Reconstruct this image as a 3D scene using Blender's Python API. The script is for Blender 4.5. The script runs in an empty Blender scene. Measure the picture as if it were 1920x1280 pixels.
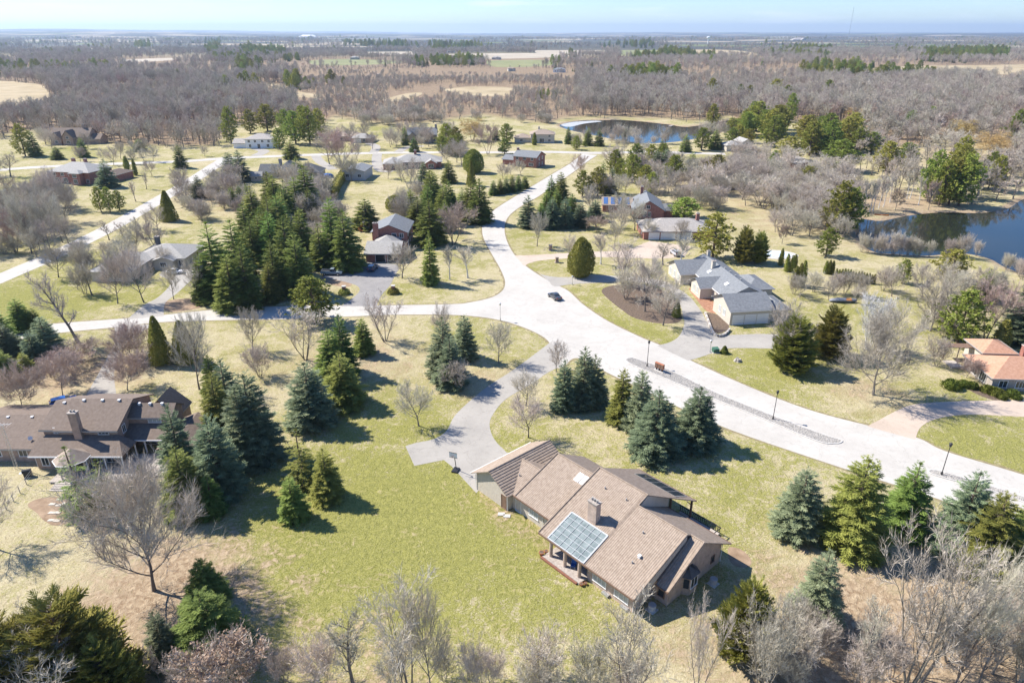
import bpy, bmesh, math, random
import numpy as np
from mathutils import Vector, Matrix
from mathutils.geometry import tessellate_polygon
R = math.radians
scene = bpy.context.scene
COL = scene.collection
rng = random.Random(7)
nr = np.random.RandomState(11)

# ------------------------------------------------------------------ camera, sky, sun, exposure
CAM_H = 60.0
cam_d = bpy.data.cameras.new('camera'); cam = bpy.data.objects.new('camera', cam_d); COL.objects.link(cam)
cam.location = (0, 0, CAM_H); cam.rotation_euler = (R(90 - 24.4), 0, 0)
cam_d.sensor_width = 36; cam_d.lens = 24.02; cam_d.clip_start = 0.5; cam_d.clip_end = 60000
scene.camera = cam
SUN_EL, SUN_AZ = R(46), math.atan2(1.75, -4.2)          # direction towards the sun
world = bpy.data.worlds.new('World'); scene.world = world; world.use_nodes = True
wn, wl = world.node_tree.nodes, world.node_tree.links
bg = wn['Background']
sky = wn.new('ShaderNodeTexSky'); sky.sky_type = 'NISHITA'; sky.sun_disc = False
sky.sun_elevation = SUN_EL; sky.sun_rotation = math.pi / 2 - SUN_AZ
sky.air_density = 1.0; sky.dust_density = 0.1; sky.ozone_density = 3.0; sky.altitude = 200
hs_ = wn.new('ShaderNodeHueSaturation'); hs_.inputs['Saturation'].default_value = 1.15
tn_ = wn.new('ShaderNodeMix'); tn_.data_type = 'RGBA'; tn_.blend_type = 'MULTIPLY'; tn_.inputs[0].default_value = 1; tn_.inputs[7].default_value = (.80, .92, 1.15, 1); wl.new(sky.outputs[0], tn_.inputs[6]); wl.new(tn_.outputs[2], hs_.inputs['Color'])
tc_ = wn.new('ShaderNodeTexCoord'); mp_w = wn.new('ShaderNodeMapping'); mp_w.inputs['Scale'].default_value = (3, 3, 38); wl.new(tc_.outputs['Generated'], mp_w.inputs[0])
cz = wn.new('ShaderNodeTexNoise'); cz.inputs['Scale'].default_value = 2.2; cz.inputs['Detail'].default_value = 6; wl.new(mp_w.outputs[0], cz.inputs['Vector'])
cr_ = wn.new('ShaderNodeMapRange'); cr_.inputs[1].default_value = .54; cr_.inputs[2].default_value = .80; cr_.inputs[4].default_value = .55; wl.new(cz.outputs[0], cr_.inputs[0])
cx_ = wn.new('ShaderNodeMix'); cx_.data_type = 'RGBA'; wl.new(cr_.outputs[0], cx_.inputs[0]); wl.new(hs_.outputs[0], cx_.inputs[6]); cx_.inputs[7].default_value = (7.5, 7.8, 8.2, 1)
wl.new(cx_.outputs[2], bg.inputs[0]); bg.inputs[1].default_value = 0.09
sd = bpy.data.lights.new('sun', 'SUN'); sun = bpy.data.objects.new('sun', sd); COL.objects.link(sun)
sd.energy = 5.0; sd.angle = R(0.55); sd.color = (1.0, 0.94, 0.85)
sv = Vector((math.cos(SUN_EL) * math.cos(SUN_AZ), math.cos(SUN_EL) * math.sin(SUN_AZ), math.sin(SUN_EL)))
sun.rotation_euler = sv.to_track_quat('Z', 'Y').to_euler(); sun.location = sv * 300
vs = scene.view_settings; vs.view_transform = 'Standard'; vs.look = 'None'; vs.gamma = 1; vs.use_curve_mapping = False
vs.exposure = 0.92

# ------------------------------------------------------------------ survey: sighted ground marks -> metres on the plain
FPX, PITCH = 1281.0, R(24.4)
def at(u, v, z=0.0):
    a, b = (u - 960) / FPX, (v - 640) / FPX
    dz = -math.sin(PITCH) - b * math.cos(PITCH)
    t = (CAM_H - z) / -dz
    return Vector((a * t, (math.cos(PITCH) - b * math.sin(PITCH)) * t, z))
def size_at(u, vb, vt, w):
    """height and width in metres of a thing standing at (u,vb) whose top is sighted at vt"""
    p = at(u, vb); b = (640 - vt) / FPX
    # solve up/forward = b for z
    cy, sp, cp = p.y, math.sin(PITCH), math.cos(PITCH)
    z = (b * cy * cp - cy * sp) / (cp + b * sp)
    h = z + CAM_H
    f = cy * cp + CAM_H * sp
    return p, h, w * f / FPX

# ------------------------------------------------------------------ materials
MATS = {}
def col(c): return (c[0], c[1], c[2], 1)
def mat(name, c1, c2=None, scale=3.0, rough=0.85, bump=0.0, detail=4, metal=0.0, objrand=0.0, coords='Object', spec=0.3, bscale=None, stretch=None, bdist=0.05):
    if name in MATS: return MATS[name]
    m = bpy.data.materials.new(name); m.use_nodes = True; MATS[name] = m
    n, l = m.node_tree.nodes, m.node_tree.links; b = n['Principled BSDF']
    b.inputs['Roughness'].default_value = rough; b.inputs['Metallic'].default_value = metal
    b.inputs['Specular IOR Level'].default_value = spec
    out = None
    if c2 is None: b.inputs['Base Color'].default_value = col(c1)
    else:
        tc = n.new('ShaderNodeTexCoord'); src = tc.outputs['Object']
        if coords == 'World':
            src = n.new('ShaderNodeNewGeometry').outputs['Position']
        if stretch:
            mp = n.new('ShaderNodeMapping'); mp.inputs['Scale'].default_value = stretch; l.new(src, mp.inputs[0]); src = mp.outputs[0]
        nz = n.new('ShaderNodeTexNoise'); nz.inputs['Scale'].default_value = scale; nz.inputs['Detail'].default_value = detail; nz.inputs['Roughness'].default_value = 0.65
        l.new(src, nz.inputs['Vector'])
        mr = n.new('ShaderNodeMapRange'); mr.inputs[1].default_value = .3; mr.inputs[2].default_value = .7; l.new(nz.outputs[0], mr.inputs[0])
        mx = n.new('ShaderNodeMix'); mx.data_type = 'RGBA'; mx.inputs[6].default_value = col(c1); mx.inputs[7].default_value = col(c2)
        l.new(mr.outputs[0], mx.inputs[0]); out = mx.outputs[2]
        if objrand:
            oi = n.new('ShaderNodeObjectInfo'); hs = n.new('ShaderNodeHueSaturation')
            m1 = n.new('ShaderNodeMapRange'); m1.inputs[3].default_value = .5 - objrand * .12; m1.inputs[4].default_value = .5 + objrand * .12; l.new(oi.outputs['Random'], m1.inputs[0])
            m2 = n.new('ShaderNodeMapRange'); m2.inputs[3].default_value = 1 - objrand; m2.inputs[4].default_value = 1 + objrand
            mm = n.new('ShaderNodeMath'); mm.operation = 'FRACT'; ml = n.new('ShaderNodeMath'); ml.operation = 'MULTIPLY'; ml.inputs[1].default_value = 17.3
            l.new(oi.outputs['Random'], ml.inputs[0]); l.new(ml.outputs[0], mm.inputs[0]); l.new(mm.outputs[0], m2.inputs[0])
            l.new(m1.outputs[0], hs.inputs['Hue']); l.new(m2.outputs[0], hs.inputs['Value']); l.new(out, hs.inputs['Color']); out = hs.outputs[0]
        l.new(out, b.inputs['Base Color'])
        if bump:
            bn = n.new('ShaderNodeTexNoise'); bn.inputs['Scale'].default_value = bscale or scale * 4; bn.inputs['Detail'].default_value = 3; l.new(src, bn.inputs['Vector'])
            bp = n.new('ShaderNodeBump'); bp.inputs['Strength'].default_value = bump; bp.inputs['Distance'].default_value = bdist
            l.new(bn.outputs[0], bp.inputs['Height']); l.new(bp.outputs[0], b.inputs['Normal'])
    return m
def leafmat(name, c1, c2, objrand=0.25, tl=0.25, scale=1.2):
    m = mat(name, c1, c2, scale=scale, rough=0.7, objrand=objrand, spec=0.15)
    n, l = m.node_tree.nodes, m.node_tree.links; b = n['Principled BSDF']
    src = b.inputs['Base Color'].links[0].from_socket
    t = n.new('ShaderNodeBsdfTranslucent'); l.new(src, t.inputs[0])
    ms = n.new('ShaderNodeMixShader'); ms.inputs[0].default_value = tl
    o = n['Material Output']; l.new(b.outputs[0], ms.inputs[1]); l.new(t.outputs[0], ms.inputs[2]); l.new(ms.outputs[0], o.inputs[0])
    return m

# ------------------------------------------------------------------ object helpers
def tag(o, label=None, cat=None, group=None, kind=None):
    if label: o['label'] = label
    if cat: o['category'] = cat
    if group: o['group'] = group
    if kind: o['kind'] = kind
    return o
def mesh_obj(name, verts, faces, m, parent=None, smooth=False, midx=None):
    me = bpy.data.meshes.new(name); me.from_pydata([tuple(v) for v in verts], [], faces)
    for q in (m if isinstance(m, (list, tuple)) else [m]): me.materials.append(q)
    if midx is not None: me.polygons.foreach_set('material_index', midx)
    if smooth: me.polygons.foreach_set('use_smooth', [True] * len(me.polygons))
    me.update()
    o = bpy.data.objects.new(name, me); COL.objects.link(o); o.parent = parent
    return o
def empty(name, loc=(0, 0, 0), rz=0.0, parent=None):
    o = bpy.data.objects.new(name, None); COL.objects.link(o); o.location = loc; o.rotation_euler = (0, 0, rz); o.parent = parent
    o.empty_display_size = 0.2
    return o
def copy_tree(o, parent=None):
    c = o.copy(); COL.objects.link(c); c.parent = parent
    for ch in o.children: copy_tree(ch, c)
    return c
class MB:
    def __init__(s): s.v = []; s.f = []
    def poly(s, pts):
        i = len(s.v); s.v += [tuple(p) for p in pts]; s.f.append(tuple(range(i, i + len(pts)))); return s
    def box(s, x0, x1, y0, y1, z0, z1):
        i = len(s.v)
        s.v += [(x0, y0, z0), (x1, y0, z0), (x1, y1, z0), (x0, y1, z0), (x0, y0, z1), (x1, y0, z1), (x1, y1, z1), (x0, y1, z1)]
        s.f += [tuple(i + k for k in q) for q in ((3, 2, 1, 0), (4, 5, 6, 7), (0, 1, 5, 4), (1, 2, 6, 5), (2, 3, 7, 6), (3, 0, 4, 7))]; return s
    def prism(s, pts, d):
        """extrude polygon pts (3D) by vector d"""
        n = len(pts); i = len(s.v); d = Vector(d)
        s.v += [tuple(p) for p in pts] + [tuple(Vector(p) + d) for p in pts]
        s.f += [tuple(range(i + n - 1, i - 1, -1)), tuple(range(i + n, i + 2 * n))]
        s.f += [(i + k, i + (k + 1) % n, i + n + (k + 1) % n, i + n + k) for k in range(n)]; return s
    def tube(s, pts, rs, n=8, cap=True):
        base = []
        pts = [Vector(p) for p in pts]
        for k, p in enumerate(pts):
            d = (pts[min(k + 1, len(pts) - 1)] - pts[max(k - 1, 0)]).normalized()
            a = d.orthogonal().normalized() if abs(d.z) < .99 else Vector((1, 0, 0)); a = (a - d * a.dot(d)).normalized(); b = d.cross(a)
            base.append(len(s.v))
            for j in range(n):
                t = 2 * math.pi * j / n; s.v.append(tuple(p + (a * math.cos(t) + b * math.sin(t)) * rs[k]))
        for k in range(len(pts) - 1):
            for j in range(n): s.f.append((base[k] + j, base[k] + (j + 1) % n, base[k + 1] + (j + 1) % n, base[k + 1] + j))
        if cap:
            s.f.append(tuple(base[0] + j for j in range(n - 1, -1, -1))); s.f.append(tuple(base[-1] + j for j in range(n)))
        return s
    def build(s, name, m, parent=None, smooth=False): return mesh_obj(name, s.v, s.f, m, parent, smooth)
def sheet(name, pts, z, m, parent=None, kind='structure'):
    pts = [Vector((p[0], p[1], z)) for p in pts]
    tri = tessellate_polygon([pts])
    area = sum((pts[i].x * pts[(i + 1) % len(pts)].y - pts[(i + 1) % len(pts)].x * pts[i].y) for i in range(len(pts)))
    fs = []
    for a, b, c in tri:
        n = (pts[b] - pts[a]).cross(pts[c] - pts[a]).z
        fs.append((a, b, c) if n > 0 else (a, c, b))
    o = mesh_obj(name, pts, fs, m, parent)
    if kind and parent is None: o['kind'] = kind
    return o
def smooth_line(pts, n=6):
    pts = [Vector((p[0], p[1], 0)) for p in pts]; out = []
    for i in range(len(pts) - 1):
        p0, p1, p2, p3 = pts[max(i - 1, 0)], pts[i], pts[i + 1], pts[min(i + 2, len(pts) - 1)]
        for k in range(n):
            t = k / n
            out.append(0.5 * ((2 * p1) + (p2 - p0) * t + (2 * p0 - 5 * p1 + 4 * p2 - p3) * t * t + (3 * p1 - p0 - 3 * p2 + p3) * t ** 3))
    out.append(pts[-1]); return out
def gl(pxs, n=6, closed=False):
    """sighted marks -> smoothed ground line"""
    pts = [at(u, v) for u, v in pxs]
    if closed:
        m = len(pts); ext = pts[-2:] + pts + pts[:2]; s = smooth_line(ext, n); return s[2 * n: (m + 2) * n]
    return smooth_line(pts, n)
def inpoly(x, y, poly):
    c = False; n = len(poly); j = n - 1
    for i in range(n):
        xi, yi, xj, yj = poly[i][0], poly[i][1], poly[j][0], poly[j][1]
        if (yi > y) != (yj > y) and x < (xj - xi) * (y - yi) / (yj - yi) + xi: c = not c
        j = i
    return c
# ------------------------------------------------------------------ the ground
POND_FAR = gl([(1048,234),(1075,227),(1115,224),(1180,225),(1250,232),(1290,237),(1345,228),(1385,224),(1382,238),(1340,250),(1290,262),(1230,268),(1180,265),(1110,252),(1065,242)], 4, True)
POND_NEAR = gl([(1600,425),(1614,408),(1650,412),(1690,404),(1745,397),(1790,396),(1840,397),(1890,388),(1930,368),(2060,350),(2400,370),(2420,560),(2050,560),(1960,528),(1918,512),(1880,497),(1850,481),(1800,473),(1740,478),(1690,475),(1640,471),(1612,452)], 4, True)
WOOD_FRONT = [(-900,300),(-300,275),(-60,262),(0,258),(60,240),(165,260),(230,272),(400,274),(440,232),(600,235),(625,218),(700,228),(760,232),(830,225),(900,214),(960,222),(1030,232),(1052,222),(1110,218),(1250,222),(1300,226),(1370,216),(1400,238),(1480,226),(1560,230),(1600,236),(1640,262),(1700,276),(1780,262),(1870,262),(1900,300),(1940,322),(2100,335),(2900,330)]
def wood_front(u):
    for (a, b), (c, d) in zip(WOOD_FRONT, WOOD_FRONT[1:]):
        if a <= u <= c: return b + (d - b) * (u - a) / (c - a)
    return WOOD_FRONT[0][1] if u < 0 else WOOD_FRONT[-1][1]
def px_of(x, y):
    f = y * math.cos(PITCH) + CAM_H * math.sin(PITCH); up = y * math.sin(PITCH) - CAM_H * math.cos(PITCH)
    return 960 + FPX * x / f, 640 - FPX * up / f
# open fields among the far woods: (sighted outline, colour class) 0 straw, 1 green, 2 pale
FIELDS = [([(-200,150),(0,152),(70,158),(95,175),(80,196),(40,205),(-250,210)], 0), ([(230,112),(320,109),(322,113),(240,117)], 2), ([(470,156),(520,158),(560,172),(600,178),(590,184),(500,176)], 0),
 ([(715,188),(760,176),(790,174),(785,180),(750,190)], 0), ([(830,168),(880,163),(960,165),(955,180),(860,178)], 0), ([(580,114),(640,111),(740,114),(745,119),(640,123),(585,121)], 1), ([(680,98),(770,97),(780,102),(700,104)], 2),
 ([(820,102),(960,100),(1040,101),(1050,107),(920,111),(840,109)], 2), ([(910,114),(1020,113),(1040,122),(930,126)], 1), ([(1160,92),(1235,92),(1240,104),(1165,105)], 1), ([(1000,95),(1120,92),(1140,100),(1030,106)], 2),
 ([(1230,80),(1420,76),(1560,74),(1620,76),(1500,82),(1300,86)], 2), ([(1270,92),(1380,95),(1420,104),(1300,103)], 0), ([(1360,136),(1570,132),(1720,124),(1830,123),(1930,121),(2300,118),(2300,138),(1930,140),(1760,142),(1600,140)], 0),
 ([(600,74),(760,72),(900,73),(880,78),(700,80)], 2), ([(960,76),(1100,77),(1200,80),(1150,84),(980,81)], 2), ([(1850,150),(1960,146),(1960,152),(1860,158)], 0), ([(1290,160),(1340,157),(1345,166),(1300,170)], 0), ([(380,84),(520,83),(540,87),(400,88)], 2), ([(40,76),(150,75),(160,79),(50,80)], 2)]
FIELD_W = [([at(u, v) for u, v in p], k) for p, k in FIELDS]
# lawn and litter patches: sight, radius m, green, litter
BLOBS = [(640,1000,22,.55,0),(800,1060,20,.5,0),(960,1080,13,.5,0),(720,900,16,.6,0),(560,1100,14,.35,0),(700,790,14,.3,.0),(1000,985,10,.2,.15),(960,940,6,0,.45),(900,900,5,0,.25),(1010,1010,4,0,.3),(700,690,13,-.1,.55),(660,640,14,0,.4),(600,560,10,-.1,.3),(950,700,9,.1,.5),(880,735,7,.1,.3),(270,1150,15,-.2,.8),(320,1090,10,-.1,.7),(90,1050,22,-.35,.0),(60,960,10,.1,0),(1450,1250,16,-.1,.6),(1750,1230,18,-.2,.65),(1600,1180,12,-.1,.3),(1880,1150,14,-.2,.7),(1500,1030,10,.1,0),(1400,900,12,.25,0),(1330,990,8,.15,0),(1130,640,10,.5,0),(1230,640,8,.6,0),(1100,570,9,.6,0),(1180,612,8,.5,0),(1400,700,11,.55,0),(1560,690,14,.35,.25),(1640,745,9,-.1,.55),(1760,700,14,-.2,0),(1850,810,12,.35,0),(1900,850,12,.45,0),(1720,620,13,.5,0),(1700,560,16,.15,.1),(1660,500,30,-.15,0),(1500,480,20,.1,0),(60,560,22,.5,0),(30,590,18,.4,0),(150,545,20,.35,0),(60,430,20,-.2,.5),(110,380,25,-.1,0),(300,330,30,.1,0),(480,615,14,-.1,.1),(330,690,12,-.1,.05),(180,700,8,0,.4),(70,720,16,-.2,.6),(250,690,7,0,.4),(480,690,12,-.1,.3),(440,770,8,-.2,.5),(850,545,10,.1,0),(880,500,8,0,.2),(640,550,5,.3,0),(1000,440,10,.5,0),(1060,500,9,.4,0),(1190,440,10,.4,0),(1380,410,13,.4,0),(1500,420,40,-.1,.5),(1350,350,30,-.1,.45),(1690,380,28,-.2,.9),(1850,300,60,-.2,.6),(560,400,24,-.1,.5),(400,380,20,-.1,.5),(60,340,30,.2,0),(200,280,35,.4,0),(600,280,20,.5,0),(700,245,30,.4,0),(1050,320,40,-.05,0),(1250,270,40,-.1,0),(1000,350,15,.1,.1),(250,640,9,0,.35),(570,1260,14,-.1,.35),(1000,1250,14,-.25,.1),(700,1270,8,-.1,.4),(1490,700,5,.4,0),(1290,1120,5,.5,0)]
BL = np.array([(at(u, v).x, at(u, v).y, r, g, l) for u, v, r, g, l in BLOBS])
def steps(a0, a1, fine, grow, lim):
    s = [a0]; d = fine
    while s[-1] < lim: d *= grow; s.append(s[-1] + d)
    return s
xs_in = list(np.arange(-150, 211, 2.0)); ys_in = list(np.arange(30, 430, 2.0))
xr = steps(210, 0, 2.0, 1.09, 25000)[1:]; xl = [-60 - t + 210 - 300 for t in xr]
xl = sorted([-150 - (t - 210) for t in xr])
ysf = steps(428, 0, 2.0, 1.06, 25000)[1:]; ysb = sorted([30 - (t - 428) for t in ysf if t < 3200])
XS = np.array(xl + xs_in + xr); YS = np.array(ysb + ys_in + ysf)
GX, GY = np.meshgrid(XS, YS)
gx, gy = GX.ravel(), GY.ravel()
def pond_depth(x, y, poly):
    P = np.array([(p[0], p[1]) for p in poly]); Q = np.roll(P, -1, 0)
    m = (x > P[:, 0].min() - 6) & (x < P[:, 0].max() + 6) & (y > P[:, 1].min() - 6) & (y < P[:, 1].max() + 6)
    idx = np.nonzero(m)[0]; out = np.full(len(x), -99.0)
    if len(idx):
        X, Y = x[idx][:, None], y[idx][:, None]; D = Q - P
        t = np.clip(((X - P[:, 0]) * D[:, 0] + (Y - P[:, 1]) * D[:, 1]) / (D ** 2).sum(1), 0, 1)
        d = np.sqrt(((X - P[:, 0] - t * D[:, 0]) ** 2 + (Y - P[:, 1] - t * D[:, 1]) ** 2).min(1))
        ins = np.zeros(len(idx), bool)
        for a, b in zip(P, Q):
            c = (a[1] > Y[:, 0]) != (b[1] > Y[:, 0])
            with np.errstate(divide='ignore', invalid='ignore'):
                ins ^= c & (X[:, 0] < (b[0] - a[0]) * (Y[:, 0] - a[1]) / (b[1] - a[1]) + a[0])
        out[idx] = np.where(ins, d, -d)
    return out
dep = np.maximum(pond_depth(gx, gy, POND_FAR), pond_depth(gx, gy, POND_NEAR))
gz = -1.5 * np.clip((dep + 1.0) / 5.0, 0, 1)
# distant swells of the country, only beyond the neighbourhood
far = np.clip((gy - 2500) / 6000, 0, 1)
gz = gz + far * (18 * np.sin(gx / 2300 + .4) * np.cos(gy / 3100) + 10 * np.sin(gx / 900 + gy / 1300) - 6) + np.clip((-gx - 1500) / 9000, 0, 1) * np.clip((gy - 4000) / 9000, 0, 1) * 95 + far * np.clip((gx - 800) / 3500, 0, 1) * np.clip((gy - 4500) / 3000, 0, 1) * 22
green = np.full(len(gx), .46); lit = .16 * np.clip((gy - 170) / 120, 0, 1)
for bx, by, r, g, l in BL:
    w = np.exp(-((gx - bx) ** 2 + (gy - by) ** 2) / (r * r)); green += g * w; lit += l * w
lit = np.maximum(lit, 1.3 * np.clip((dep + 4) / 4, 0, 1))
wood = np.zeros(len(gx)); fld = np.full(len(gx), -1.0)
for i in range(len(gx)):
    if gy[i] > 300:
        u, v = px_of(gx[i], gy[i])
        wood[i] = min(1, max(0, (wood_front(u) - v) / 8 + .5))
    elif gy[i] < 30: pass
nx, ny = len(XS), len(YS)
faces = [(j * nx + i, j * nx + i + 1, (j + 1) * nx + i + 1, (j + 1) * nx + i) for j in range(ny - 1) for i in range(nx - 1)]
gm = bpy.data.materials.new('ground'); gm.use_nodes = True
def build_ground_mat(m):
    n, l = m.node_tree.nodes, m.node_tree.links; b = n['Principled BSDF']; b.inputs['Roughness'].default_value = .95; b.inputs['Specular IOR Level'].default_value = .1
    pos = n.new('ShaderNodeNewGeometry').outputs['Position']
    def noise(s, d=4, r=.6, dist=0):
        q = n.new('ShaderNodeTexNoise'); q.inputs['Scale'].default_value = s; q.inputs['Detail'].default_value = d; q.inputs['Roughness'].default_value = r; q.inputs['Distortion'].default_value = dist
        l.new(pos, q.inputs['Vector']); return q.outputs[0]
    def mp(x, a, c, o0=0., o1=1.):
        q = n.new('ShaderNodeMapRange'); q.inputs[1].default_value = a; q.inputs[2].default_value = c; q.inputs[3].default_value = o0; q.inputs[4].default_value = o1; l.new(x, q.inputs[0]); return q.outputs[0]
    def mix(f, a, c):
        q = n.new('ShaderNodeMix'); q.data_type = 'RGBA'
        if isinstance(f, float): q.inputs[0].default_value = f
        else: l.new(f, q.inputs[0])
        for k, s in ((6, a), (7, c)):
            if isinstance(s, tuple): q.inputs[k].default_value = col(s)
            else: l.new(s, q.inputs[k])
        return q.outputs[2]
    def ma(op, a, c):
        q = n.new('ShaderNodeMath'); q.operation = op
        for k, s in ((0, a), (1, c)):
            if isinstance(s, (int, float)): q.inputs[k].default_value = s
            else: l.new(s, q.inputs[k])
        return q.outputs[0]
    def attr(nm):
        q = n.new('ShaderNodeAttribute'); q.attribute_name = nm; return q.outputs['Fac']
    big, mid, small, fine = noise(.05, 3), noise(.28, 4, .65, .6), noise(1.5, 4, .7, .8), noise(6, 3, .7)
    dry = mix(mp(small, .34, .66), (.235, .185, .09), (.51, .44, .275))
    dry = mix(mp(fine, .38, .70), dry, (.54, .48, .32))
    grn = mix(mp(small, .34, .66), (.120, .128, .020), (.27, .258, .060))
    grn = mix(mp(fine, .42, .72), grn, (.37, .345, .15))
    f = ma('ADD', attr('green'), ma('MULTIPLY', ma('SUBTRACT', mid, .5), 2.4))
    f = ma('ADD', f, ma('MULTIPLY', ma('SUBTRACT', small, .5), 3.4)); f = ma('ADD', f, ma('MULTIPLY', ma('SUBTRACT', noise(3.4, 3, .7, 1.2), .5), 3.0))
    f = ma('ADD', f, ma('MULTIPLY', ma('SUBTRACT', big, .5), 2.6))
    worn = noise(.42, 5, .75, 1.0); f = ma('SUBTRACT', f, mp(worn, .52, .70, 0., .95)); c = mix(mp(f, .10, .92), dry, grn)
    litc = mix(mp(small, .32, .68), (.21, .14, .085), (.47, .37, .25))
    lf = ma('ADD', ma('MULTIPLY', attr('litter'), .78), ma('ADD', ma('MULTIPLY', ma('SUBTRACT', small, .5), 1.8), ma('MULTIPLY', ma('SUBTRACT', mid, .5), 1.6)))
    c = mix(mp(lf, .30, .80), c, litc)
    wd = mix(mp(mid, .35, .65), (.17, .12, .08), (.33, .25, .16))
    c = mix(attr('wood'), c, wd)
    # far country: woods, fields
    vor = n.new('ShaderNodeTexVoronoi'); vor.inputs['Scale'].default_value = .0022; l.new(pos, vor.inputs['Vector'])
    fv = mix(mp(vor.outputs['Color'], .0, 1.), (.055, .06, .05), (.12, .11, .085))
    patch = mp(vor.outputs['Distance'], .0, .1)
    sepc = n.new('ShaderNodeSeparateColor'); l.new(vor.outputs['Color'], sepc.inputs[0])
    fv = mix(mp(sepc.outputs[0], .82, .84), fv, (.36, .30, .21))
    fv = mix(mp(sepc.outputs[1], .86, .9), fv, (.16, .18, .08))
    c = mix(attr('fardist'), c, fv)
    c = mix(attr('straw'), c, mix(mp(mid, .3, .7), (.45, .36, .20), (.60, .49, .30)))
    c = mix(attr('meadow'), c, (.22, .27, .08))
    l.new(c, b.inputs['Base Color'])
    hn = ma('ADD', ma('MULTIPLY', small, 1.0), ma('MULTIPLY', fine, .5))
    bp = n.new('ShaderNodeBump'); bp.inputs['Strength'].default_value = 1.0; bp.inputs['Distance'].default_value = .22
    l.new(hn, bp.inputs['Height']); l.new(bp.outputs[0], b.inputs['Normal'])
build_ground_mat(gm)
ground = mesh_obj('ground', np.column_stack([gx, gy, gz]).tolist(), faces, gm, smooth=True); tag(ground, kind='structure')
straw = np.zeros(len(gx)); mead = np.zeros(len(gx))
for poly, k in FIELD_W:
    px = [p.x for p in poly]; py = [p.y for p in poly]
    idx = np.nonzero((gx > min(px)) & (gx < max(px)) & (gy > min(py)) & (gy < max(py)))[0]
    for i in idx:
        if inpoly(gx[i], gy[i], poly): (mead if k == 1 else straw)[i] = 1
fard = np.clip((gy - 1800) / 700, 0, 1)
for nm, a in (('green', green), ('litter', lit), ('wood', wood * (1 - fard)), ('straw', straw * 0), ('meadow', mead * 0), ('fardist', fard)):
    t = ground.data.attributes.new(nm, 'FLOAT', 'POINT'); t.data.foreach_set('value', a.astype(np.float32))
M_straw = mat('straw_field', (.28, .22, .12), (.46, .37, .23), .03, coords='World', rough=.95)
M_pale = mat('pale_field', (.33, .28, .20), (.46, .40, .31), .01, coords='World', rough=.95)
M_mead = mat('green_field', (.16, .18, .07), (.27, .26, .12), .015, coords='World', rough=.95)
for q, (poly, k) in enumerate(FIELD_W):
    if min(p.y for p in poly) > 2400: continue
    sheet('field', smooth_line(poly + [poly[0]], 4)[:-1], .05 + .006 * q, [M_straw, M_mead, M_pale][k])

# ------------------------------------------------------------------ water
wm = bpy.data.materials.new('pond_water'); wm.use_nodes = True
_n, _l = wm.node_tree.nodes, wm.node_tree.links; _b = _n['Principled BSDF']
_b.inputs['Base Color'].default_value = (.018, .022, .016, 1); _b.inputs['Roughness'].default_value = .06; _b.inputs['IOR'].default_value = 1.333
_g = _n.new('ShaderNodeNewGeometry'); _z = _n.new('ShaderNodeTexNoise'); _z.inputs['Scale'].default_value = 1.2; _z.inputs['Detail'].default_value = 3; _l.new(_g.outputs['Position'], _z.inputs['Vector'])
_p = _n.new('ShaderNodeBump'); _p.inputs['Strength'].default_value = .10; _p.inputs['Distance'].default_value = .03; _l.new(_z.outputs[0], _p.inputs['Height']); _l.new(_p.outputs[0], _b.inputs['Normal'])
for pl in (POND_FAR, POND_NEAR): sheet('pond_water', pl, -.40, wm)
M_ice = mat('thin_ice', (.34, .35, .35), (.50, .51, .51), .4, rough=.5, coords='World')
sheet('pond_ice', gl([(1052,233),(1075,228),(1112,225.5),(1128,227),(1095,231),(1068,237)], 4, True), -.38, M_ice)

# ------------------------------------------------------------------ roads and drives
M_road = bpy.data.materials.new('pale_asphalt'); M_road.use_nodes = True
def build_road(m, c1, c2, c3):
    n, l = m.node_tree.nodes, m.node_tree.links; b = n['Principled BSDF']; b.inputs['Roughness'].default_value = .9; b.inputs['Specular IOR Level'].default_value = .2
    pos = n.new('ShaderNodeNewGeometry').outputs['Position']
    def noise(s, d=4, r=.6):
        q = n.new('ShaderNodeTexNoise'); q.inputs['Scale'].default_value = s; q.inputs['Detail'].default_value = d; q.inputs['Roughness'].default_value = r; l.new(pos, q.inputs['Vector']); return q.outputs[0]
    def mix(f, a, c, lo, hi):
        r = n.new('ShaderNodeMapRange'); r.inputs[1].default_value = lo; r.inputs[2].default_value = hi; l.new(f, r.inputs[0])
        q = n.new('ShaderNodeMix'); q.data_type = 'RGBA'; l.new(r.outputs[0], q.inputs[0])
        for k, s in ((6, a), (7, c)):
            if isinstance(s, tuple): q.inputs[k].default_value = col(s)
            else: l.new(s, q.inputs[k])
        return q.outputs[2]
    c = mix(noise(.12, 5, .7), c1, c2, .35, .65)
    c = mix(noise(.9, 5, .7), c, c3, .52, .85)
    w = n.new('ShaderNodeTexVoronoi'); w.feature = 'DISTANCE_TO_EDGE'; w.inputs['Scale'].default_value = .09
    dn = n.new('ShaderNodeTexNoise'); dn.inputs['Scale'].default_value = .6; dn.inputs['Detail'].default_value = 4; l.new(pos, dn.inputs['Vector'])
    vm = n.new('ShaderNodeVectorMath'); vm.operation = 'MULTIPLY_ADD'; vm.inputs[1].default_value = (3, 3, 3); l.new(dn.outputs['Color'], vm.inputs[0]); l.new(pos, vm.inputs[2]); l.new(vm.outputs[0], w.inputs['Vector'])
    c = mix(w.outputs['Distance'], tuple(x * .88 for x in c1), c, .001, .006)
    c = mix(noise(14, 2), c, tuple(x * .85 for x in c2), .5, .8)
    l.new(c, b.inputs['Base Color'])
build_road(M_road, (.42, .395, .355), (.50, .475, .43), (.345, .325, .29))
M_drive = bpy.data.materials.new('grey_asphalt'); M_drive.use_nodes = True; build_road(M_drive, (.31, .29, .26), (.385, .36, .32), (.25, .235, .21))
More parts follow.
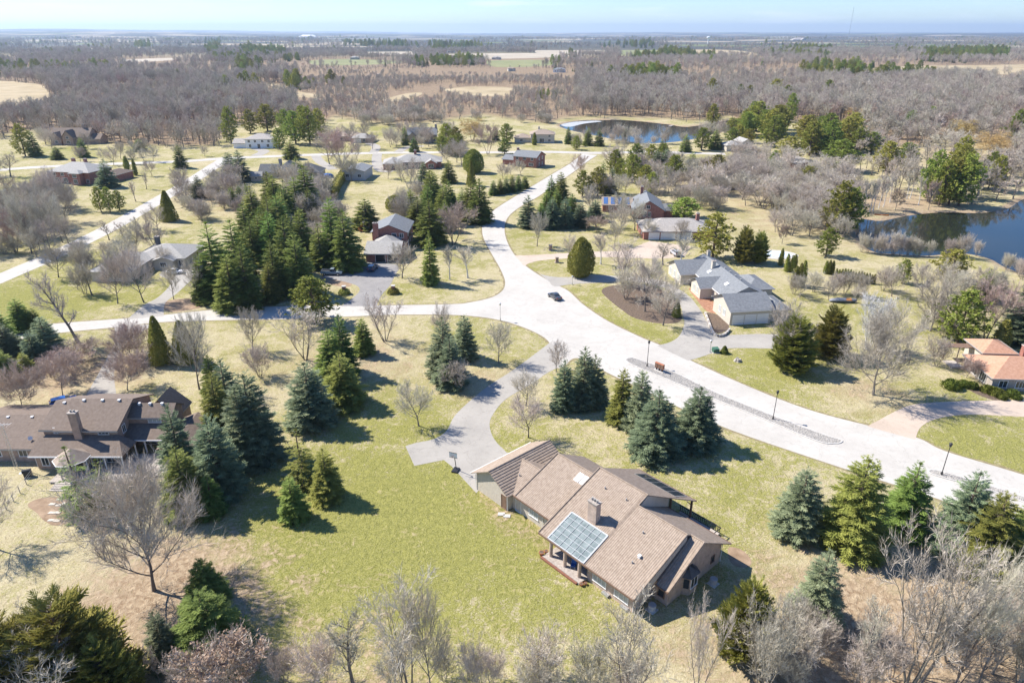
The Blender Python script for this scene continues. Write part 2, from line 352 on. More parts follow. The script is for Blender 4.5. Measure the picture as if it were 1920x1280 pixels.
M_dark = bpy.data.materials.new('worn_asphalt'); M_dark.use_nodes = True; build_road(M_dark, (.22, .21, .205), (.30, .285, .27), (.17, .165, .16))
M_pinkd = bpy.data.materials.new('buff_paving'); M_pinkd.use_nodes = True; build_road(M_pinkd, (.43, .35, .28), (.52, .43, .35), (.36, .29, .23))
def outline(*parts, n=6):
    o = []
    for p in parts: o += gl(p, n)
    return o
main_n = [(2300,1010),(1920,890),(1774,846),(1721,821),(1634,799),(1514,767),(1400,723),(1298,677),(1240,648),(1197,630),(1140,602),(1095,572),(1065,545),(1035,530),(1005,512),(985,498),(968,482),(953,458),(946,432),(952,408),(975,388),(1010,368),(1042,345),(1072,325),(1100,304),(1120,291)]
main_w = [(1092,289),(1070,306),(1040,324),(1005,345),(960,372),(925,395),(908,415),(904,432),(908,450),(922,476),(936,500),(945,520),(947,533),(941,546),(920,558),(880,567),(850,570),(750,572),(640,573),(540,574),(420,579),(300,591),(220,598),(110,606),(60,612),(-60,630)]
left_s = [(-60,652),(60,632),(110,624),(220,613),(300,604),(420,600),(540,598),(640,594),(740,590),(840,590),(900,594),(945,602),(985,615),(1018,631),(1032,646),(1026,656),(1010,668),(1048,690),(1075,672),(1100,676),(1140,699),(1200,727),(1343,795),(1546,866),(1750,932),(1920,992),(2300,1150)]
sheet('road', outline(main_n, main_w, left_s), .012, M_road)
M_verge = mat('trodden_verge', (.17, .14, .075), (.30, .25, .14), 1.3, coords='World', rough=.95, bump=.5)
def verge(line, w, z):
    out = []; r3 = random.Random(len(line))
    for i, p in enumerate(line):
        d = (line[min(i + 1, len(line) - 1)] - line[max(i - 1, 0)]).normalized(); out.append(p + Vector((d.y, -d.x, 0)) * w * r3.uniform(.5, 1.5))
    vv = [(*p.xy, z) for p in line] + [(*p.xy, z) for p in out]; n = len(line)
    o = mesh_obj('road_verge', vv, [(i, n + i, n + i + 1, i + 1) for i in range(n - 1)], M_verge); o['kind'] = 'structure'
for ln in (main_n, main_w, left_s): verge(gl(ln, 10), .5, .007)
def strip(name, pxs, w, z, m, n=6):
    c = gl(pxs, n); L, Rr = [], []
    for i, p in enumerate(c):
        d = (c[min(i + 1, len(c) - 1)] - c[max(i - 1, 0)]).normalized(); q = Vector((-d.y, d.x, 0)) * w / 2
        L.append(p + q); Rr.append(p - q)
    return sheet(name, L + Rr[::-1], z, m)
strip('road', [(-250,352),(-80,330),(0,319),(100,312),(250,306),(340,303),(425,297),(520,293),(600,290),(700,287),(800,286),(900,286),(1027,285),(1110,287),(1222,285),(1292,287),(1360,289)], 7.0, .024, M_road)
strip('road', [(-150,585),(0,522),(100,479),(195,433),(255,400),(310,368),(358,340),(402,311),(425,297)], 6.8, .020, M_road)
sheet('driveway', outline([(1034,640),(964,692),(912,726),(857,774),(838,806),(815,822),(780,830),(760,836)], n=5) + [at(777,873), at(832,862), at(847,874), at(893,924), at(925,890), at(968,856)] + gl([(950,848),(926,822),(918,795),(926,774),(950,747),(998,719),(1026,699),(1054,686)], 5), .018, M_drive)
sheet('driveway', gl([(214,611),(216,640),(206,660),(190,690),(168,730),(150,762),(140,790)], 5) + gl([(222,790),(218,740),(214,700),(222,665),(232,645),(255,628),(294,607)], 5), .018, M_drive)
sheet('driveway', outline([(640,574),(668,553),(674,541),(660,532),(608,520)], [(603,509),(660,503),(690,492),(746,496)], [(748,504),(740,517),(732,534),(714,555),(706,574)], n=4), .018, M_dark)
sheet('driveway', outline([(238,599),(270,572),(298,556),(320,530),(298,516)], [(312,500),(366,506)], [(360,524),(332,550),(310,568),(307,592)], n=4), .018, M_drive)
cd = outline([(1012,514),(1040,519),(1075,519),(1105,515),(1150,517),(1200,520),(1244,527),(1270,540),(1294,557),(1312,580),(1324,600),(1338,625)], [(1345,630),(1371,628),(1435,626),(1513,631)], [(1524,648),(1513,655),(1432,653),(1367,653),(1338,661),(1312,670),(1290,676)], n=4)
ci = outline([(1232,648),(1257,641),(1274,629),(1283,607),(1280,588),(1272,562),(1255,545),(1235,536),(1187,527),(1140,529),(1073,533),(1040,537),(1030,528)], n=4)
sheet('driveway', cd + ci, .019, M_drive)
sheet('driveway', outline([(965,479),(1000,478),(1040,476),(1105,472),(1170,470),(1200,459)], [(1218,452),(1295,462)], [(1284,481),(1230,485),(1130,482),(1040,486),(1000,491),(983,499)], n=4), .018, M_pinkd)
sheet('driveway', outline([(1626,799),(1650,786),(1685,768),(1720,757),(1800,752),(1960,749)], [(1980,782),(1920,781),(1820,777),(1760,784),(1727,800),(1716,824)], n=5), .018, M_pinkd)
strip('driveway', [(708,288),(706,300),(712,318),(735,322)], 5, .030, M_drive)
strip('driveway', [(700,287),(705,275),(690,268)], 5, .030, M_drive)
strip('driveway', [(745,286),(765,276),(795,274)], 5, .030, M_drive)
strip('driveway', [(480,292),(495,284),(480,279)], 6, .030, M_drive)
strip('driveway', [(1255,288),(1258,300),(1262,312)], 9, .030, M_drive)
strip('driveway', [(592,292),(600,303),(625,318)], 5, .030, M_drive)
# planting beds and bare earth
M_mulch = mat('mulch', (.07, .05, .038), (.19, .14, .10), 2.5, coords='World', bump=.6, rough=.95)
M_earth = mat('bare_earth', (.20, .135, .085), (.36, .26, .175), .8, coords='World', bump=.5, rough=.95)
M_red = mat('red_mulch', (.22, .10, .06), (.42, .24, .15), 1.5, coords='World', bump=.5, rough=.95)
sheet('mulch_bed', gl([(1128,544),(1150,535),(1200,533),(1245,545),(1266,562),(1278,590),(1272,604),(1235,606),(1190,596),(1165,580),(1140,560)], 5, True), .012, M_mulch)
sheet('mulch_bed', gl([(1322,588),(1340,588),(1362,600),(1366,616),(1345,625),(1332,610)], 4, True), .012, M_mulch)
sheet('mulch_bed', gl([(1292,540),(1320,548),(1345,575),(1350,587),(1325,583),(1305,560)], 4, True), .012, M_red)
sheet('earth_bed', gl([(52,945),(85,932),(140,935),(152,960),(140,975),(105,985),(82,975),(70,962)], 5, True), .012, M_earth)
sheet('earth_bed', gl([(1366,1026),(1390,1030),(1408,1048),(1404,1062),(1382,1062),(1368,1050)], 4, True), .012, M_earth)
sheet('mulch_bed', gl([(1800,718),(1830,722),(1868,738),(1900,755),(1870,752),(1830,738)], 4, True), .012, M_mulch)
sheet('earth_bed', gl([(300,568),(345,560),(378,562),(380,575),(320,585)], 4, True), .012, M_earth)
sheet('earth_bed', gl([(602,518),(645,520),(660,532),(648,538),(615,532)], 4, True), .0125, M_earth)

# ------------------------------------------------------------------ stone medians
M_kerb = mat('kerb_concrete', (.42, .40, .37), (.55, .53, .49), 2, rough=.9, coords='World')
M_grav = mat('median_bed', (.24, .225, .205), (.40, .38, .35), 5, rough=.95, coords='World', bump=.5)
M_peb = mat('pebble', (.25, .235, .215), (.46, .435, .40), .9, rough=.9, coords='World', detail=6)
_m = M_peb.node_tree.nodes['Noise Texture'] if 'Noise Texture' in M_peb.node_tree.nodes else None
if _m: _m.inputs['Scale'].default_value = 4.0
MED = [[(1172,675),(1180,671),(1194,673),(1262,697),(1343,736),(1449,779),(1546,815),(1576,824),(1579,829),(1566,832),(1530,827),(1424,783),(1323,742),(1242,708),(1185,684)],
       [(1739,884),(1748,880),(1782,888),(1839,905),(1912,929),(2060,985),(2040,993),(1908,938),(1831,913),(1757,893)]]
for mi, mp_ in enumerate(MED):
    o = gl(mp_, 5, True); n = len(o)
    ar = sum(o[i].x * o[(i + 1) % n].y - o[(i + 1) % n].x * o[i].y for i in range(n)); sg = 1 if ar > 0 else -1
    inn = []
    for i in range(n):
        d = (o[(i + 1) % n] - o[i - 1]).normalized(); inn.append(o[i] + Vector((-d.y, d.x, 0)) * sg * .22)
    b = MB()
    for i in range(n):
        j = (i + 1) % n; z = Vector((0, 0, .12))
        b.poly([o[i], o[j], o[j] + z, o[i] + z]); b.poly([o[i] + z, o[j] + z, inn[j] + z, inn[i] + z]); b.poly([inn[j] + z * .3, inn[i] + z * .3, inn[i] + z, inn[j] + z])
    tag(b.build('median_kerb', M_kerb), kind='structure')
    sheet('median_bed', inn, .06, M_grav)
    v, f = [], []
    xs = [p.x for p in inn]; ys = [p.y for p in inn]; cnt = 0; r2 = random.Random(5 + mi)
    while cnt < (8500 if mi == 0 else 3200):
        x, y = r2.uniform(min(xs), max(xs)), r2.uniform(min(ys), max(ys))
        if not inpoly(x, y, inn): continue
        cnt += 1; s = r2.uniform(.05, .13); sx, sy, sz = s * r2.uniform(.7, 1.3), s * r2.uniform(.7, 1.3), s * r2.uniform(.5, .9); a = r2.uniform(0, 3)
        i = len(v); zc = .06 + sz * .25
        for k in range(5):
            t = a + k * 1.2566; v.append((x + sx * math.cos(t), y + sy * math.sin(t), zc))
        v.append((x + sx * .2, y, zc + sz))
        f += [(i + k, i + (k + 1) % 5, i + 5) for k in range(5)]
    tag(mesh_obj('pebbles', v, f, M_peb), 'rounded grey pebbles filling the %s kerbed road median' % ('long' if mi == 0 else 'second'), 'pebbles', kind='stuff')
# ------------------------------------------------------------------ vegetation prototypes (built at real size, then copied)
M_bark = mat('grey_bark', (.13, .11, .09), (.26, .23, .195), 3, objrand=.2, rough=.95, stretch=(4, 4, .6))
M_twig = mat('grey_twigs', (.38, .33, .265), (.58, .52, .43), .8, objrand=.22, rough=.95)
M_pink = mat('reddish_twigs', (.36, .27, .22), (.50, .395, .33), .8, objrand=.15, rough=.95)
M_gold = mat('golden_twigs', (.42, .29, .11), (.58, .44, .20), .8, objrand=.1, rough=.95)
M_tan = leafmat('tan_dead_leaves', (.30, .215, .14), (.46, .36, .26), .15)
M_birch = mat('white_bark', (.50, .48, .45), (.75, .73, .70), 2, rough=.9, stretch=(1, 1, 3))
M_trunk = mat('brown_bark', (.10, .07, .05), (.19, .14, .10), 3, objrand=.15, rough=.95, stretch=(4, 4, .6))
M_spr = leafmat('spruce_needles', (.115, .160, .038), (.36, .41, .105), .3)
M_blu = leafmat('blue_spruce_needles', (.125, .165, .090), (.38, .43, .255), .22)
M_pin = leafmat('pine_needles', (.155, .185, .036), (.42, .43, .09), .28)
M_ced = leafmat('cedar_foliage', (.155, .175, .036), (.40, .39, .10), .22)
M_yew = leafmat('shrub_foliage', (.06, .085, .014), (.15, .17, .03), .2)

class Mesh2:
    """fast collector: triangles and quads with a material index"""
    def __init__(s): s.v = []; s.f = []; s.m = []
    def tri(s, a, b, c, m=0):
        i = len(s.v); s.v += [a, b, c]; s.f.append((i, i + 1, i + 2)); s.m.append(m)
    def quad(s, a, b, c, d, m=0):
        i = len(s.v); s.v += [a, b, c, d]; s.f.append((i, i + 1, i + 2, i + 3)); s.m.append(m)
    def tube(s, pts, rs, n, m=0):
        base = []
        for k, p in enumerate(pts):
            d = (pts[min(k + 1, len(pts) - 1)] - pts[max(k - 1, 0)]).normalized()
            a = d.cross(Vector((.31, .95, .1))); a = a.normalized() if a.length > 1e-4 else Vector((1, 0, 0)); b = d.cross(a)
            base.append(len(s.v))
            for j in range(n):
                t = 6.2832 * j / n; s.v.append(p + (a * math.cos(t) + b * math.sin(t)) * rs[k])
        for k in range(len(pts) - 1):
            for j in range(n): s.f.append((base[k] + j, base[k] + (j + 1) % n, base[k + 1] + (j + 1) % n, base[k + 1] + j)); s.m.append(m)
    def obj(s, name, mats, parent=None):
        return mesh_obj(name, s.v, s.f, mats, parent, midx=s.m)
def rv(r, s=1.0): return Vector((r.gauss(0, s), r.gauss(0, s), r.gauss(0, s)))

def bare(seed, H=10.0, W=8.0, stems=1, trunk=.22, limbs=9, up=.55, sub=7, sub2=7, twigs=8, tw=.022, single=False, leaves=0, curve=.12, droop=0.0):
    r = random.Random(seed); T, C = Mesh2(), Mesh2(); Cc = T if single else C; cm = 1 if single else 0
    def grow(p, d, L, nseg, trop, jit):
        pts = [p.copy()]
        for k in range(nseg):
            d = (d + rv(r, jit) + Vector((0, 0, trop / nseg))).normalized(); p = p + d * (L / nseg); pts.append(p)
        return pts, d
    def lerp(pts, t):
        q = t * (len(pts) - 1); i = min(int(q), len(pts) - 2); return pts[i].lerp(pts[i + 1], q - i), (pts[i + 1] - pts[i]).normalized()
    def side(d, ang):
        o = d.cross(rv(r)).normalized(); return (d * math.cos(ang) + o * math.sin(ang)).normalized()
    def twigset(pts, n, L):
        for _ in range(n):
            p, d = lerp(pts, r.uniform(.1, 1)); e = side(d, r.uniform(.3, .95)); e.z += .15 - droop; e.normalize()
            l = L * r.uniform(.5, 1.25); o = e.cross(rv(r)).normalized() * tw
            Cc.tri(p - o, p + o, p + e * l + rv(r, .04), cm)
            if leaves and r.random() < leaves:
                q = p + e * l * r.uniform(.4, 1); a = rv(r).normalized() * .11; b2 = a.cross(rv(r)).normalized() * .11
                Cc.tri(q - a, q + a, q + b2, 2 if single else 1)
    for st in range(stems):
        az0 = 6.2832 * st / stems + r.uniform(-.4, .4); lean = 0 if stems == 1 else r.uniform(.2, .5)
        d0 = Vector((math.cos(az0) * lean, math.sin(az0) * lean, 1)).normalized() if stems > 1 else (Vector((0, 0, 1)) + rv(r, .04)).normalized()
        p0 = Vector((math.cos(az0), math.sin(az0), 0)) * (.0 if stems == 1 else .25) + Vector((0, 0, -.06))
        LL = H * (.74 if stems == 1 else .82) * r.uniform(.92, 1.05); R0 = H * .0155 / (1 if stems == 1 else 1.7)
        pts, d = grow(p0, d0, LL, 7, .25, .07)
        rr = [R0 * (1.35 if k == 0 else 1) * (1 - .82 * k / 7) for k in range(8)]
        T.tube(pts, rr, 6)
        nl = limbs if stems == 1 else max(3, limbs // 2)
        for i in range(nl):
            t = trunk + (1 - trunk) * (i + r.uniform(0, .9)) / nl * .95
            p, dd = lerp(pts, min(t, .99)); az = 2.4 * i + r.uniform(-.5, .5) + az0
            prof = math.sin(math.pi * min(1, (t - trunk) / (1 - trunk) * .62 + .30))
            l1 = W * .52 * (.55 + .5 * prof) * r.uniform(.8, 1.15)
            e = Vector((math.cos(az), math.sin(az), up * r.uniform(.5, 1.5) + .55 * t)).normalized()
            r1 = R0 * .5 * (1 - .55 * t)
            lp, _ = grow(p, e, l1, 5, .45 - droop, curve)
            T.tube(lp, [r1 * (1 - .8 * k / 5) for k in range(6)], 4)
            for j in range(sub):
                q, e2 = lerp(lp, .18 + .8 * (j + r.random() * .8) / sub); e2 = side(e2, r.uniform(.45, .95)); e2.z += .18 - droop; e2.normalize()
                l2 = l1 * r.uniform(.34, .6) * (1.15 - .5 * j / sub)
                sp, _ = grow(q, e2, l2, 3, .35 - droop * 1.5, curve)
                Cc.tube(sp, [r1 * .42, r1 * .32, r1 * .24, r1 * .12], 3, cm)
                for k in range(sub2):
                    q3, e3 = lerp(sp, .12 + .86 * k / sub2); e3 = side(e3, r.uniform(.4, .9)); e3.z += .12 - droop * 1.5; e3.normalize()
                    l3 = l2 * r.uniform(.35, .6); bp, _ = grow(q3, e3, l3, 2, .2 - droop * 2, curve)
                    o = e3.cross(rv(r)).normalized() * tw * 1.2
                    Cc.quad(bp[0] - o, bp[0] + o, bp[1] + o * .8, bp[1] - o * .8, cm); Cc.tri(bp[1] - o * .8, bp[1] + o * .8, bp[2], cm)
                    twigset(bp, twigs, l3 * .75)
                twigset(sp, twigs // 2, l2 * .35)
    return T, C
def spray(C, p, d, L, w, r, m=0, lift=.0):
    """a needled branch tip: overlapping tapered blades either side of the axis, drooping"""
    up = Vector((0, 0, 1)); s = d.cross(up)
    s = s.normalized() if s.length > 1e-3 else Vector((1, 0, 0)); n = s.cross(d).normalized()
    k = 4
    for i in range(k):
        t0 = i / k; q = p + d * (L * t0) - up * (L * .10 * t0 * t0); ww = w * (1 - .55 * t0)
        for sg in (-1, 1):
            e = (d * .75 + s * sg * .62 + n * r.uniform(-.28, .22)).normalized()
            tip = q + e * ww * 1.25 + rv(r, .03); b = d * ww * .34
            C.quad(q - b * .2, q + b + n * lift, tip + b * .28, tip - b * .12, m)
    C.tri(p + d * L * .7 - s * w * .22, p + d * L * .7 + s * w * .22, p + d * L * 1.1, m)
    C.quad(p - n * w * .16, p + d * L * .9 - n * w * .10, p + d * L * .9 + n * w * .12, p + n * w * .16, m)
def conifer(seed, H=10.0, Rr=2.6, levels=22, per=8, pw=.9, base=.04, droop=.18, dens=1.0, open_=0.0, upturn=.0, gap=.0):
    r = random.Random(seed); T, C = Mesh2(), Mesh2()
    T.tube([Vector((0, 0, -.08)), Vector((.03, 0, H * .3)), Vector((0, .04, H * .7)), Vector((0, 0, H * .97))], [H * .018, H * .014, H * .008, H * .002], 6)
    for i in range(levels):
        t = base + (1 - base) * (i / levels) ** 1.0; z = H * t
        rad = Rr * ((1 - t) ** pw) * (1.0 if t > .12 else .75 + 2 * t) + .10
        n = max(4, int(per * (.45 + .75 * (1 - t))))
        for k in range(n):
            if r.random() < gap: continue
            az = 6.2832 * (k + r.uniform(-.3, .3)) / n + i * 1.1; l = rad * r.uniform(.72, 1.14)
            d = Vector((math.cos(az), math.sin(az), -droop + .75 * t * t + r.uniform(-.1, .1))).normalized()
            p = Vector((0, 0, z + r.uniform(-.5, .5) * H / levels))
            if l > 1.1: T.tube([p, p + d * l * .5], [.035, .018], 3)
            # foliage from part-way out; several sub sprays
            m = max(2, int(3.2 * l * dens))
            for q in range(m):
                f = .22 + open_ + (.72 - open_) * (q / max(1, m - 1)) if m > 1 else .5
                s = d.cross(Vector((0, 0, 1))).normalized(); e = (d + s * r.uniform(-1.0, 1.0) + Vector((0, 0, r.uniform(-.12, .22) + upturn))).normalized()
                pp = p + d * l * f * .86 - Vector((0, 0, 1)) * (l * .07 * f)
                L = min(.30 + .22 * l, l * .5) * r.uniform(.7, 1.2); spray(C, pp, e, L, L * .58, r)
    for k in range(5):
        a = k * 1.2566; spray(C, Vector((0, 0, H * .93)), Vector((math.cos(a) * .3, math.sin(a) * .3, 1)).normalized(), H * .035, H * .024, r)
    return T, C
def pine(seed, H=12.0, W=7.0, whorls=11, per=6, base=.22, tuft=.62):
    r = random.Random(seed); T, C = Mesh2(), Mesh2()
    T.tube([Vector((0, 0, -.08)), Vector((.05, 0, H * .4)), Vector((-.05, .05, H * .75)), Vector((0, 0, H * .96))], [H * .02, H * .015, H * .009, H * .003], 6)
    for i in range(whorls):
        t = base + (1 - base) * i / whorls; z = H * t
        prof = min(1.0, 2.2 * (t - base) + .62) * (1 - .86 * max(0, (t - .45) / .55) ** 1.25)
        for k in range(per):
            az = 6.2832 * k / per + i * .9 + r.uniform(-.4, .4); l = W * .5 * prof * r.uniform(.6, 1.15)
            d = Vector((math.cos(az), math.sin(az), .12 + .5 * t + r.uniform(-.12, .12))).normalized(); p = Vector((0, 0, z + r.uniform(-.4, .4)))
            T.tube([p, p + d * l * .5, p + d * l * .95 + Vector((0, 0, .12 * l))], [.06, .04, .015], 4)
            for q in range(max(2, int(l * 2.3))):
                f = r.uniform(.42, 1.02); c = p + d * l * f + Vector((0, 0, .14 * l * f * f)) + rv(r, .16 * l * .5)
                for _ in range(9):
                    e = (rv(r) + Vector((0, 0, .5)) + d * .5).normalized(); o = e.cross(rv(r)).normalized() * tuft * .16; L = tuft * r.uniform(.6, 1.15)
                    C.quad(c - o * .4, c + o * .4, c + e * L * .6 + o, c + e * L * .6 - o); C.tri(c + e * L * .6 - o, c + e * L * .6 + o, c + e * L)
    return T, C
def leafball(seed, H=5.0, W=3.0, n=1500, prof='egg', leaf=.30, base=.02, shell=.35, up=.7):
    """dense clipped or natural evergreen: leaf flakes through the outer shell of a lumpy body"""
    r = random.Random(seed); T, C = Mesh2(), Mesh2()
    T.tube([Vector((0, 0, -.06)), Vector((0, 0, H * .6))], [W * .05, W * .02], 6)
    lumps = [(r.uniform(0, 6.28), r.uniform(0, 1), r.uniform(-.2, .14)) for _ in range(14)]
    for _ in range(n):
        t = r.random(); az = r.uniform(0, 6.2832)
        if prof == 'egg': pr_ = (math.sin(math.pi * min(1, t * .78 + .22)) ** .62) * (1 if t > .08 else .8)
        elif prof == 'column': pr_ = min(1, .78 + t * 2) * (1 - max(0, t - .35) / .65) ** .62 if t < 1 else 0
        elif prof == 'cone': pr_ = (1 - t) ** .72
        else: pr_ = math.sqrt(max(0, 1 - (t * 1.0) ** 2.4))
        rad = W * .5 * pr_
        for la, lt, lv in lumps:
            da = abs((az - la + 3.1416) % 6.2832 - 3.1416)
            if da < .8 and abs(t - lt) < .2: rad *= 1 + lv * (1 - da / .8)
        rad *= 1 - shell * r.random() ** 2
        p = Vector((math.cos(az) * rad, math.sin(az) * rad, H * (base + t * (1 - base))))
        e = (Vector((math.cos(az), math.sin(az), up)) + rv(r, .35)).normalized(); o = e.cross(rv(r)).normalized() * leaf * .34; L = leaf * r.uniform(.7, 1.3)
        C.quad(p - o * .5, p + o * .5, p + e * L * .55 + o, p + e * L * .55 - o); C.tri(p + e * L * .55 - o, p + e * L * .55 + o, p + e * L)
    # opaque inner body so that the light does not pass straight through
    nseg, nst = 10, 7; base_i = len(C.v)
    for j in range(nst + 1):
        t = j / nst
        if prof == 'egg': pr_ = (math.sin(math.pi * min(1, t * .78 + .22)) ** .62)
        elif prof == 'column': pr_ = min(1, .78 + t * 2) * (1 - max(0, t - .35) / .65) ** .62 if t < 1 else 0
        elif prof == 'cone': pr_ = (1 - t) ** .72
        else: pr_ = math.sqrt(max(0, 1 - t ** 2.4))
        for k in range(nseg):
            a = 6.2832 * k / nseg; q = W * .5 * pr_ * .74 * (1 + .12 * math.sin(3 * a + j)); C.v.append(Vector((q * math.cos(a), q * math.sin(a), H * (base + t * .93 * (1 - base)))))
    for j in range(nst):
        for k in range(nseg): C.f.append((base_i + j * nseg + k, base_i + j * nseg + (k + 1) % nseg, base_i + (j + 1) * nseg + (k + 1) % nseg, base_i + (j + 1) * nseg + k)); C.m.append(0)
    return T, C

PROTO = {}     # kind -> list of (H, W, trunk mesh, crown mesh)
def reg(kind, H, W, tc, tm, cm):
    T, C = tc
    def me(q, nm, ms):
        k = bpy.data.meshes.new(nm); k.from_pydata([tuple(v) for v in q.v], [], q.f)
        for x in (ms if isinstance(ms, list) else [ms]): k.materials.append(x)
        k.polygons.foreach_set('material_index', q.m); k.update(); return k
    PROTO.setdefault(kind, []).append((H, W, me(T, 'trunk', tm), me(C, 'crown', cm) if C.v else None))
def reg1(kind, H, W, tc, tm, cm): reg(kind, H, W, tc, [tm] + (cm if isinstance(cm, list) else [cm]), M_twig)
for s in range(3): reg('spruce', 11, 5.6, conifer(20 + s, 11, 2.8, 28, 11, [.66, .78, .58][s], droop=.14, dens=1.25), M_trunk, M_spr)
for s in range(3): reg('blue', 10, 5.6, conifer(30 + s, 10, 2.8, 26, 11, [.62, .74, .56][s], droop=.06, dens=1.3), M_trunk, M_blu)
for s in range(2): reg('droop', 12, 5.6, conifer(40 + s, 12, 2.9, 20, 7, .95, droop=.42, dens=.9, gap=.25), M_trunk, M_spr)
for s in range(3): reg('pine', 14, 8, pine(50 + s, 14, 8, 15, 7, .10), M_trunk, M_pin)
for s in range(2): reg('column', 5, 1.3, leafball(60 + s, 5, 1.3, 1100, 'column', .2), M_trunk, M_ced)
for s in range(2): reg('egg', 6, 4, leafball(64 + s, 6, 4, 5200, 'egg', .22), M_trunk, M_ced)
for s in range(2): reg('yew', 6, 8, conifer(75 + s, 6, 4.2, 16, 15, .50, base=.02, droop=-.12, dens=1.1, upturn=.35), M_trunk, M_ced)
for s in range(2): reg('cone', 6, 3.6, leafball(67 + s, 6, 3.6, 3200, 'cone', .22), M_trunk, M_ced)
for s in range(2): reg('shrub', 1.2, 2.6, leafball(70 + s, 1.2, 2.6, 700, 'dome', .2, up=1.0), M_trunk, M_yew)
for s in range(4): reg('oak', 11, 9.5, bare(100 + s, 11, 9.5, 1, .20, 14, .6, 9, 7, 6, tw=.017), M_bark, M_twig)
for s in range(2): reg('vase', 11, 7.5, bare(110 + s, 11, 7.5, 4, .2, 13, 1.1, 7, 5, 5, tw=.019), M_bark, M_twig)
for s in range(2): reg('thin', 12, 5, bare(115 + s, 12, 5, 1, .28, 13, .9, 7, 5, 5, tw=.018), M_bark, M_twig)
for s in range(2): reg('bush', 4, 5, bare(120 + s, 4, 5, 6, .05, 13, .9, 6, 5, 5, tw=.014), M_bark, M_twig)
reg('round', 4.2, 5.4, bare(125, 4.2, 5.4, 1, .30, 14, .35, 9, 8, 9, tw=.012), M_bark, M_pink)
_best = min(range(140, 146), key=lambda q: (lambda C_: math.hypot(sum(v.x for v in C_.v) / len(C_.v), sum(v.y for v in C_.v) / len(C_.v)))(bare(q, 11, 12, 1, .16, 18, .75, 3, 2, 1, tw=.014)[1]))
_T, _C = bare(_best, 11, 12, 1, .16, 18, .75, 11, 9, 9, tw=.014)
_cx, _cy = sum(v.x for v in _C.v) / len(_C.v), sum(v.y for v in _C.v) / len(_C.v)
for _q in (_T, _C):
    for v in _q.v:
        f_ = min(1.35, max(0, v.z / 5)); v.x -= _cx * f_; v.y -= _cy * f_
reg('great', 11, 12, (_T, _C), M_bark, M_twig)
for s in range(2): reg('juniper', 6, 5.4, conifer(80 + s, 6, 2.8, 18, 13, .42, base=.02, droop=-.25, dens=1.2, upturn=.45), M_trunk, M_ced)
reg('pink', 10, 8, bare(127, 10, 8, 3, .18, 13, 1.0, 9, 7, 7, tw=.017), M_bark, M_pink)
reg('birch', 12, 5.5, bare(130, 12, 5.5, 1, .4, 12, .9, 7, 6, 8, tw=.015), M_birch, M_twig)
reg('birchclump', 10, 8, bare(132, 10, 8, 5, .15, 12, 1.2, 6, 5, 6), M_birch, M_birch)
reg('willow', 10, 10, bare(134, 10, 10, 3, .15, 14, .8, 8, 8, 9, droop=.25), M_bark, M_gold)
reg('leafy', 8, 6, bare(136, 8, 6, 1, .25, 11, .5, 7, 6, 7, leaves=.9), M_bark, [M_twig, M_tan])
for s in range(4): reg1('wood', 15, 9, bare(150 + s, 15, 9, 1, .32, 10, .75, 5, 5, 6, tw=.045, single=True), M_bark, M_twig)
reg1('woodp', 11, 9, bare(156, 11, 9, 2, .15, 10, .9, 6, 5, 6, tw=.045, single=True), M_bark, M_pink)
KINDN = {'spruce': ('spruce_tree', 'spruce'), 'blue': ('blue_spruce', 'spruce'), 'droop': ('norway_spruce', 'spruce'), 'pine': ('pine_tree', 'pine'), 'column': ('columnar_cedar', 'cedar'), 'egg': ('cedar_tree', 'cedar'), 'yew': ('spreading_yew', 'yew'), 'juniper': ('juniper_tree', 'juniper'), 'great': ('bare_tree', 'tree'), 'cone': ('cedar_tree', 'cedar'), 'shrub': ('evergreen_shrub', 'shrub'),
  'oak': ('bare_tree', 'tree'), 'vase': ('bare_tree', 'tree'), 'thin': ('bare_tree', 'tree'), 'bush': ('bare_shrub', 'shrub'), 'round': ('crabapple_tree', 'tree'), 'pink': ('bare_tree', 'tree'), 'birch': ('birch_tree', 'birch'), 'birchclump': ('birch_tree', 'birch'), 'willow': ('willow_tree', 'willow'), 'leafy': ('oak_tree', 'tree'), 'wood': ('woodland_tree', 'tree'), 'woodp': ('woodland_tree', 'tree')}
tr = random.Random(3)
def plant(kind, p, h, w, label, group=None, lean=None):
    P = PROTO[kind]; H, W, tm, cm = P[tr.randrange(len(P))]
    nm, cat = KINDN[kind]
    sc = (w / W, w / W, h / H); rz = tr.uniform(0, 6.28)
    if cm is None:
        o = bpy.data.objects.new(nm, tm); COL.objects.link(o)
    else:
        o = bpy.data.objects.new(nm, None); COL.objects.link(o); o.empty_display_size = .3
        for me_, pn in ((tm, 'trunk'), (cm, 'crown')):
            c = bpy.data.objects.new(pn, me_); COL.objects.link(c); c.parent = o
    o.location = (p.x, p.y, 0); o.scale = sc; o.rotation_euler = (0, 0, rz)
    if lean: o.rotation_euler = (lean[1], lean[0], 0)
    tag(o, label, cat, group); return o
def T(kind, u, vb, vt, w, label, group=None, lean=None):
    p, h, wm_ = size_at(u, vb, vt, w)
    return plant(kind, p, max(.5, h), wm_, label, group, lean)
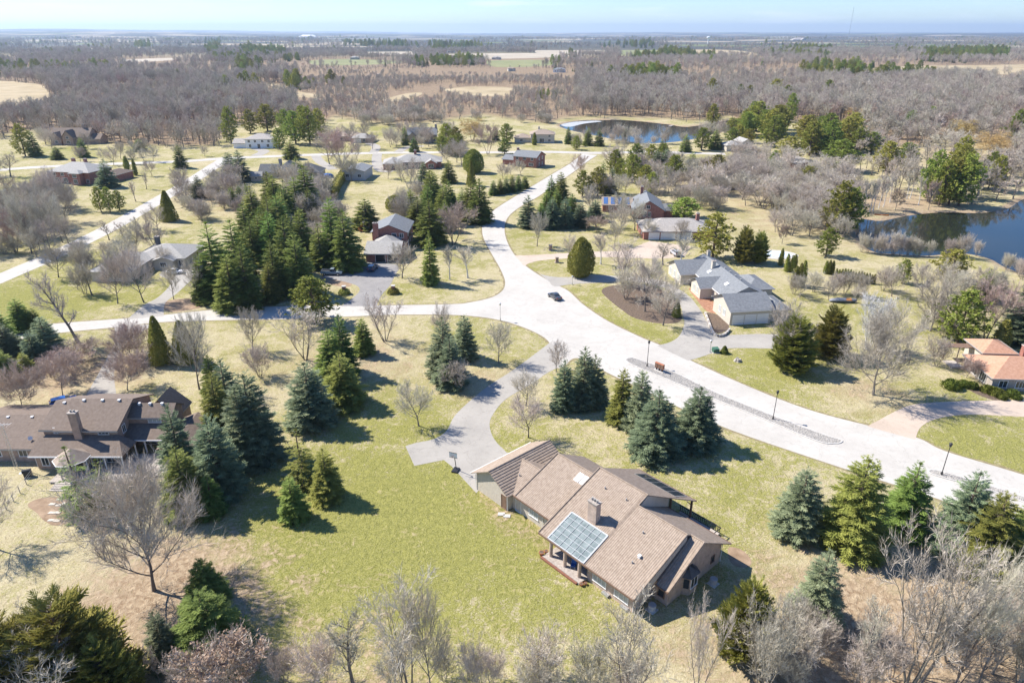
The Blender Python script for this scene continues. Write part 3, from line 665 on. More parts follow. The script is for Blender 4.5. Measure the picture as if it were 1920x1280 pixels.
# ------------------------------------------------------------------ the trees one can pick out, by sighted foot, top and width
TREES = [
# --- round the tiled bungalow and its drive
('blue',433,785,672,66,'blue-green spruce nearest the leaning bare tree behind the brown-roofed house'),('spruce',417,815,695,66,'yellow-green spruce beside the right gable of the brown-roofed house'),('blue',484,862,697,100,'broadest tall blue-green spruce in the clump right of the brown-roofed house'),('blue',466,872,720,82,'blue-green spruce pressed against the broadest spruce right of the brown-roofed house'),
('blue',585,796,676,90,'dense blue-green spruce standing alone on the lawn with long shadow'),('spruce',646,758,656,82,'green spruce with bare trunk foot on a needle-covered lawn'),('spruce',646,700,586,54,'tallest dark spruce of the clump by the left road'),('spruce',624,712,617,66,'spruce with wide skirt just left of the tallest by the road'),('spruce',683,664,596,42,'small spruce at the road end of the dark clump'),
('droop',570,912,799,86,'olive-green ragged spruce on the open lawn'),('spruce',616,934,838,60,'spruce half as wide beside the olive ragged spruce'),('spruce',553,972,893,54,'smallest spruce in the lawn trio'),('blue',347,902,756,74,'pale blue spruce beside the timber deck'),('blue',416,928,777,98,'wide blue spruce behind the deck-side green spruce'),('spruce',356,962,838,86,'green spruce with flat lower branches next to the deck'),('spruce',402,964,890,52,'small bright green spruce below the wide blue spruce'),
('pine',590,606,520,88,'big round-headed green pine overhanging the left road'),('spruce',403,742,664,42,'thin pale spruce beside the driveway hedge'),
('blue',833,705,590,64,'tallest blue spruce in the island between road and drive'),('blue',846,722,625,62,'blue spruce in front of the tallest one between road and drive'),('blue',872,672,590,48,'slim blue spruce left of a bare tree between road and drive'),
('blue',1056,768,672,48,'narrow blue spruce above the bungalow drive'),('blue',1092,762,648,56,'taller of the paired blue spruces near the junction'),('blue',1112,758,662,54,'second of the paired blue spruces near the junction'),('spruce',1163,792,690,52,'green spruce at the left of the boulevard clump'),('blue',1196,806,695,60,'slender blue spruce in the boulevard clump'),('blue',1226,850,727,98,'fat silver-blue spruce with the longest lawn shadow'),('blue',1302,832,722,88,'grey-green spruce at the right of the boulevard clump'),
('blue',1490,1000,880,88,'dome-shaped blue spruce nearest the bungalow in the boulevard row'),('spruce',1590,1022,855,120,'largest dense green spruce in the boulevard row'),('spruce',1690,992,862,92,'green spruce with bare foot in the boulevard row'),('blue',1790,1032,880,102,'blue spruce by the small second median'),('spruce',1840,1066,925,116,'broad green spruce at the end of the row behind bare trees'),('spruce',1906,1045,935,84,'spruce at the far right end of the row'),
('blue',1525,1165,1028,92,'lone blue spruce on the lawn beyond the bungalow gable'),('yew',1392,1222,1098,120,'soft grey-green cedar at the bungalow corner'),
('spruce',392,1126,1047,74,'slim spruce behind the broad one under the great bare tree'),('spruce',400,1230,1110,134,'broad dark spruce under the great bare tree'),('blue',313,1244,1143,62,'short blue spruce under the great bare tree'),('yew',150,1300,1140,235,'huge spreading yew-like evergreen on the lower lawn'),('yew',30,1325,1165,190,'second spreading evergreen behind grey brush'),('yew',215,1330,1215,130,'lower bushy evergreen at the side of the huge spreading yew'),
('droop',160,966,832,104,'ragged dark norway spruce before the octagonal porch'),('droop',202,942,857,76,'second ragged spruce by the timber deck'),('cone',272,915,872,32,'golden-green cone shrub at the deck edge'),
# --- left edge
('spruce',44,618,559,44,'dark spruce at the back of the left-hand clump'),('spruce',4,645,572,54,'dark spruce at the outer end of the left-hand clump'),('spruce',70,618,577,30,'small dark spruce in the left-hand clump'),('blue',18,668,605,48,'blue spruce in the left-hand clump'),('blue',95,668,594,58,'open-branched blue spruce in the left-hand clump near the crabapples'),('blue',70,684,618,46,'grey-blue spruce in the middle of the left-hand clump'),('spruce',12,714,653,62,'bright green spruce at the front of the left-hand clump'),('spruce',52,702,660,34,'smallest bright green spruce in the left-hand clump'),
('cone',305,680,594,46,'dark pointed cedar beside the gravel drive'),('cone',350,678,602,52,'brown-tinged pointed cedar behind a bare tree by the drive'),
# --- centre-left evergreens
('spruce',412,560,410,78,'towering yellow-green spruce left of the brick house'),('spruce',450,530,408,54,'dark spruce just behind the towering yellow-green one'),('spruce',468,578,452,54,'dark spruce beside the left road at the belt foot'),('spruce',520,556,447,50,'dark spruce in the belt nearest the round-headed pine, shorter of two'),('spruce',565,552,437,62,'dark spruce standing between the round-headed pine and the pickup'),('spruce',440,580,478,62,'broad dark spruce at the belt foot by the earth bed'),('spruce',388,565,470,46,'dark spruce at the ranch house side of the belt'),('spruce',478,418,347,48,'spruce in the belt beside the grey thicket'),('spruce',528,452,365,56,'spruce in the belt below the dark-roofed houses'),('spruce',519,378,340,42,'smallest spruce of the belt, next to the brown thicket'),('spruce',500,470,385,50,'dark spruce in the heart of the belt'),
('spruce',604,502,417,48,'spruce behind the parked pickup, shortest of three','spruces behind the pickup'),('spruce',628,492,368,50,'tall spruce at the back of the three behind the pickup'),('spruce',652,504,390,62,'broad tall spruce between the pickup and the brick garage'),
('spruce',688,428,372,50,'dark bushy spruce behind the brick house playset'),('spruce',785,432,367,52,'dark spruce behind the brick house next to the pink bare tree','dark spruces behind the brick house'),('spruce',808,458,370,58,'dark spruce behind the brick house next to the pink bare tree','dark spruces behind the brick house'),('spruce',808,532,430,34,'tall narrow spruce on the corner lawn of the brick house'),('spruce',900,418,332,46,'dense dark spruce casting shadows across the curving road'),('spruce',884,412,340,44,'second dense dark spruce beside the curving road'),('spruce',846,388,350,28,'small spruce at the top of the brick house lot'),('egg',742,394,366,38,'low clipped evergreen behind the brick house'),
('spruce',547,298,262,30,'dark spruce before the white house'),('spruce',560,344,292,36,'spruce among the dark-roofed houses'),('spruce',590,360,326,30,'spruce beside the blue tarpaulin'),('pine',525,280,240,28,'pine beside the white house'),
('pine',502,246,196,42,'tall pine in the grove behind the white house','pines behind the white house'),('pine',555,270,208,42,'tall pine in the grove behind the white house','pines behind the white house'),('pine',582,272,200,44,'tall pine in the grove behind the white house','pines behind the white house'),('pine',600,262,204,32,'tall pine in the grove behind the white house','pines behind the white house'),('pine',537,252,205,34,'tall pine in the grove behind the white house','pines behind the white house'),('pine',570,255,198,38,'tall pine in the grove behind the white house','pines behind the white house'),('pine',470,250,205,30,'tall pine in the grove behind the white house','pines behind the white house'),('pine',434,268,200,32,'yellow-lit pine left of the white house'),
('spruce',760,272,237,15,'narrow spruce by the steep-gabled stone house'),('spruce',777,285,255,19,'spruce on the lawn before the steep-gabled stone house'),('blue',795,348,302,26,'blue spruce behind the long grey-roofed house'),('spruce',842,343,300,28,'spruce at the brick end of the long grey-roofed house'),('cone',884,348,302,20,'yellow-green pointed cedar by the curving road'),('pine',830,286,255,30,'green pine near the golden willow'),('pine',856,284,238,28,'second green pine near the golden willow'),('egg',888,324,280,38,'dense rounded evergreen near the red brick house'),
# --- upper left
('pine',48,293,232,34,'tall dark pine by the steep-roofed brown house'),('spruce',68,293,243,25,'slimmer spruce by the steep-roofed brown house'),('spruce',109,299,275,22,'small spruce across the road from the red villa'),('spruce',158,295,258,20,'thin spruce beside the steep-roofed brown house'),('spruce',263,284,260,24,'low dark spruce at the wood edge'),('spruce',340,315,272,25,'spruce on the roadside lawn right of the red villa'),('blue',204,351,297,36,'big blue spruce in front of the red villa'),('blue',434,336,285,34,'left of two fat blue spruces at the road fork'),('blue',453,339,280,40,'right of two fat blue spruces at the road fork'),('blue',375,371,328,28,'blue spruce beside the upper left road'),('pine',190,397,350,24,'pine in the trio on the villa lawn','pine trio on the villa lawn'),('pine',207,398,351,24,'pine in the trio on the villa lawn','pine trio on the villa lawn'),('pine',225,394,357,26,'pine in the trio on the villa lawn','pine trio on the villa lawn'),('cone',318,414,358,34,'dark evergreen with golden side beside the upper left road'),('spruce',437,386,350,20,'spruce in a row of three behind the shrubs','three small spruces behind the shrubs'),('spruce',452,384,348,18,'spruce in a row of three behind the shrubs','three small spruces behind the shrubs'),('spruce',466,381,345,16,'spruce in a row of three behind the shrubs','three small spruces behind the shrubs'),('column',255,329,298,8,'narrow column cedar right of the red villa'),('column',239,319,293,11,'ragged column cedar right of the red villa'),
# --- centre right
('spruce',930,263,237,13,'small pine left of the tiled villa'),('pine',950,268,232,30,'bushy pine left of the tiled villa'),('column',1002,272,249,9,'column cedar at the tiled villa wall'),('spruce',1065,270,237,14,'dark narrow spruce right of the tiled villa'),('spruce',1102,273,238,19,'dark spruce on the pond lawn','dark spruces on the pond lawn'),('spruce',1123,274,240,19,'dark spruce on the pond lawn','dark spruces on the pond lawn'),('pine',1080,281,255,20,'pale pine on the pond lawn'),('spruce',1171,258,240,11,'tiny dark spruce at the pond edge'),('spruce',1240,283,260,13,'tiny dark spruce by the far road'),('spruce',1285,285,251,22,'dense green spruce right of the far road end'),('pine',1315,282,240,36,'spreading pine right of the far road end'),('spruce',1340,280,243,25,'spruce behind the spreading pine at the far road end'),('blue',1230,326,280,26,'left of two blue spruces at the road bend'),('blue',1245,325,279,25,'right of two blue spruces at the road bend'),('spruce',1295,330,284,28,'open dark spruce by the road bend'),('pine',1342,338,290,40,'pine by the half-hidden white house'),('pine',1185,342,290,42,'pine on the lot behind the blue-panelled roof','pines behind the blue-panelled roof'),('pine',1208,358,310,36,'pine on the lot behind the blue-panelled roof','pines behind the blue-panelled roof'),('spruce',1129,362,300,20,'dark spire spruce among pines'),('blue',1146,362,312,22,'lone blue spire spruce'),('pine',1120,368,313,38,'bright pine behind the spruce clump at the bend'),('pine',1092,368,320,32,'yellowish pine behind the spruce clump at the bend'),('pine',1282,408,370,56,'dark spreading pine behind the red garage'),
]
for i, (u, vb, vt) in enumerate([(925,366,338),(938,364,334),(949,362,331),(960,360,328),(972,357,327),(984,353,329)]): TREES.append(('spruce',u,vb,vt,17,'small spruce in the row along the inside of the bend','row of small spruces at the bend'))
for u, vb, vt, w in [(990,426,365,36),(1013,424,380,30),(1035,428,368,36),(1033,378,327,25),(1051,374,322,30),(1059,427,368,32),(1043,398,352,28),(1072,405,362,28),(1087,426,380,32),(1115,413,375,33),(1024,410,358,30)]: TREES.append(('blue' if w > 31 else 'spruce',u,vb,vt,w,'spruce in the dense clump on the outside of the road bend','spruce clump at the road bend'))
TREES += [('egg',1088,518,446,48,'large egg-shaped cedar on the lawn between two driveways'),('pine',1336,484,400,66,'bright green layered pine between the grey roof and the red garage'),('juniper',1393,492,428,42,'tall rounded cedar behind the slate-grey roof'),('juniper',1420,492,438,40,'darker rounded cedar right of the tall one behind the slate-grey roof'),
('pine',1517,292,228,48,'dark pine','x'),('pine',1478,300,256,50,'','x'),('pine',1553,286,225,44,'','x'),('pine',1583,282,220,48,'','x'),('pine',1605,287,240,40,'','x'),('pine',1633,288,248,38,'','x'),('pine',1660,322,265,48,'','x'),('pine',1695,318,268,46,'','x'),
('pine',1573,320,262,66,'yellow-green spreading pine beside the low brown roof'),('pine',1512,358,312,46,'pine in the bare wood left of the pond'),('pine',1568,436,340,62,'tall pine at the pond corner','tall pines at the pond corner'),('pine',1590,438,352,50,'tall pine at the pond corner','tall pines at the pond corner'),('pine',1742,380,282,50,'','y'),('pine',1797,386,290,62,'','y'),('pine',1778,384,298,50,'','y'),('pine',1760,386,300,44,'','y'),('pine',1548,480,427,40,'lone dark pine on the straw lawn by the pond'),
('spruce',1702,252,205,34,'','z'),('pine',1740,247,200,26,'','z'),('spruce',1768,230,202,22,'','z'),('pine',1900,268,205,38,'','z'),('pine',1450,320,282,24,'','z'),('pine',1332,192,147,24,'','z'),('pine',1385,202,158,20,'','z'),('pine',1402,203,160,20,'','z'),('pine',1452,186,148,34,'','z'),('pine',1473,197,160,28,'','z'),('pine',1550,190,150,26,'','z'),('spruce',218,152,134,12,'','z'),('spruce',336,152,128,12,'','z'),('pine',437,118,96,16,'','z'),('pine',622,160,130,18,'','z'),('pine',615,158,140,14,'','z'),('pine',1335,240,195,26,'','z'),('pine',1410,238,190,30,'','z'),('pine',1395,246,205,30,'','z'),('pine',1430,246,208,30,'','z'),('pine',1480,230,175,26,'','z'),
('pine',1691,531,486,30,'small round pine alone on the straw lawn'),('pine',1780,526,468,64,'spreading yellow-green pine at the pond bank'),('pine',1794,642,545,82,'big soft olive pine above the orange-roofed house'),('column',1872,656,600,28,'fat dark column cedar behind the orange-roofed house'),('spruce',1842,562,502,44,'yellow-green spruce below the pond bank'),('blue',1906,642,525,70,'large blue spruce by the orange-roofed house'),('blue',1870,545,510,30,'small blue spruce below the pond bank'),('blue',1925,600,505,50,'tall blue spruce at the right edge below the pond'),
('juniper',1482,692,598,88,'broad grey-green juniper behind a gnarled bare tree'),('juniper',1551,668,581,76,'rounded green juniper right of the grey garage'),('cone',1268,594,560,18,'small dark cone evergreen in the mulch circle'),('cone',1358,662,648,17,'tiny globe cedar on the lawn by the green utility box'),
# --- bare trees near
('great',289,1106,896,232,'great spreading bare tree on the lower left lawn'),('vase',110,1345,1185,170,'pale grey bare brush before the spreading evergreens'),('leafy',432,1345,1188,190,'bare bush with tan leaves at the lower lawn'),('thin',302,1280,1198,34,'thin bare sapling below the short blue spruce'),('oak',-6,1030,920,110,'bare tree at the left lawn edge near the wire fence'),
('oak',474,657,572,60,'bare tree on the verge of the left road beside the big pine'),('vase',573,674,582,80,'rounded multi-stem bare tree over red litter by the left road'),('bush',487,705,658,58,'low bare bush behind the spruce clump'),('oak',374,730,582,84,'tall bare tree right of the gravel drive'),('vase',722,640,553,68,'bare tree on the verge opposite the brick house drive'),('oak',828,642,572,46,'pale bare tree behind the tallest blue spruce'),('oak',935,680,604,62,'bare tree on the verge near the small lamp'),('oak',785,798,716,80,'bare tree on the lawn left of the bungalow drive'),('oak',853,734,672,68,'low-branched bare tree before the island spruces'),('oak',991,820,738,74,'bare tree in the inner curve of the bungalow drive'),('oak',986,760,694,66,'taller bare tree behind the one in the drive curve'),('oak',1043,697,642,50,'bare tree at the mouth of the bungalow drive'),
('vase',1703,1290,1000,150,'tall many-stemmed bare tree in the lower right thicket'),('thin',1722,1285,1050,90,'leaning bare tree beside the many-stemmed one','y2',(.28, 0)),('oak',1786,1290,1040,112,'forked bare tree in the lower right thicket',None,(.14,0)),('thin',1830,1290,1160,66,'small bare tree in the lower right thicket by the broad spruce','small bare trees in the lower right thicket'),('thin',1860,1262,1160,56,'small bare tree in the lower right thicket by the broad spruce','small bare trees in the lower right thicket'),('thin',1600,1288,1090,74,'slim grey bare tree left of the many-stemmed one'),('vase',1308,1310,1125,62,'white-twigged bare tree at the bungalow corner'),('vase',1425,1310,1120,100,'grey bushy bare tree against the soft cedar'),('vase',1178,1325,1150,130,'bushy bare tree below the bungalow wall'),('thin',668,1300,1130,110,'bare tree with upright stems on the lower lawn edge, left of a pair'),('vase',768,1305,1100,130,'tallest bare tree on the lower lawn edge'),('oak',810,1300,1118,90,'bare tree pressed right of the tallest on the lower lawn edge'),('bush',890,1300,1225,70,'low dark brush on the lower lawn edge'),('vase',1920,1290,1120,120,'bare tree at the far end of the lower right thicket'),
('oak',754,521,452,66,'spreading bare tree before the brick garage'),('pink',850,458,384,80,'pink-twigged bare tree behind the corner lawn'),('birch',877,521,448,48,'white-barked bare tree on the corner lawn'),('birch',843,524,447,38,'slimmer white-barked tree on the corner lawn'),('oak',1007,462,395,44,'oval-headed bare tree on the lawn outside the bend'),('birch',1126,495,424,42,'white birch behind the egg-shaped cedar'),('oak',1068,488,442,32,'slight bare tree beside the brick gate pier'),('oak',1190,432,378,58,'round-headed bare tree before the blue-panelled roof'),('oak',1108,402,345,44,'grey bare tree among the bend spruces'),('pink',1085,332,290,32,'pinkish bare tree beyond the bend'),('round',1118,432,410,46,'low rounded bare thicket below the bend spruces'),('oak',1155,305,275,20,'small bare tree on the field by the far road'),('oak',1170,293,252,22,'bare tree on the near pond bank'),
('vase',1168,533,453,64,'many-stemmed bare tree at the left of the mulch circle'),('oak',1209,584,485,80,'largest bare tree in the mulch circle'),('oak',1243,610,518,74,'bare tree at the drive side of the mulch circle'),('oak',1221,550,489,54,'bare tree at the back of the mulch circle'),('bush',1174,560,515,54,'bare brush at the lawn side of the mulch circle'),('birch',1271,509,425,58,'white-limbed bare tree left of the slate-grey roof'),('thin',1243,497,448,42,'thin bare tree by the pink-buff drive'),
('oak',1471,680,568,100,'gnarled bare tree before the grey garage doors'),('great',1637,740,606,155,'wide bare tree with a big root shadow beside the boulevard'),('birchclump',1626,655,558,66,'white birch clump behind the wide bare tree'),('oak',1744,621,520,84,'domed bare tree on the lawn under the pond'),('pink',1848,634,524,80,'rust-twigged bare tree behind the orange-roofed house'),('bush',1755,685,643,54,'tan bare bush beside the orange-roofed house'),('round',1812,708,676,42,'clipped ball of bare twigs by the orange-roofed house'),('bush',1655,545,512,40,'grey bare bush beside the cedar hedge'),
('thin',148,643,478,76,'tall leaning bare tree by the left road',None,(-.16,0)),('round',150,673,642,78,'crabapple at the road end of the gravel drive'),('round',136,703,668,78,'crabapple second from the road on the near side of the gravel drive'),('round',118,742,686,86,'crabapple with a clear trunk nearest the brown roof'),('round',44,768,700,92,'broad reddish crabapple thicket at the left'),('round',262,664,618,70,'crabapple across the gravel drive by the road'),('round',250,686,640,80,'crabapple across the gravel drive next to the pointed cedar'),('round',239,732,680,86,'crabapple with a bare trunk on the right of the gravel drive'),
('oak',221,569,478,60,'bare tree below the grey ranch house','bare trees below the grey ranch house'),('oak',270,567,468,66,'bare tree below the grey ranch house','bare trees below the grey ranch house'),('thin',173,553,478,42,'bare tree below the grey ranch house','bare trees below the grey ranch house'),('oak',326,561,494,42,'bare tree at the grey ranch house drive mouth'),('oak',376,566,480,48,'bare tree beside the towering yellow-green spruce'),('leafy',1679,395,350,34,'tan-leaved tree on the pond point','tan-leaved trees on the pond point'),('leafy',1740,394,332,32,'tan-leaved tree on the pond point','tan-leaved trees on the pond point'),('leafy',1466,457,417,28,'tan-leaved tree behind the swimming pool'),
('willow',1610,232,206,50,'golden willow behind the dark pines'),('willow',1800,264,230,52,'golden willow among grey woods right of the pines'),('willow',1856,294,254,62,'brightest golden willow above the pond'),('willow',886,264,228,52,'golden willow behind the curving road'),('pink',915,290,232,45,'pinkish bare tree beside the golden willow'),
('pink',640,312,240,66,'broad brownish bare tree left of the far driveway'),('oak',618,308,248,60,'second broad bare tree left of the far driveway'),('oak',670,302,262,30,'small bare tree by the far driveway'),('vase',768,355,292,44,'bare tree behind the long grey-roofed house'),('oak',735,272,238,32,'small bare tree in the far circle'),
('oak',285,330,300,26,'small bare tree on the villa roadside lawn'),('oak',270,302,278,24,'small bare tree across from the villa'),('thin',275,355,315,18,'thin sapling on the villa lawn'),('thin',205,450,405,28,'bare roadside tree','r'),('thin',235,452,410,30,'','r'),('thin',258,445,400,26,'','r'),('oak',295,432,385,40,'','r'),('thin',275,428,388,22,'','r'),('thin',255,378,332,20,'','r'),('oak',110,520,455,60,'','r'),('oak',160,515,450,50,'','r'),
('oak',60,475,375,70,'','t'),('pink',30,472,390,66,'','t'),('oak',85,470,385,60,'','t'),('oak',118,455,395,44,'','t'),('oak',10,455,380,60,'','t'),('oak',-20,470,385,60,'','t'),('oak',60,445,370,60,'','t'),('oak',30,430,360,60,'','t'),('oak',100,430,372,50,'','t'),('oak',0,330,290,40,'','t'),('thin',20,332,278,36,'','t')]
GRP = {'x': ('dark pine in the stand above the low brown roof', 'pines above the low brown roof'), 'y': ('tall pine standing behind the birches on the pond point', 'pines behind the pond birches'), 'z': ('lone evergreen standing out of the grey woods', 'evergreens scattered in the woods'), 'r': ('bare sapling along the upper left road', 'bare trees along the upper left road'), 't': ('bare tree in the brown thicket left of the upper left road', 'thicket by the upper left road'), 'y2': ('leaning bare tree beside the many-stemmed one', None)}
for row in TREES:
    k, u, vb, vt, w, lab = row[:6]; g = row[6] if len(row) > 6 else None; ln = row[7] if len(row) > 7 else None
    if g in GRP: lab, g = GRP[g][0] , GRP[g][1]
    T(k, u, vb, vt, w * (1.18 if k in ('spruce', 'blue') and vb < 620 else 1.10 if k in ('spruce', 'blue', 'pine') else 1.0), lab, g, ln)
for u, vb in [(1619,398),(1630,397),(1636,396),(1647,391),(1656,388),(1668,380),(1700,373),(1706,372),(1722,385),(1765,376)]: T('birch', u, vb, vb - tr.uniform(62, 82), 24, 'white birch on the point of the near pond', 'birches on the pond point')
for u, vb, vt in [(1463,498,466),(1474,509,476),(1483,510,479),(1489,502,477)]: T('column', u, vb, vt, 9.5, 'column cedar in the staggered rank behind the slate-grey roof', 'column cedars behind the slate-grey roof')
for u, vb, vt in [(1489,537,499),(1496,538,494),(1503,535,489)]: T('column', u, vb, vt, 12.5, 'tall column cedar in the trio by the slate-grey roof terrace', 'cedar trio by the terrace')
for u, vb, vt in [(1547,513,489),(1553,514,488),(1559,514,489)]: T('column', u, vb, vt, 8.5, 'column cedar in the tight trio at the cedar hedge end', 'tight trio of cedars')
for i in range(15): T('column', 1566 + 5.1 * i, 524 + .6 * i + tr.uniform(-1.5, 1.5), 503 + .8 * i + tr.uniform(-2, 2), 6.5, 'slim cedar in the hedge row on the straw lawn', 'cedar hedge row')
for u, v, w in [(1783,727,34),(1806,724,24),(1822,727,24),(1850,734,26),(1866,740,28),(1878,747,20),(1896,742,26),(1905,748,18)]: T('shrub', u, v, v - w * .42, w, 'clipped green shrub along the orange-roofed house front', 'clipped shrubs by the orange-roofed house')
# hedges pruned as drums round the brick piers are built with the piers

# ------------------------------------------------------------------ woods
def near_others(pts, x, y, d):
    for a, b in pts:
        if (a - x) ** 2 + (b - y) ** 2 < d * d: return True
    return False
OPEN = [p for p, k in FIELD_W] + [POND_FAR, POND_NEAR]
def blocked(x, y): return any(inpoly(x, y, p) for p in OPEN)
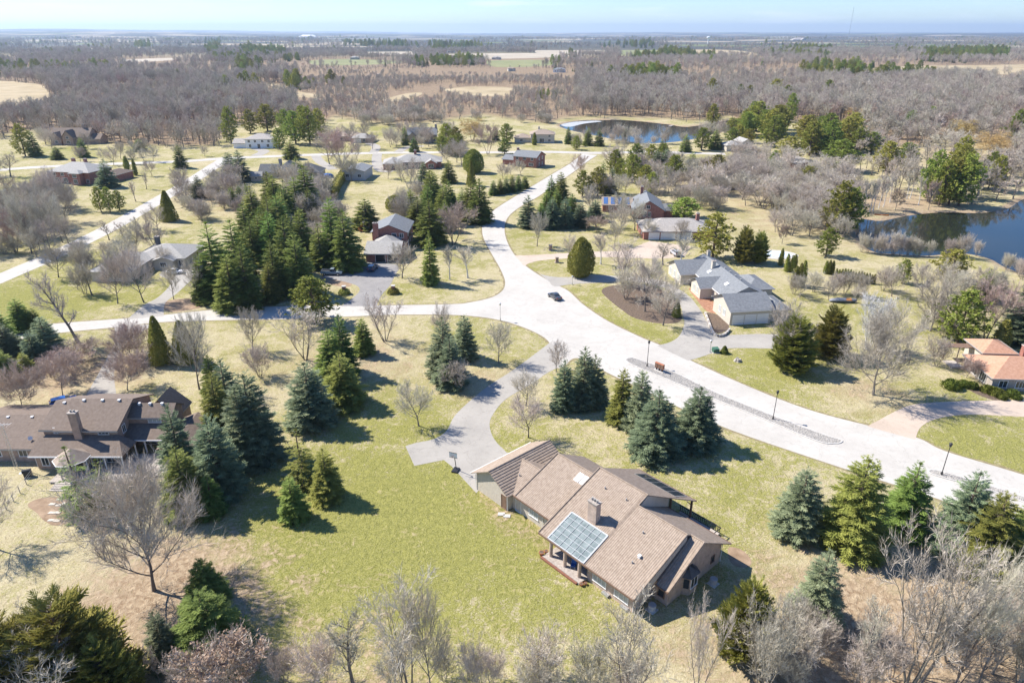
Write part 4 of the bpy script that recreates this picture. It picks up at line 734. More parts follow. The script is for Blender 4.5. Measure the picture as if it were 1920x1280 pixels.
# (a) thickets between the gardens, each tree on its own
THICK = [([(340,415),(335,345),(470,335),(480,410),(430,420)], 26, 'bush', 36, 26, 'grey bare bush in the thicket behind the grey ranch house', 'thicket behind the grey ranch house'),
 ([(545,345),(625,372),(640,420),(600,440),(560,420),(540,390)], 26, 'bush', 42, 32, 'bare bush in the brown thicket behind the spruce belt', 'thicket behind the spruce belt'),
 ([(1340,350),(1440,335),(1560,350),(1600,400),(1580,455),(1500,455),(1440,430),(1420,400),(1340,375)], 70, 'oak', 46, 44, 'bare tree in the grey wood left of the near pond', 'grey wood left of the near pond'),
 ([(1280,330),(1400,310),(1440,330),(1340,360),(1290,365)], 20, 'oak', 42, 38, 'bare tree beside the half-hidden white house', 'bare trees by the half-hidden white house'),
 ([(1600,470),(1640,478),(1740,482),(1740,476),(1650,470)], 9, 'bush', 20, 24, 'bare bush on the near pond bank', 'bushes on the near pond bank'),
 ([(1820,385),(1900,375),(1960,350),(1960,300),(1860,310),(1820,340)], 40, 'wood', 50, 42, 'bare tree in the wood beyond the near pond', 'wood beyond the near pond'),
 ([(1600,300),(1700,325),(1760,300),(1860,300),(1840,260),(1680,255),(1600,250)], 42, 'wood', 38, 34, 'bare tree between the pines and the golden willows', 'bare trees among the pond pines'),
 ([(1380,1200),(1500,1190),(1620,1200),(1640,1300),(1380,1310)], 9, 'bush', 80, 62, 'tangled grey bush in the lower right thicket', 'tangled bushes in the lower right thicket'),
 ([(1880,1100),(1960,1080),(1960,1280),(1900,1280),(1800,1200)], 6, 'bush', 76, 62, 'tangled grey bush behind the broad end spruce', 'bushes behind the end spruce'),
 ([(720,420),(760,400),(780,425),(740,440)], 3, 'bush', 40, 34, 'grey bush behind the brick house', 'grey bushes behind the brick house'),
 ([(1880,480),(1960,500),(1960,540),(1890,520)], 6, 'bush', 26, 26, 'grey bush along the right pond bank', 'bushes along the right pond bank'),
 ([(200,460),(300,470),(330,500),(220,530),(190,500)], 7, 'oak', 46, 52, 'bare tree close round the grey ranch house', 'bare trees round the grey ranch house'),
 ([(1470,552),(1530,560),(1620,565),(1620,550),(1520,545)], 5, 'bush', 36, 34, 'bare ornamental bush by the covered boat', 'ornamental bushes by the covered boat'),
 ([(60,290),(160,300),(180,262),(60,250)], 7, 'oak', 30, 30, 'bare tree round the steep-roofed brown house', 'bare trees round the steep-roofed brown house'),
 ([(1160,400),(1300,440),(1300,470),(1230,500),(1130,450)], 6, 'oak', 40, 46, 'bare tree in the garden of the red garage house', 'bare trees in the red garage garden'),
 ([(-40,370),(100,360),(150,400),(150,470),(60,490),(-40,480)], 24, 'oak', 52, 62, 'bare tree in the brown thicket left of the upper left road', 'thicket by the upper left road'),
 ([(-20,380),(130,385),(140,470),(-20,490)], 20, 'bush', 44, 34, 'brown bare bush under the thicket by the upper left road', 'brush by the upper left road'),
 ([(1200,300),(1290,335),(1280,365),(1200,380),(1160,350)], 12, 'oak', 36, 34, 'bare tree behind the blue-panelled roof', 'bare trees behind the blue-panelled roof'),
 ([(1260,380),(1340,370),(1360,395),(1300,405)], 8, 'bush', 36, 30, 'bare bush behind the weathered shake roof', 'bushes behind the weathered shake roof'),
 ([(1400,300),(1480,320),(1440,345),(1380,340)], 10, 'oak', 36, 32, 'bare tree before the low brown flat-gabled house', 'bare trees by the low brown house'),
 ([(1380,262),(1500,300),(1560,262),(1460,240),(1410,246)], 14, 'pine', 42, 46, 'pine in the loose stand left of the low brown roof', 'pines left of the low brown roof'),
 ([(1600,330),(1680,350),(1740,330),(1700,310),(1620,310)], 14, 'wood', 34, 36, 'grey bare tree behind the pond birches', 'grey trees behind the pond birches'),
 ([(1370,250),(1420,262),(1410,275),(1365,268)], 5, 'pine', 34, 32, 'pine between the far pond and the pale house', 'pines right of the far pond'),
 ([(1060,276),(1300,276),(1300,266),(1200,270),(1080,262)], 10, 'bush', 18, 16, 'low bare bush on the near bank of the far pond', 'bushes on the far pond bank'),
 ([(500,430),(600,440),(600,470),(500,460)], 8, 'oak', 36, 40, 'bare tree among the spruce belt by the brick house', 'bare trees in the spruce belt'),
 ([(690,400),(760,380),(830,360),(860,385),(800,410)], 9, 'bush', 34, 28, 'grey bush in the hollow behind the brick house spruces', 'bushes behind the brick house spruces'),
 ([(900,330),(1000,318),(1060,300),(1080,318),(960,350)], 4, 'oak', 22, 26, 'slight bare tree on the grass inside the bend', 'slight trees inside the bend'),
 ([(640,400),(560,440),(540,470),(590,480),(650,440)], 5, 'bush', 36, 28, 'brown bush near the small grey outbuilding roof', 'bushes near the small outbuilding'),
 ([(1690,560),(1760,600),(1830,640),(1800,650),(1700,600)], 4, 'bush', 34, 30, 'grey bush on the slope above the orange-roofed house', 'bushes above the orange-roofed house'),
 ([(1640,475),(1700,480),(1760,482),(1820,486),(1860,495),(1840,480),(1740,474)], 10, 'bush', 24, 30, 'grey bush at the water side of the straw lawn', 'bushes at the water side of the straw lawn'),
 ([(60,250),(180,265),(280,276),(420,280),(430,262),(200,250)], 20, 'wood', 30, 34, 'leafless tree standing forward of the left wood', 'trees forward of the left wood'),
 ([(620,232),(760,238),(880,228),(1030,240),(1030,228),(760,222)], 20, 'bush', 26, 16, 'low grey brush behind the far circle of houses', 'brush behind the far circle of houses'),
 ([(380,560),(480,585),(560,560),(590,500),(585,470),(480,440),(400,470)], 13, 'spruce', 60, 100, 'dark spruce packed into the belt left of the brick house', 'packed spruces in the belt'),
 ([(460,450),(560,450),(590,410),(560,380),(480,390)], 9, 'spruce', 48, 76, 'spruce at the back of the belt below the grey outbuilding', 'back spruces of the belt'),
 ([(720,430),(760,400),(850,370),(880,400),(830,440),(780,450)], 9, 'spruce', 42, 64, 'spruce in the shelter belt behind the brick house', 'shelter belt behind the brick house'),
 ([(440,340),(600,345),(760,345),(880,320),(860,300),(780,335),(600,330)], 10, 'oak', 34, 40, 'bare garden tree between the far roofs and the spruce belt', 'garden trees below the far roofs'),
 ([(60,300),(250,312),(420,290),(420,280),(200,290)], 10, 'oak', 24, 28, 'bare tree along the far cross road by the villa', 'bare trees along the far cross road'),
 ([(590,284),(720,280),(880,282),(880,262),(700,258),(610,262)], 16, 'oak', 30, 32, 'bare tree round the far circle of houses', 'bare trees round the far circle'),
 ([(820,275),(960,276),(940,300),(860,310)], 6, 'pine', 30, 36, 'pine beside the far road near the red brick house', 'pines near the red brick house'),
 ([(1080,340),(1180,300),(1260,330),(1280,390),(1180,400),(1110,380)], 16, 'oak', 38, 42, 'bare tree in the gardens outside the road bend', 'bare trees outside the bend'),
 ([(1130,330),(1260,310),(1300,340),(1240,370),(1150,365)], 8, 'pine', 34, 46, 'pine among bare trees behind the blue-panelled roof', 'pines among the bend gardens'),
 ([(1300,330),(1420,300),(1560,320),(1640,360),(1620,440),(1560,470),(1420,440),(1330,400)], 36, 'vase', 46, 48, 'many-stemmed bare tree in the grey wood left of the near pond', 'many-stemmed trees left of the near pond'),
 ([(1640,380),(1720,360),(1840,380),(1880,360),(1860,320),(1700,320),(1630,345)], 22, 'thin', 26, 60, 'tall slim bare trunk on the far bank of the near pond', 'slim trunks on the near pond bank'),
 ([(1720,372),(1850,378),(1880,350),(1800,330),(1720,345)], 8, 'pine', 42, 70, 'tall pine in the bank behind the near pond', 'tall pines behind the near pond'),
 ([(1440,262),(1600,268),(1640,290),(1560,300),(1450,290)], 8, 'pine', 46, 50, 'pine crowding the low brown flat-gabled house', 'pines crowding the low brown house'),
 ([(1050,262),(1300,258),(1370,246),(1360,262),(1200,274)], 14, 'oak', 24, 28, 'bare tree screening the far pond from the road', 'bare trees screening the far pond'),
 ([(1470,556),(1540,566),(1640,572),(1640,556),(1500,550)], 3, 'oak', 40, 44, 'small bare tree round the covered boat', 'small bare trees round the covered boat'),
 ([(1650,560),(1740,570),(1860,600),(1900,560),(1800,540),(1700,540)], 8, 'oak', 46, 52, 'bare tree on the slope between pond and orange-roofed house', 'bare trees on the pond slope'),
 ([(600,1275),(900,1265),(1250,1270),(1250,1310),(600,1310)], 9, 'bush', 80, 60, 'grey brush along the lower lawn edge', 'brush along the lower lawn edge'),
 ([(320,1290),(560,1270),(560,1310),(320,1310)], 4, 'bush', 80, 56, 'grey brush below the tan-leaved bush', 'brush below the tan-leaved bush'),
 ([(1500,1240),(1920,1240),(1920,1310),(1500,1310)], 8, 'vase', 90, 120, 'upright bare stems along the lower edge of the right thicket', 'upright stems in the right thicket'),
 ([(100,500),(200,470),(330,480),(340,540),(160,560)], 6, 'bush', 40, 34, 'bare bush round the grey ranch house', 'bushes round the grey ranch house')]
wr = random.Random(19)
for poly, n, k, w, hpx, lab, g in THICK:
    W_ = [at(u, v) for u, v in poly]; xs = [p.x for p in W_]; ys = [p.y for p in W_]; got = []; tries = 0
    while len(got) < n and tries < 4000:
        tries += 1; x, y = wr.uniform(min(xs), max(xs)), wr.uniform(min(ys), max(ys))
        if not inpoly(x, y, W_) or near_others(got, x, y, 1.6 if k == 'bush' else 3.0) or blocked(x, y): continue
        got.append((x, y)); u, v = px_of(x, y); s = wr.uniform(.75, 1.25)
        T(k, u, v, v - hpx * s, w * s, lab, g)
# (b) front rank of the great wood, each tree on its own
got = []; tries = 0
while len(got) < 190 and tries < 30000:
    tries += 1; u = wr.uniform(-20, 1940); v = wood_front(u) - abs(wr.gauss(0, 11)) + 5
    if 880 < u < 1040 and wr.random() < .5: continue
    p = at(u, v)
    if near_others(got, p.x, p.y, 6.5) or blocked(p.x, p.y): continue
    got.append((p.x, p.y)); h = wr.uniform(11, 17)
    sd_ = 'left of the white house pines' if u < 440 else ('behind the far circle of houses' if u < 1050 else ('on the far side of the far pond' if u < 1380 else 'beyond the pond pines'))
    plant('woodp' if wr.random() < .22 else 'wood', p, h * (.7 if 620 < u < 1000 else 1), wr.uniform(8, 11), 'leafless tree fronting the grey wood ' + sd_, 'front rank of the wood ' + sd_)
# (c) the wood behind, uncountable
def scatter_stuff(name, pts, scl, protos, label, cat):
    me = bpy.data.meshes.new(name); me.from_pydata(pts, [], []); o = bpy.data.objects.new(name, me); COL.objects.link(o)
    at_ = me.attributes.new('s', 'FLOAT', 'POINT'); at_.data.foreach_set('value', np.array(scl, np.float32))
    ng = bpy.data.node_groups.new(name, 'GeometryNodeTree'); ng.interface.new_socket('Geometry', in_out='INPUT', socket_type='NodeSocketGeometry'); ng.interface.new_socket('Geometry', in_out='OUTPUT', socket_type='NodeSocketGeometry')
    n, l = ng.nodes, ng.links; gi, go = n.new('NodeGroupInput'), n.new('NodeGroupOutput')
    gg = n.new('GeometryNodeGeometryToInstance')
    for pr_ in protos:
        oi = n.new('GeometryNodeObjectInfo'); oi.inputs['Object'].default_value = pr_; oi.inputs['As Instance'].default_value = True; oi.transform_space = 'ORIGINAL'; l.new(oi.outputs['Geometry'], gg.inputs[0])
    # object info instances keep the source scale out
    ip = n.new('GeometryNodeInstanceOnPoints'); ip.inputs['Pick Instance'].default_value = True
    l.new(gi.outputs[0], ip.inputs['Points']); l.new(gg.outputs[0], ip.inputs['Instance'])
    rr = n.new('FunctionNodeRandomValue'); rr.data_type = 'FLOAT_VECTOR'; rr.inputs[0].default_value = (0, 0, 0); rr.inputs[1].default_value = (0, 0, 6.28); l.new(rr.outputs[0], ip.inputs['Rotation'])
    na = n.new('GeometryNodeInputNamedAttribute'); na.data_type = 'FLOAT'; na.inputs[0].default_value = 's'; l.new(na.outputs[0], ip.inputs['Scale'])
    l.new(ip.outputs[0], go.inputs[0])
    md = o.modifiers.new('scatter', 'NODES'); md.node_group = ng
    tag(o, label, cat, kind='stuff'); return o
from mathutils import noise as mnoise
CONPATCH = [[(1480,128),(1600,126),(1770,132),(1760,150),(1620,156),(1500,150)],[(760,120),(900,116),(912,122),(800,128)],[(1160,152),(1260,148),(1270,158),(1180,160)],[(380,78),(415,78),(412,100),(390,104)],[(250,84),(285,83),(290,92),(255,95)],[(640,78),(760,80),(765,92),(650,92)],[(800,85),(870,82),(930,92),(810,98)],[(1120,82),(1220,80),(1230,90),(1130,92)],[(1180,100),(1340,98),(1345,112),(1185,114)],[(1480,90),(1560,88),(1560,96),(1490,98)],[(1730,98),(1890,96),(1890,112),(1740,116)],[(430,130),(560,112),(570,120),(450,140)],[(450,92),(520,90),(540,104),(460,106)]]
CONW = [[at(u, v) for u, v in p] for p in CONPATCH]
pw, pp, pc, ps = [[], [], []], [], [], []
sw, s_p, s_c = [[], [], []], [], []
er = random.Random(23)
def band(y0, y1, area, hs, sparse):
    n = int(1.62 * (y1 * y1 - y0 * y0) / 2 / area)
    for _ in range(n):
        y = math.sqrt(er.uniform(y0 * y0, y1 * y1)); x = er.uniform(-.81, .81) * y
        u, v = px_of(x, y); f = wood_front(u)
        if v > f - 1: continue
        if any(inpoly(x, y, p) for p in OPEN): continue
        nz = mnoise.noise(Vector((x / 170, y / 260, 0))) + .5 * mnoise.noise(Vector((x / 60, y / 90, 3)))
        z = 0
        if y > 2500: z = float(np.interp(0, [0], [0]))
        if 560 < u < 1080 and v > 128 and nz < -.12: continue
        if sparse and nz < -sparse: continue
        if any(inpoly(x * k_, y * k_, q) for q in OPEN[:len(FIELD_W)] for k_ in (1.07,)): continue
        s = hs * er.uniform(.7, 1.2) * (1 + .25 * nz)
        if 560 < u < 1080 and v > 128: s *= .5
        elif v > 150 and nz < -.2: s *= .75
        con = any(inpoly(x, y, p) for p in CONW)
        if con or (y > 650 and nz > .50 and er.random() < .6): pc.append((x, y, 0)); s_c.append(s * er.uniform(.9, 1.25) * (1.15 if con else 1.0)); continue
        if er.random() < .12: pp.append((x, y, 0)); s_p.append(s * 1.1); continue
        k = er.randrange(3); pw[k].append((x, y, 0)); sw[k].append(s)
band(360, 1000, 50, 1.0, .75)
band(1000, 2600, 210, 1.0, .22)
band(2600, 7000, 1700, 1.3, .05)
wt = [o for o in COL.objects if o.name.startswith('woodland_tree')]
bym = {}
for o in wt: bym.setdefault(o.data.name, o)
src = list(bym.values())
gsrc = [o for o in src if o.data.materials[1] is M_twig][:3]; psrc = [o for o in src if o.data.materials[1] is M_pink][:1]
WLAB = ['grey leafless woodland spreading to the horizon', 'brownish leafless woodland mixed through the distance', 'pale leafless woodland filling the middle distance']
for k in range(3): scatter_stuff('woodland', pw[k], sw[k], [gsrc[k % len(gsrc)]], WLAB[k], 'woodland')
scatter_stuff('woodland_brush', pp, s_p, psrc, 'reddish leafless brush scattered through the far woods', 'woodland')
csrc = [o for o in COL.objects if o.name.split('.')[0] == 'crown' and o.parent and o.parent.name.split('.')[0] in ('spruce_tree', 'pine_tree')]
cm_ = {}
for o in csrc: cm_.setdefault(o.data.name, o)
cl_ = [o for o in cm_.values()]
h = len(pc) // 2
scatter_stuff('evergreen_woodland', pc[0::2], s_c[0::2], [[o for o in cl_ if o.parent.name.startswith('spruce')][0]], 'dark evergreen plantations among the far grey woods', 'woodland')
scatter_stuff('evergreen_woodland', pc[1::2], s_c[1::2], [[o for o in cl_ if o.parent.name.startswith('pine')][0]], 'looser dark green pine stands among far woods', 'woodland')
# ------------------------------------------------------------------ houses: building blocks
def roofmat(name, c1, c2, course=.22, rough=.85, depth=.5):
    if name in MATS: return MATS[name]
    m = mat(name, c1, c2, 2.2, rough, bump=0, detail=6); n, l = m.node_tree.nodes, m.node_tree.links; b = n['Principled BSDF']
    tc = n.new('ShaderNodeTexCoord'); sp = n.new('ShaderNodeSeparateXYZ'); l.new(tc.outputs['Object'], sp.inputs[0])
    ml = n.new('ShaderNodeMath'); ml.operation = 'MULTIPLY'; ml.inputs[1].default_value = 1 / (course * .45); l.new(sp.outputs['Z'], ml.inputs[0])
    fr = n.new('ShaderNodeMath'); fr.operation = 'FRACT'; l.new(ml.outputs[0], fr.inputs[0])
    bp = n.new('ShaderNodeBump'); bp.inputs['Strength'].default_value = depth; bp.inputs['Distance'].default_value = .03; l.new(fr.outputs[0], bp.inputs['Height']); l.new(bp.outputs[0], b.inputs['Normal'])
    return m
def brickmat(name, c1, c2, mortar):
    if name in MATS: return MATS[name]
    m = bpy.data.materials.new(name); m.use_nodes = True; MATS[name] = m; n, l = m.node_tree.nodes, m.node_tree.links; b = n['Principled BSDF']; b.inputs['Roughness'].default_value = .9
    tc = n.new('ShaderNodeTexCoord'); sp = n.new('ShaderNodeSeparateXYZ'); l.new(tc.outputs['Object'], sp.inputs[0])
    ad = n.new('ShaderNodeMath'); ad.operation = 'ADD'; l.new(sp.outputs['X'], ad.inputs[0]); l.new(sp.outputs['Y'], ad.inputs[1])
    cx = n.new('ShaderNodeCombineXYZ'); l.new(ad.outputs[0], cx.inputs[0]); l.new(sp.outputs['Z'], cx.inputs[1])
    bt = n.new('ShaderNodeTexBrick'); bt.inputs['Scale'].default_value = 3.2; bt.inputs['Color1'].default_value = col(c1); bt.inputs['Color2'].default_value = col(c2); bt.inputs['Mortar'].default_value = col(mortar); bt.inputs['Mortar Size'].default_value = .018
    l.new(cx.outputs[0], bt.inputs['Vector'])
    nz = n.new('ShaderNodeTexNoise'); nz.inputs['Scale'].default_value = 1.3; nz.inputs['Detail'].default_value = 5; l.new(tc.outputs['Object'], nz.inputs['Vector'])
    hs = n.new('ShaderNodeHueSaturation'); mr = n.new('ShaderNodeMapRange'); mr.inputs[1].default_value = .3; mr.inputs[2].default_value = .7; mr.inputs[3].default_value = .8; mr.inputs[4].default_value = 1.2; l.new(nz.outputs[0], mr.inputs[0]); l.new(mr.outputs[0], hs.inputs['Value']); l.new(bt.outputs['Color'], hs.inputs['Color']); l.new(hs.outputs[0], b.inputs['Base Color'])
    bp = n.new('ShaderNodeBump'); bp.inputs['Strength'].default_value = .4; bp.inputs['Distance'].default_value = .02; l.new(bt.outputs['Fac'], bp.inputs['Height']); bp.invert = True; l.new(bp.outputs[0], b.inputs['Normal'])
    return m
M_tile = roofmat('terracotta_brown_tile', (.235, .18, .135), (.37, .295, .23), .35, depth=.25)
M_shb = roofmat('brown_shingle', (.145, .108, .083), (.215, .168, .135))
M_shg = roofmat('slate_grey_shingle', (.14, .15, .16), (.235, .245, .255))
M_shl = roofmat('light_grey_shingle', (.26, .25, .23), (.40, .385, .36))
M_shd = roofmat('charcoal_shingle', (.075, .08, .085), (.14, .145, .15))
M_sho = roofmat('orange_shingle', (.38, .20, .125), (.52, .31, .21))
M_sht = roofmat('tan_shingle', (.27, .21, .16), (.38, .31, .25))
M_shw = roofmat('weathered_cedar_shingle', (.26, .24, .215), (.46, .42, .38))
M_brb = brickmat('buff_brick', (.42, .31, .24), (.52, .40, .32), (.50, .45, .40))
M_brr = brickmat('red_brick', (.25, .085, .06), (.33, .13, .095), (.36, .28, .25))
M_brt = brickmat('tan_brick', (.33, .22, .16), (.40, .28, .21), (.42, .36, .31))
M_stucco = mat('cream_stucco', (.48, .43, .36), (.57, .52, .44), 3, rough=.9)
M_white = mat('white_trim', (.74, .73, .71), (.82, .81, .79), 4, rough=.55)
M_greytrim = mat('grey_trim', (.30, .29, .28), (.36, .35, .34), 4, rough=.6)
M_browntrim = mat('brown_trim', (.16, .10, .07), (.22, .145, .105), 4, rough=.6)
M_stone = mat('field_stone', (.26, .22, .19), (.46, .41, .36), 3, rough=.95, bump=.5)
M_siding = mat('grey_siding', (.40, .41, .42), (.47, .48, .49), 6, rough=.7)
M_glass = bpy.data.materials.new('window_glass'); M_glass.use_nodes = True
_b = M_glass.node_tree.nodes['Principled BSDF']; _b.inputs['Base Color'].default_value = (.035, .045, .055, 1); _b.inputs['Roughness'].default_value = .06; _b.inputs['Specular IOR Level'].default_value = .7
M_curtain = mat('curtained_glass', (.34, .37, .36), (.50, .52, .50), 4, rough=.2)
M_poly = mat('greyed_glazing', (.12, .15, .145), (.26, .30, .29), 1.1, rough=.18, spec=.6)
M_wood = mat('weathered_deck', (.33, .29, .25), (.50, .45, .40), 2, rough=.9, stretch=(6, .6, 1))
M_redwood = mat('red_brown_wood', (.17, .07, .045), (.26, .12, .08), 3, rough=.8)
M_metal = mat('galvanised', (.50, .51, .52), (.62, .63, .64), 3, rough=.35, metal=.7)
M_black = mat('black_metal', (.02, .02, .022), (.04, .04, .044), 3, rough=.45)
def quadslab(P, pts, t, m, name='roof'): return MB().prism(pts, (0, 0, -t)).build(name, m, P)
def profile(P, prof, x0, x1, m, axis='x', name='wall'):
    """vertical profile polygon [(a,z)..] extruded between x0 and x1 along axis"""
    if axis == 'x': pts = [(x0, a, z) for a, z in prof]; d = (x1 - x0, 0, 0)
    else: pts = [(a, x0, z) for a, z in prof]; d = (0, x1 - x0, 0)
    return MB().prism(pts, d).build(name, m, P)
def gable(P, x0, x1, y0, y1, ze, pitch, wall, roof, axis='x', oh=.45, z0=0.0, trim=None):
    """gabled block: walls + two roof slopes with thickness"""
    if axis == 'x':
        ym = (y0 + y1) / 2; zr = ze + pitch * (y1 - y0) / 2
        profile(P, [(y0, z0), (y1, z0), (y1, ze), (ym, zr), (y0, ze)], x0, x1, wall)
        b = MB(); dz = .16
        for sg, ya in ((-1, y0 - oh), (1, y1 + oh)):
            zl = ze - pitch * oh + dz; zt = zr + dz
            b.prism([(x0 - oh, ya, zl), (x1 + oh, ya, zl), (x1 + oh, ym, zt), (x0 - oh, ym, zt)], (0, 0, -.13))
        r = b.build('roof', roof, P)
        if trim:
            t = MB()
            for ya in (y0 - oh - .05, y1 + oh - .03): t.box(x0 - oh, x1 + oh, ya, ya + .08, ze - pitch * oh - .12, ze - pitch * oh + .10)
            t.build('gutter', trim, r)
    else:
        xm = (x0 + x1) / 2; zr = ze + pitch * (x1 - x0) / 2
        profile(P, [(x0, z0), (x1, z0), (x1, ze), (xm, zr), (x0, ze)], y0, y1, wall, 'y')
        b = MB(); dz = .16
        for sg, xa in ((-1, x0 - oh), (1, x1 + oh)):
            zl = ze - pitch * oh + dz; zt = zr + dz
            b.prism([(xa, y0 - oh, zl), (xa, y1 + oh, zl), (xm, y1 + oh, zt), (xm, y0 - oh, zt)], (0, 0, -.13))
        r = b.build('roof', roof, P)
        if trim:
            t = MB()
            for xa in (x0 - oh - .05, x1 + oh - .03): t.box(xa, xa + .08, y0 - oh, y1 + oh, ze - pitch * oh - .12, ze - pitch * oh + .10)
            t.build('gutter', trim, r)
    return r
def hip(P, x0, x1, y0, y1, ze, pitch, wall, roof, oh=.5, z0=0.0, trim=None):
    MB().box(x0, x1, y0, y1, z0, ze).build('wall', wall, P)
    X0, X1, Y0, Y1 = x0 - oh, x1 + oh, y0 - oh, y1 + oh; zb = ze - .02; w, d = X1 - X0, Y1 - Y0; k = min(w, d) / 2; zt = zb + pitch * k
    if w >= d: a, c = (X0 + k, (Y0 + Y1) / 2, zt), (X1 - k, (Y0 + Y1) / 2, zt)
    else: a, c = ((X0 + X1) / 2, Y0 + k, zt), ((X0 + X1) / 2, Y1 - k, zt)
    c0, c1, c2, c3 = (X0, Y0, zb), (X1, Y0, zb), (X1, Y1, zb), (X0, Y1, zb); b = MB()
    if w >= d: b.poly([c0, c1, c, a]); b.poly([c1, c2, c]); b.poly([c2, c3, a, c]); b.poly([c3, c0, a])
    else: b.poly([c0, c1, a]); b.poly([c1, c2, c, a]); b.poly([c2, c3, c]); b.poly([c3, c0, a, c])
    b.poly([c3, c2, c1, c0])
    r = b.build('roof', roof, P)
    t = MB(); q = .03
    t.box(X0 - q, X1 + q, Y0 - q - .07, Y0 - q, zb - .15, zb + .04); t.box(X0 - q, X1 + q, Y1 + q, Y1 + q + .07, zb - .15, zb + .04); t.box(X0 - q - .07, X0 - q, Y0, Y1, zb - .15, zb + .04); t.box(X1 + q, X1 + q + .07, Y0, Y1, zb - .15, zb + .04)
    t.build('gutter', trim or M_greytrim, r)
    return r
def opening(P, face, a, z, w, h, c, fm=None, pm=None, name='window', bars=1):
    """window on a wall: face 'x+','x-','y+','y-' of plane c; a = position along the wall, z = sill"""
    fm = fm or M_white; pm = pm or M_glass; s = 1 if face[1] == '+' else -1
    def bx(b, a0, a1, z0, z1, d0, d1):
        d0, d1 = c + s * d0, c + s * d1; d0, d1 = min(d0, d1), max(d0, d1)
        if face[0] == 'x': b.box(d0, d1, a0, a1, z0, z1)
        else: b.box(a0, a1, d0, d1, z0, z1)
    f = MB(); t = .09
    bx(f, a - w / 2 - t, a + w / 2 + t, z + h, z + h + t, -.02, .07); bx(f, a - w / 2 - t - .03, a + w / 2 + t + .03, z - t, z, -.02, .11)
    bx(f, a - w / 2 - t, a - w / 2, z, z + h, -.02, .07); bx(f, a + w / 2, a + w / 2 + t, z, z + h, -.02, .07)
    for i in range(1, bars + 1): q = a - w / 2 + w * i / (bars + 1); bx(f, q - .03, q + .03, z, z + h, -.02, .06)
    o = f.build(name, fm, P)
    for i in range(bars + 1):
        p = MB(); q0 = a - w / 2 + w * i / (bars + 1); bx(p, q0 + .03, q0 + w / (bars + 1) - .03, z + .01, z + h - .01, -.01, .03); p.build('pane', pm, o)
    return o
def garage_door(P, face, a, w, h, c, m=None, rows=4):
    s = 1 if face[1] == '+' else -1; o = None
    fr = MB(); pn = []
    def bx(b, a0, a1, z0, z1, d0, d1):
        d0, d1 = sorted((c + s * d0, c + s * d1))
        if face[0] == 'x': b.box(d0, d1, a0, a1, z0, z1)
        else: b.box(a0, a1, d0, d1, z0, z1)
    bx(fr, a - w / 2 - .12, a - w / 2, 0, h + .12, -.02, .08); bx(fr, a + w / 2, a + w / 2 + .12, 0, h + .12, -.02, .08); bx(fr, a - w / 2, a + w / 2, h, h + .12, -.02, .08)
    o = fr.build('garage_door', M_white, P)
    for k in range(rows):
        b = MB(); bx(b, a - w / 2 + .01, a + w / 2 - .01, h * k / rows + .02, h * (k + 1) / rows - .02, -.01, .04); b.build('panel', m or M_white, o)
    return o
def chimney(P, x0, x1, y0, y1, z0, z1, m, flues=2):
    c = MB().box(x0, x1, y0, y1, z0, z1).build('chimney', m, P)
    MB().box(x0 - .09, x1 + .09, y0 - .09, y1 + .09, z1 + .002, z1 + .16).build('cap', M_stone, c)
    for i in range(flues):
        q = x0 + (x1 - x0) * (i + .7) / (flues + .4); MB().tube([(q, (y0 + y1) / 2, z1 + .15), (q, (y0 + y1) / 2, z1 + .5)], [.15, .13], 8).build('flue', M_shl, c)
    return c
def vent(P, x, y, z, m=None):
    b = MB().box(x - .16, x + .16, y - .16, y + .16, z - .1, z + .22); b.box(x - .2, x + .2, y - .2, y + .2, z + .222, z + .30); return b.build('roof_vent', m or M_greytrim, P)
def downpipe(P, x, y, z1, m): return MB().tube([(x, y, .15), (x, y, z1 - .3), (x, y + .001, z1)], [.045, .045, .045], 6).build('downpipe', m, P)
def tiled(P, u0, u1, v0, v1, z0, z1, m, rib=.27, amp=.036, t=.14, name='roof', u0b=None, u1b=None):
    """pantile slope: ribs run up the slope; real corrugation, soffit below"""
    u0b = u0 if u0b is None else u0b; u1b = u1 if u1b is None else u1b
    n = max(4, int((u1 - u0) / rib)) * 4; vv, ff = [], []; rows = 2
    for i in range(n + 1):
        f = i / n; h = amp * (1 - abs(math.cos(math.pi * i / 4)) ** 1.0)
        vv.append((u0 + (u1 - u0) * f, v0, z0 + h)); vv.append((u0b + (u1b - u0b) * f, v1, z1 + h)); vv.append((u0 + (u1 - u0) * f, v0, z0 - t)); vv.append((u0b + (u1b - u0b) * f, v1, z1 - t))
    for i in range(n):
        a, b = i * 4, i * 4 + 4
        ff += [(a, b, b + 1, a + 1), (a + 3, b + 3, b + 2, a + 2), (a + 2, b + 2, b, a), (a + 1, b + 1, b + 3, a + 3)]
    ff += [(0, 1, 3, 2), (n * 4 + 2, n * 4 + 3, n * 4 + 1, n * 4)]
    return mesh_obj(name, vv, ff, m, P)

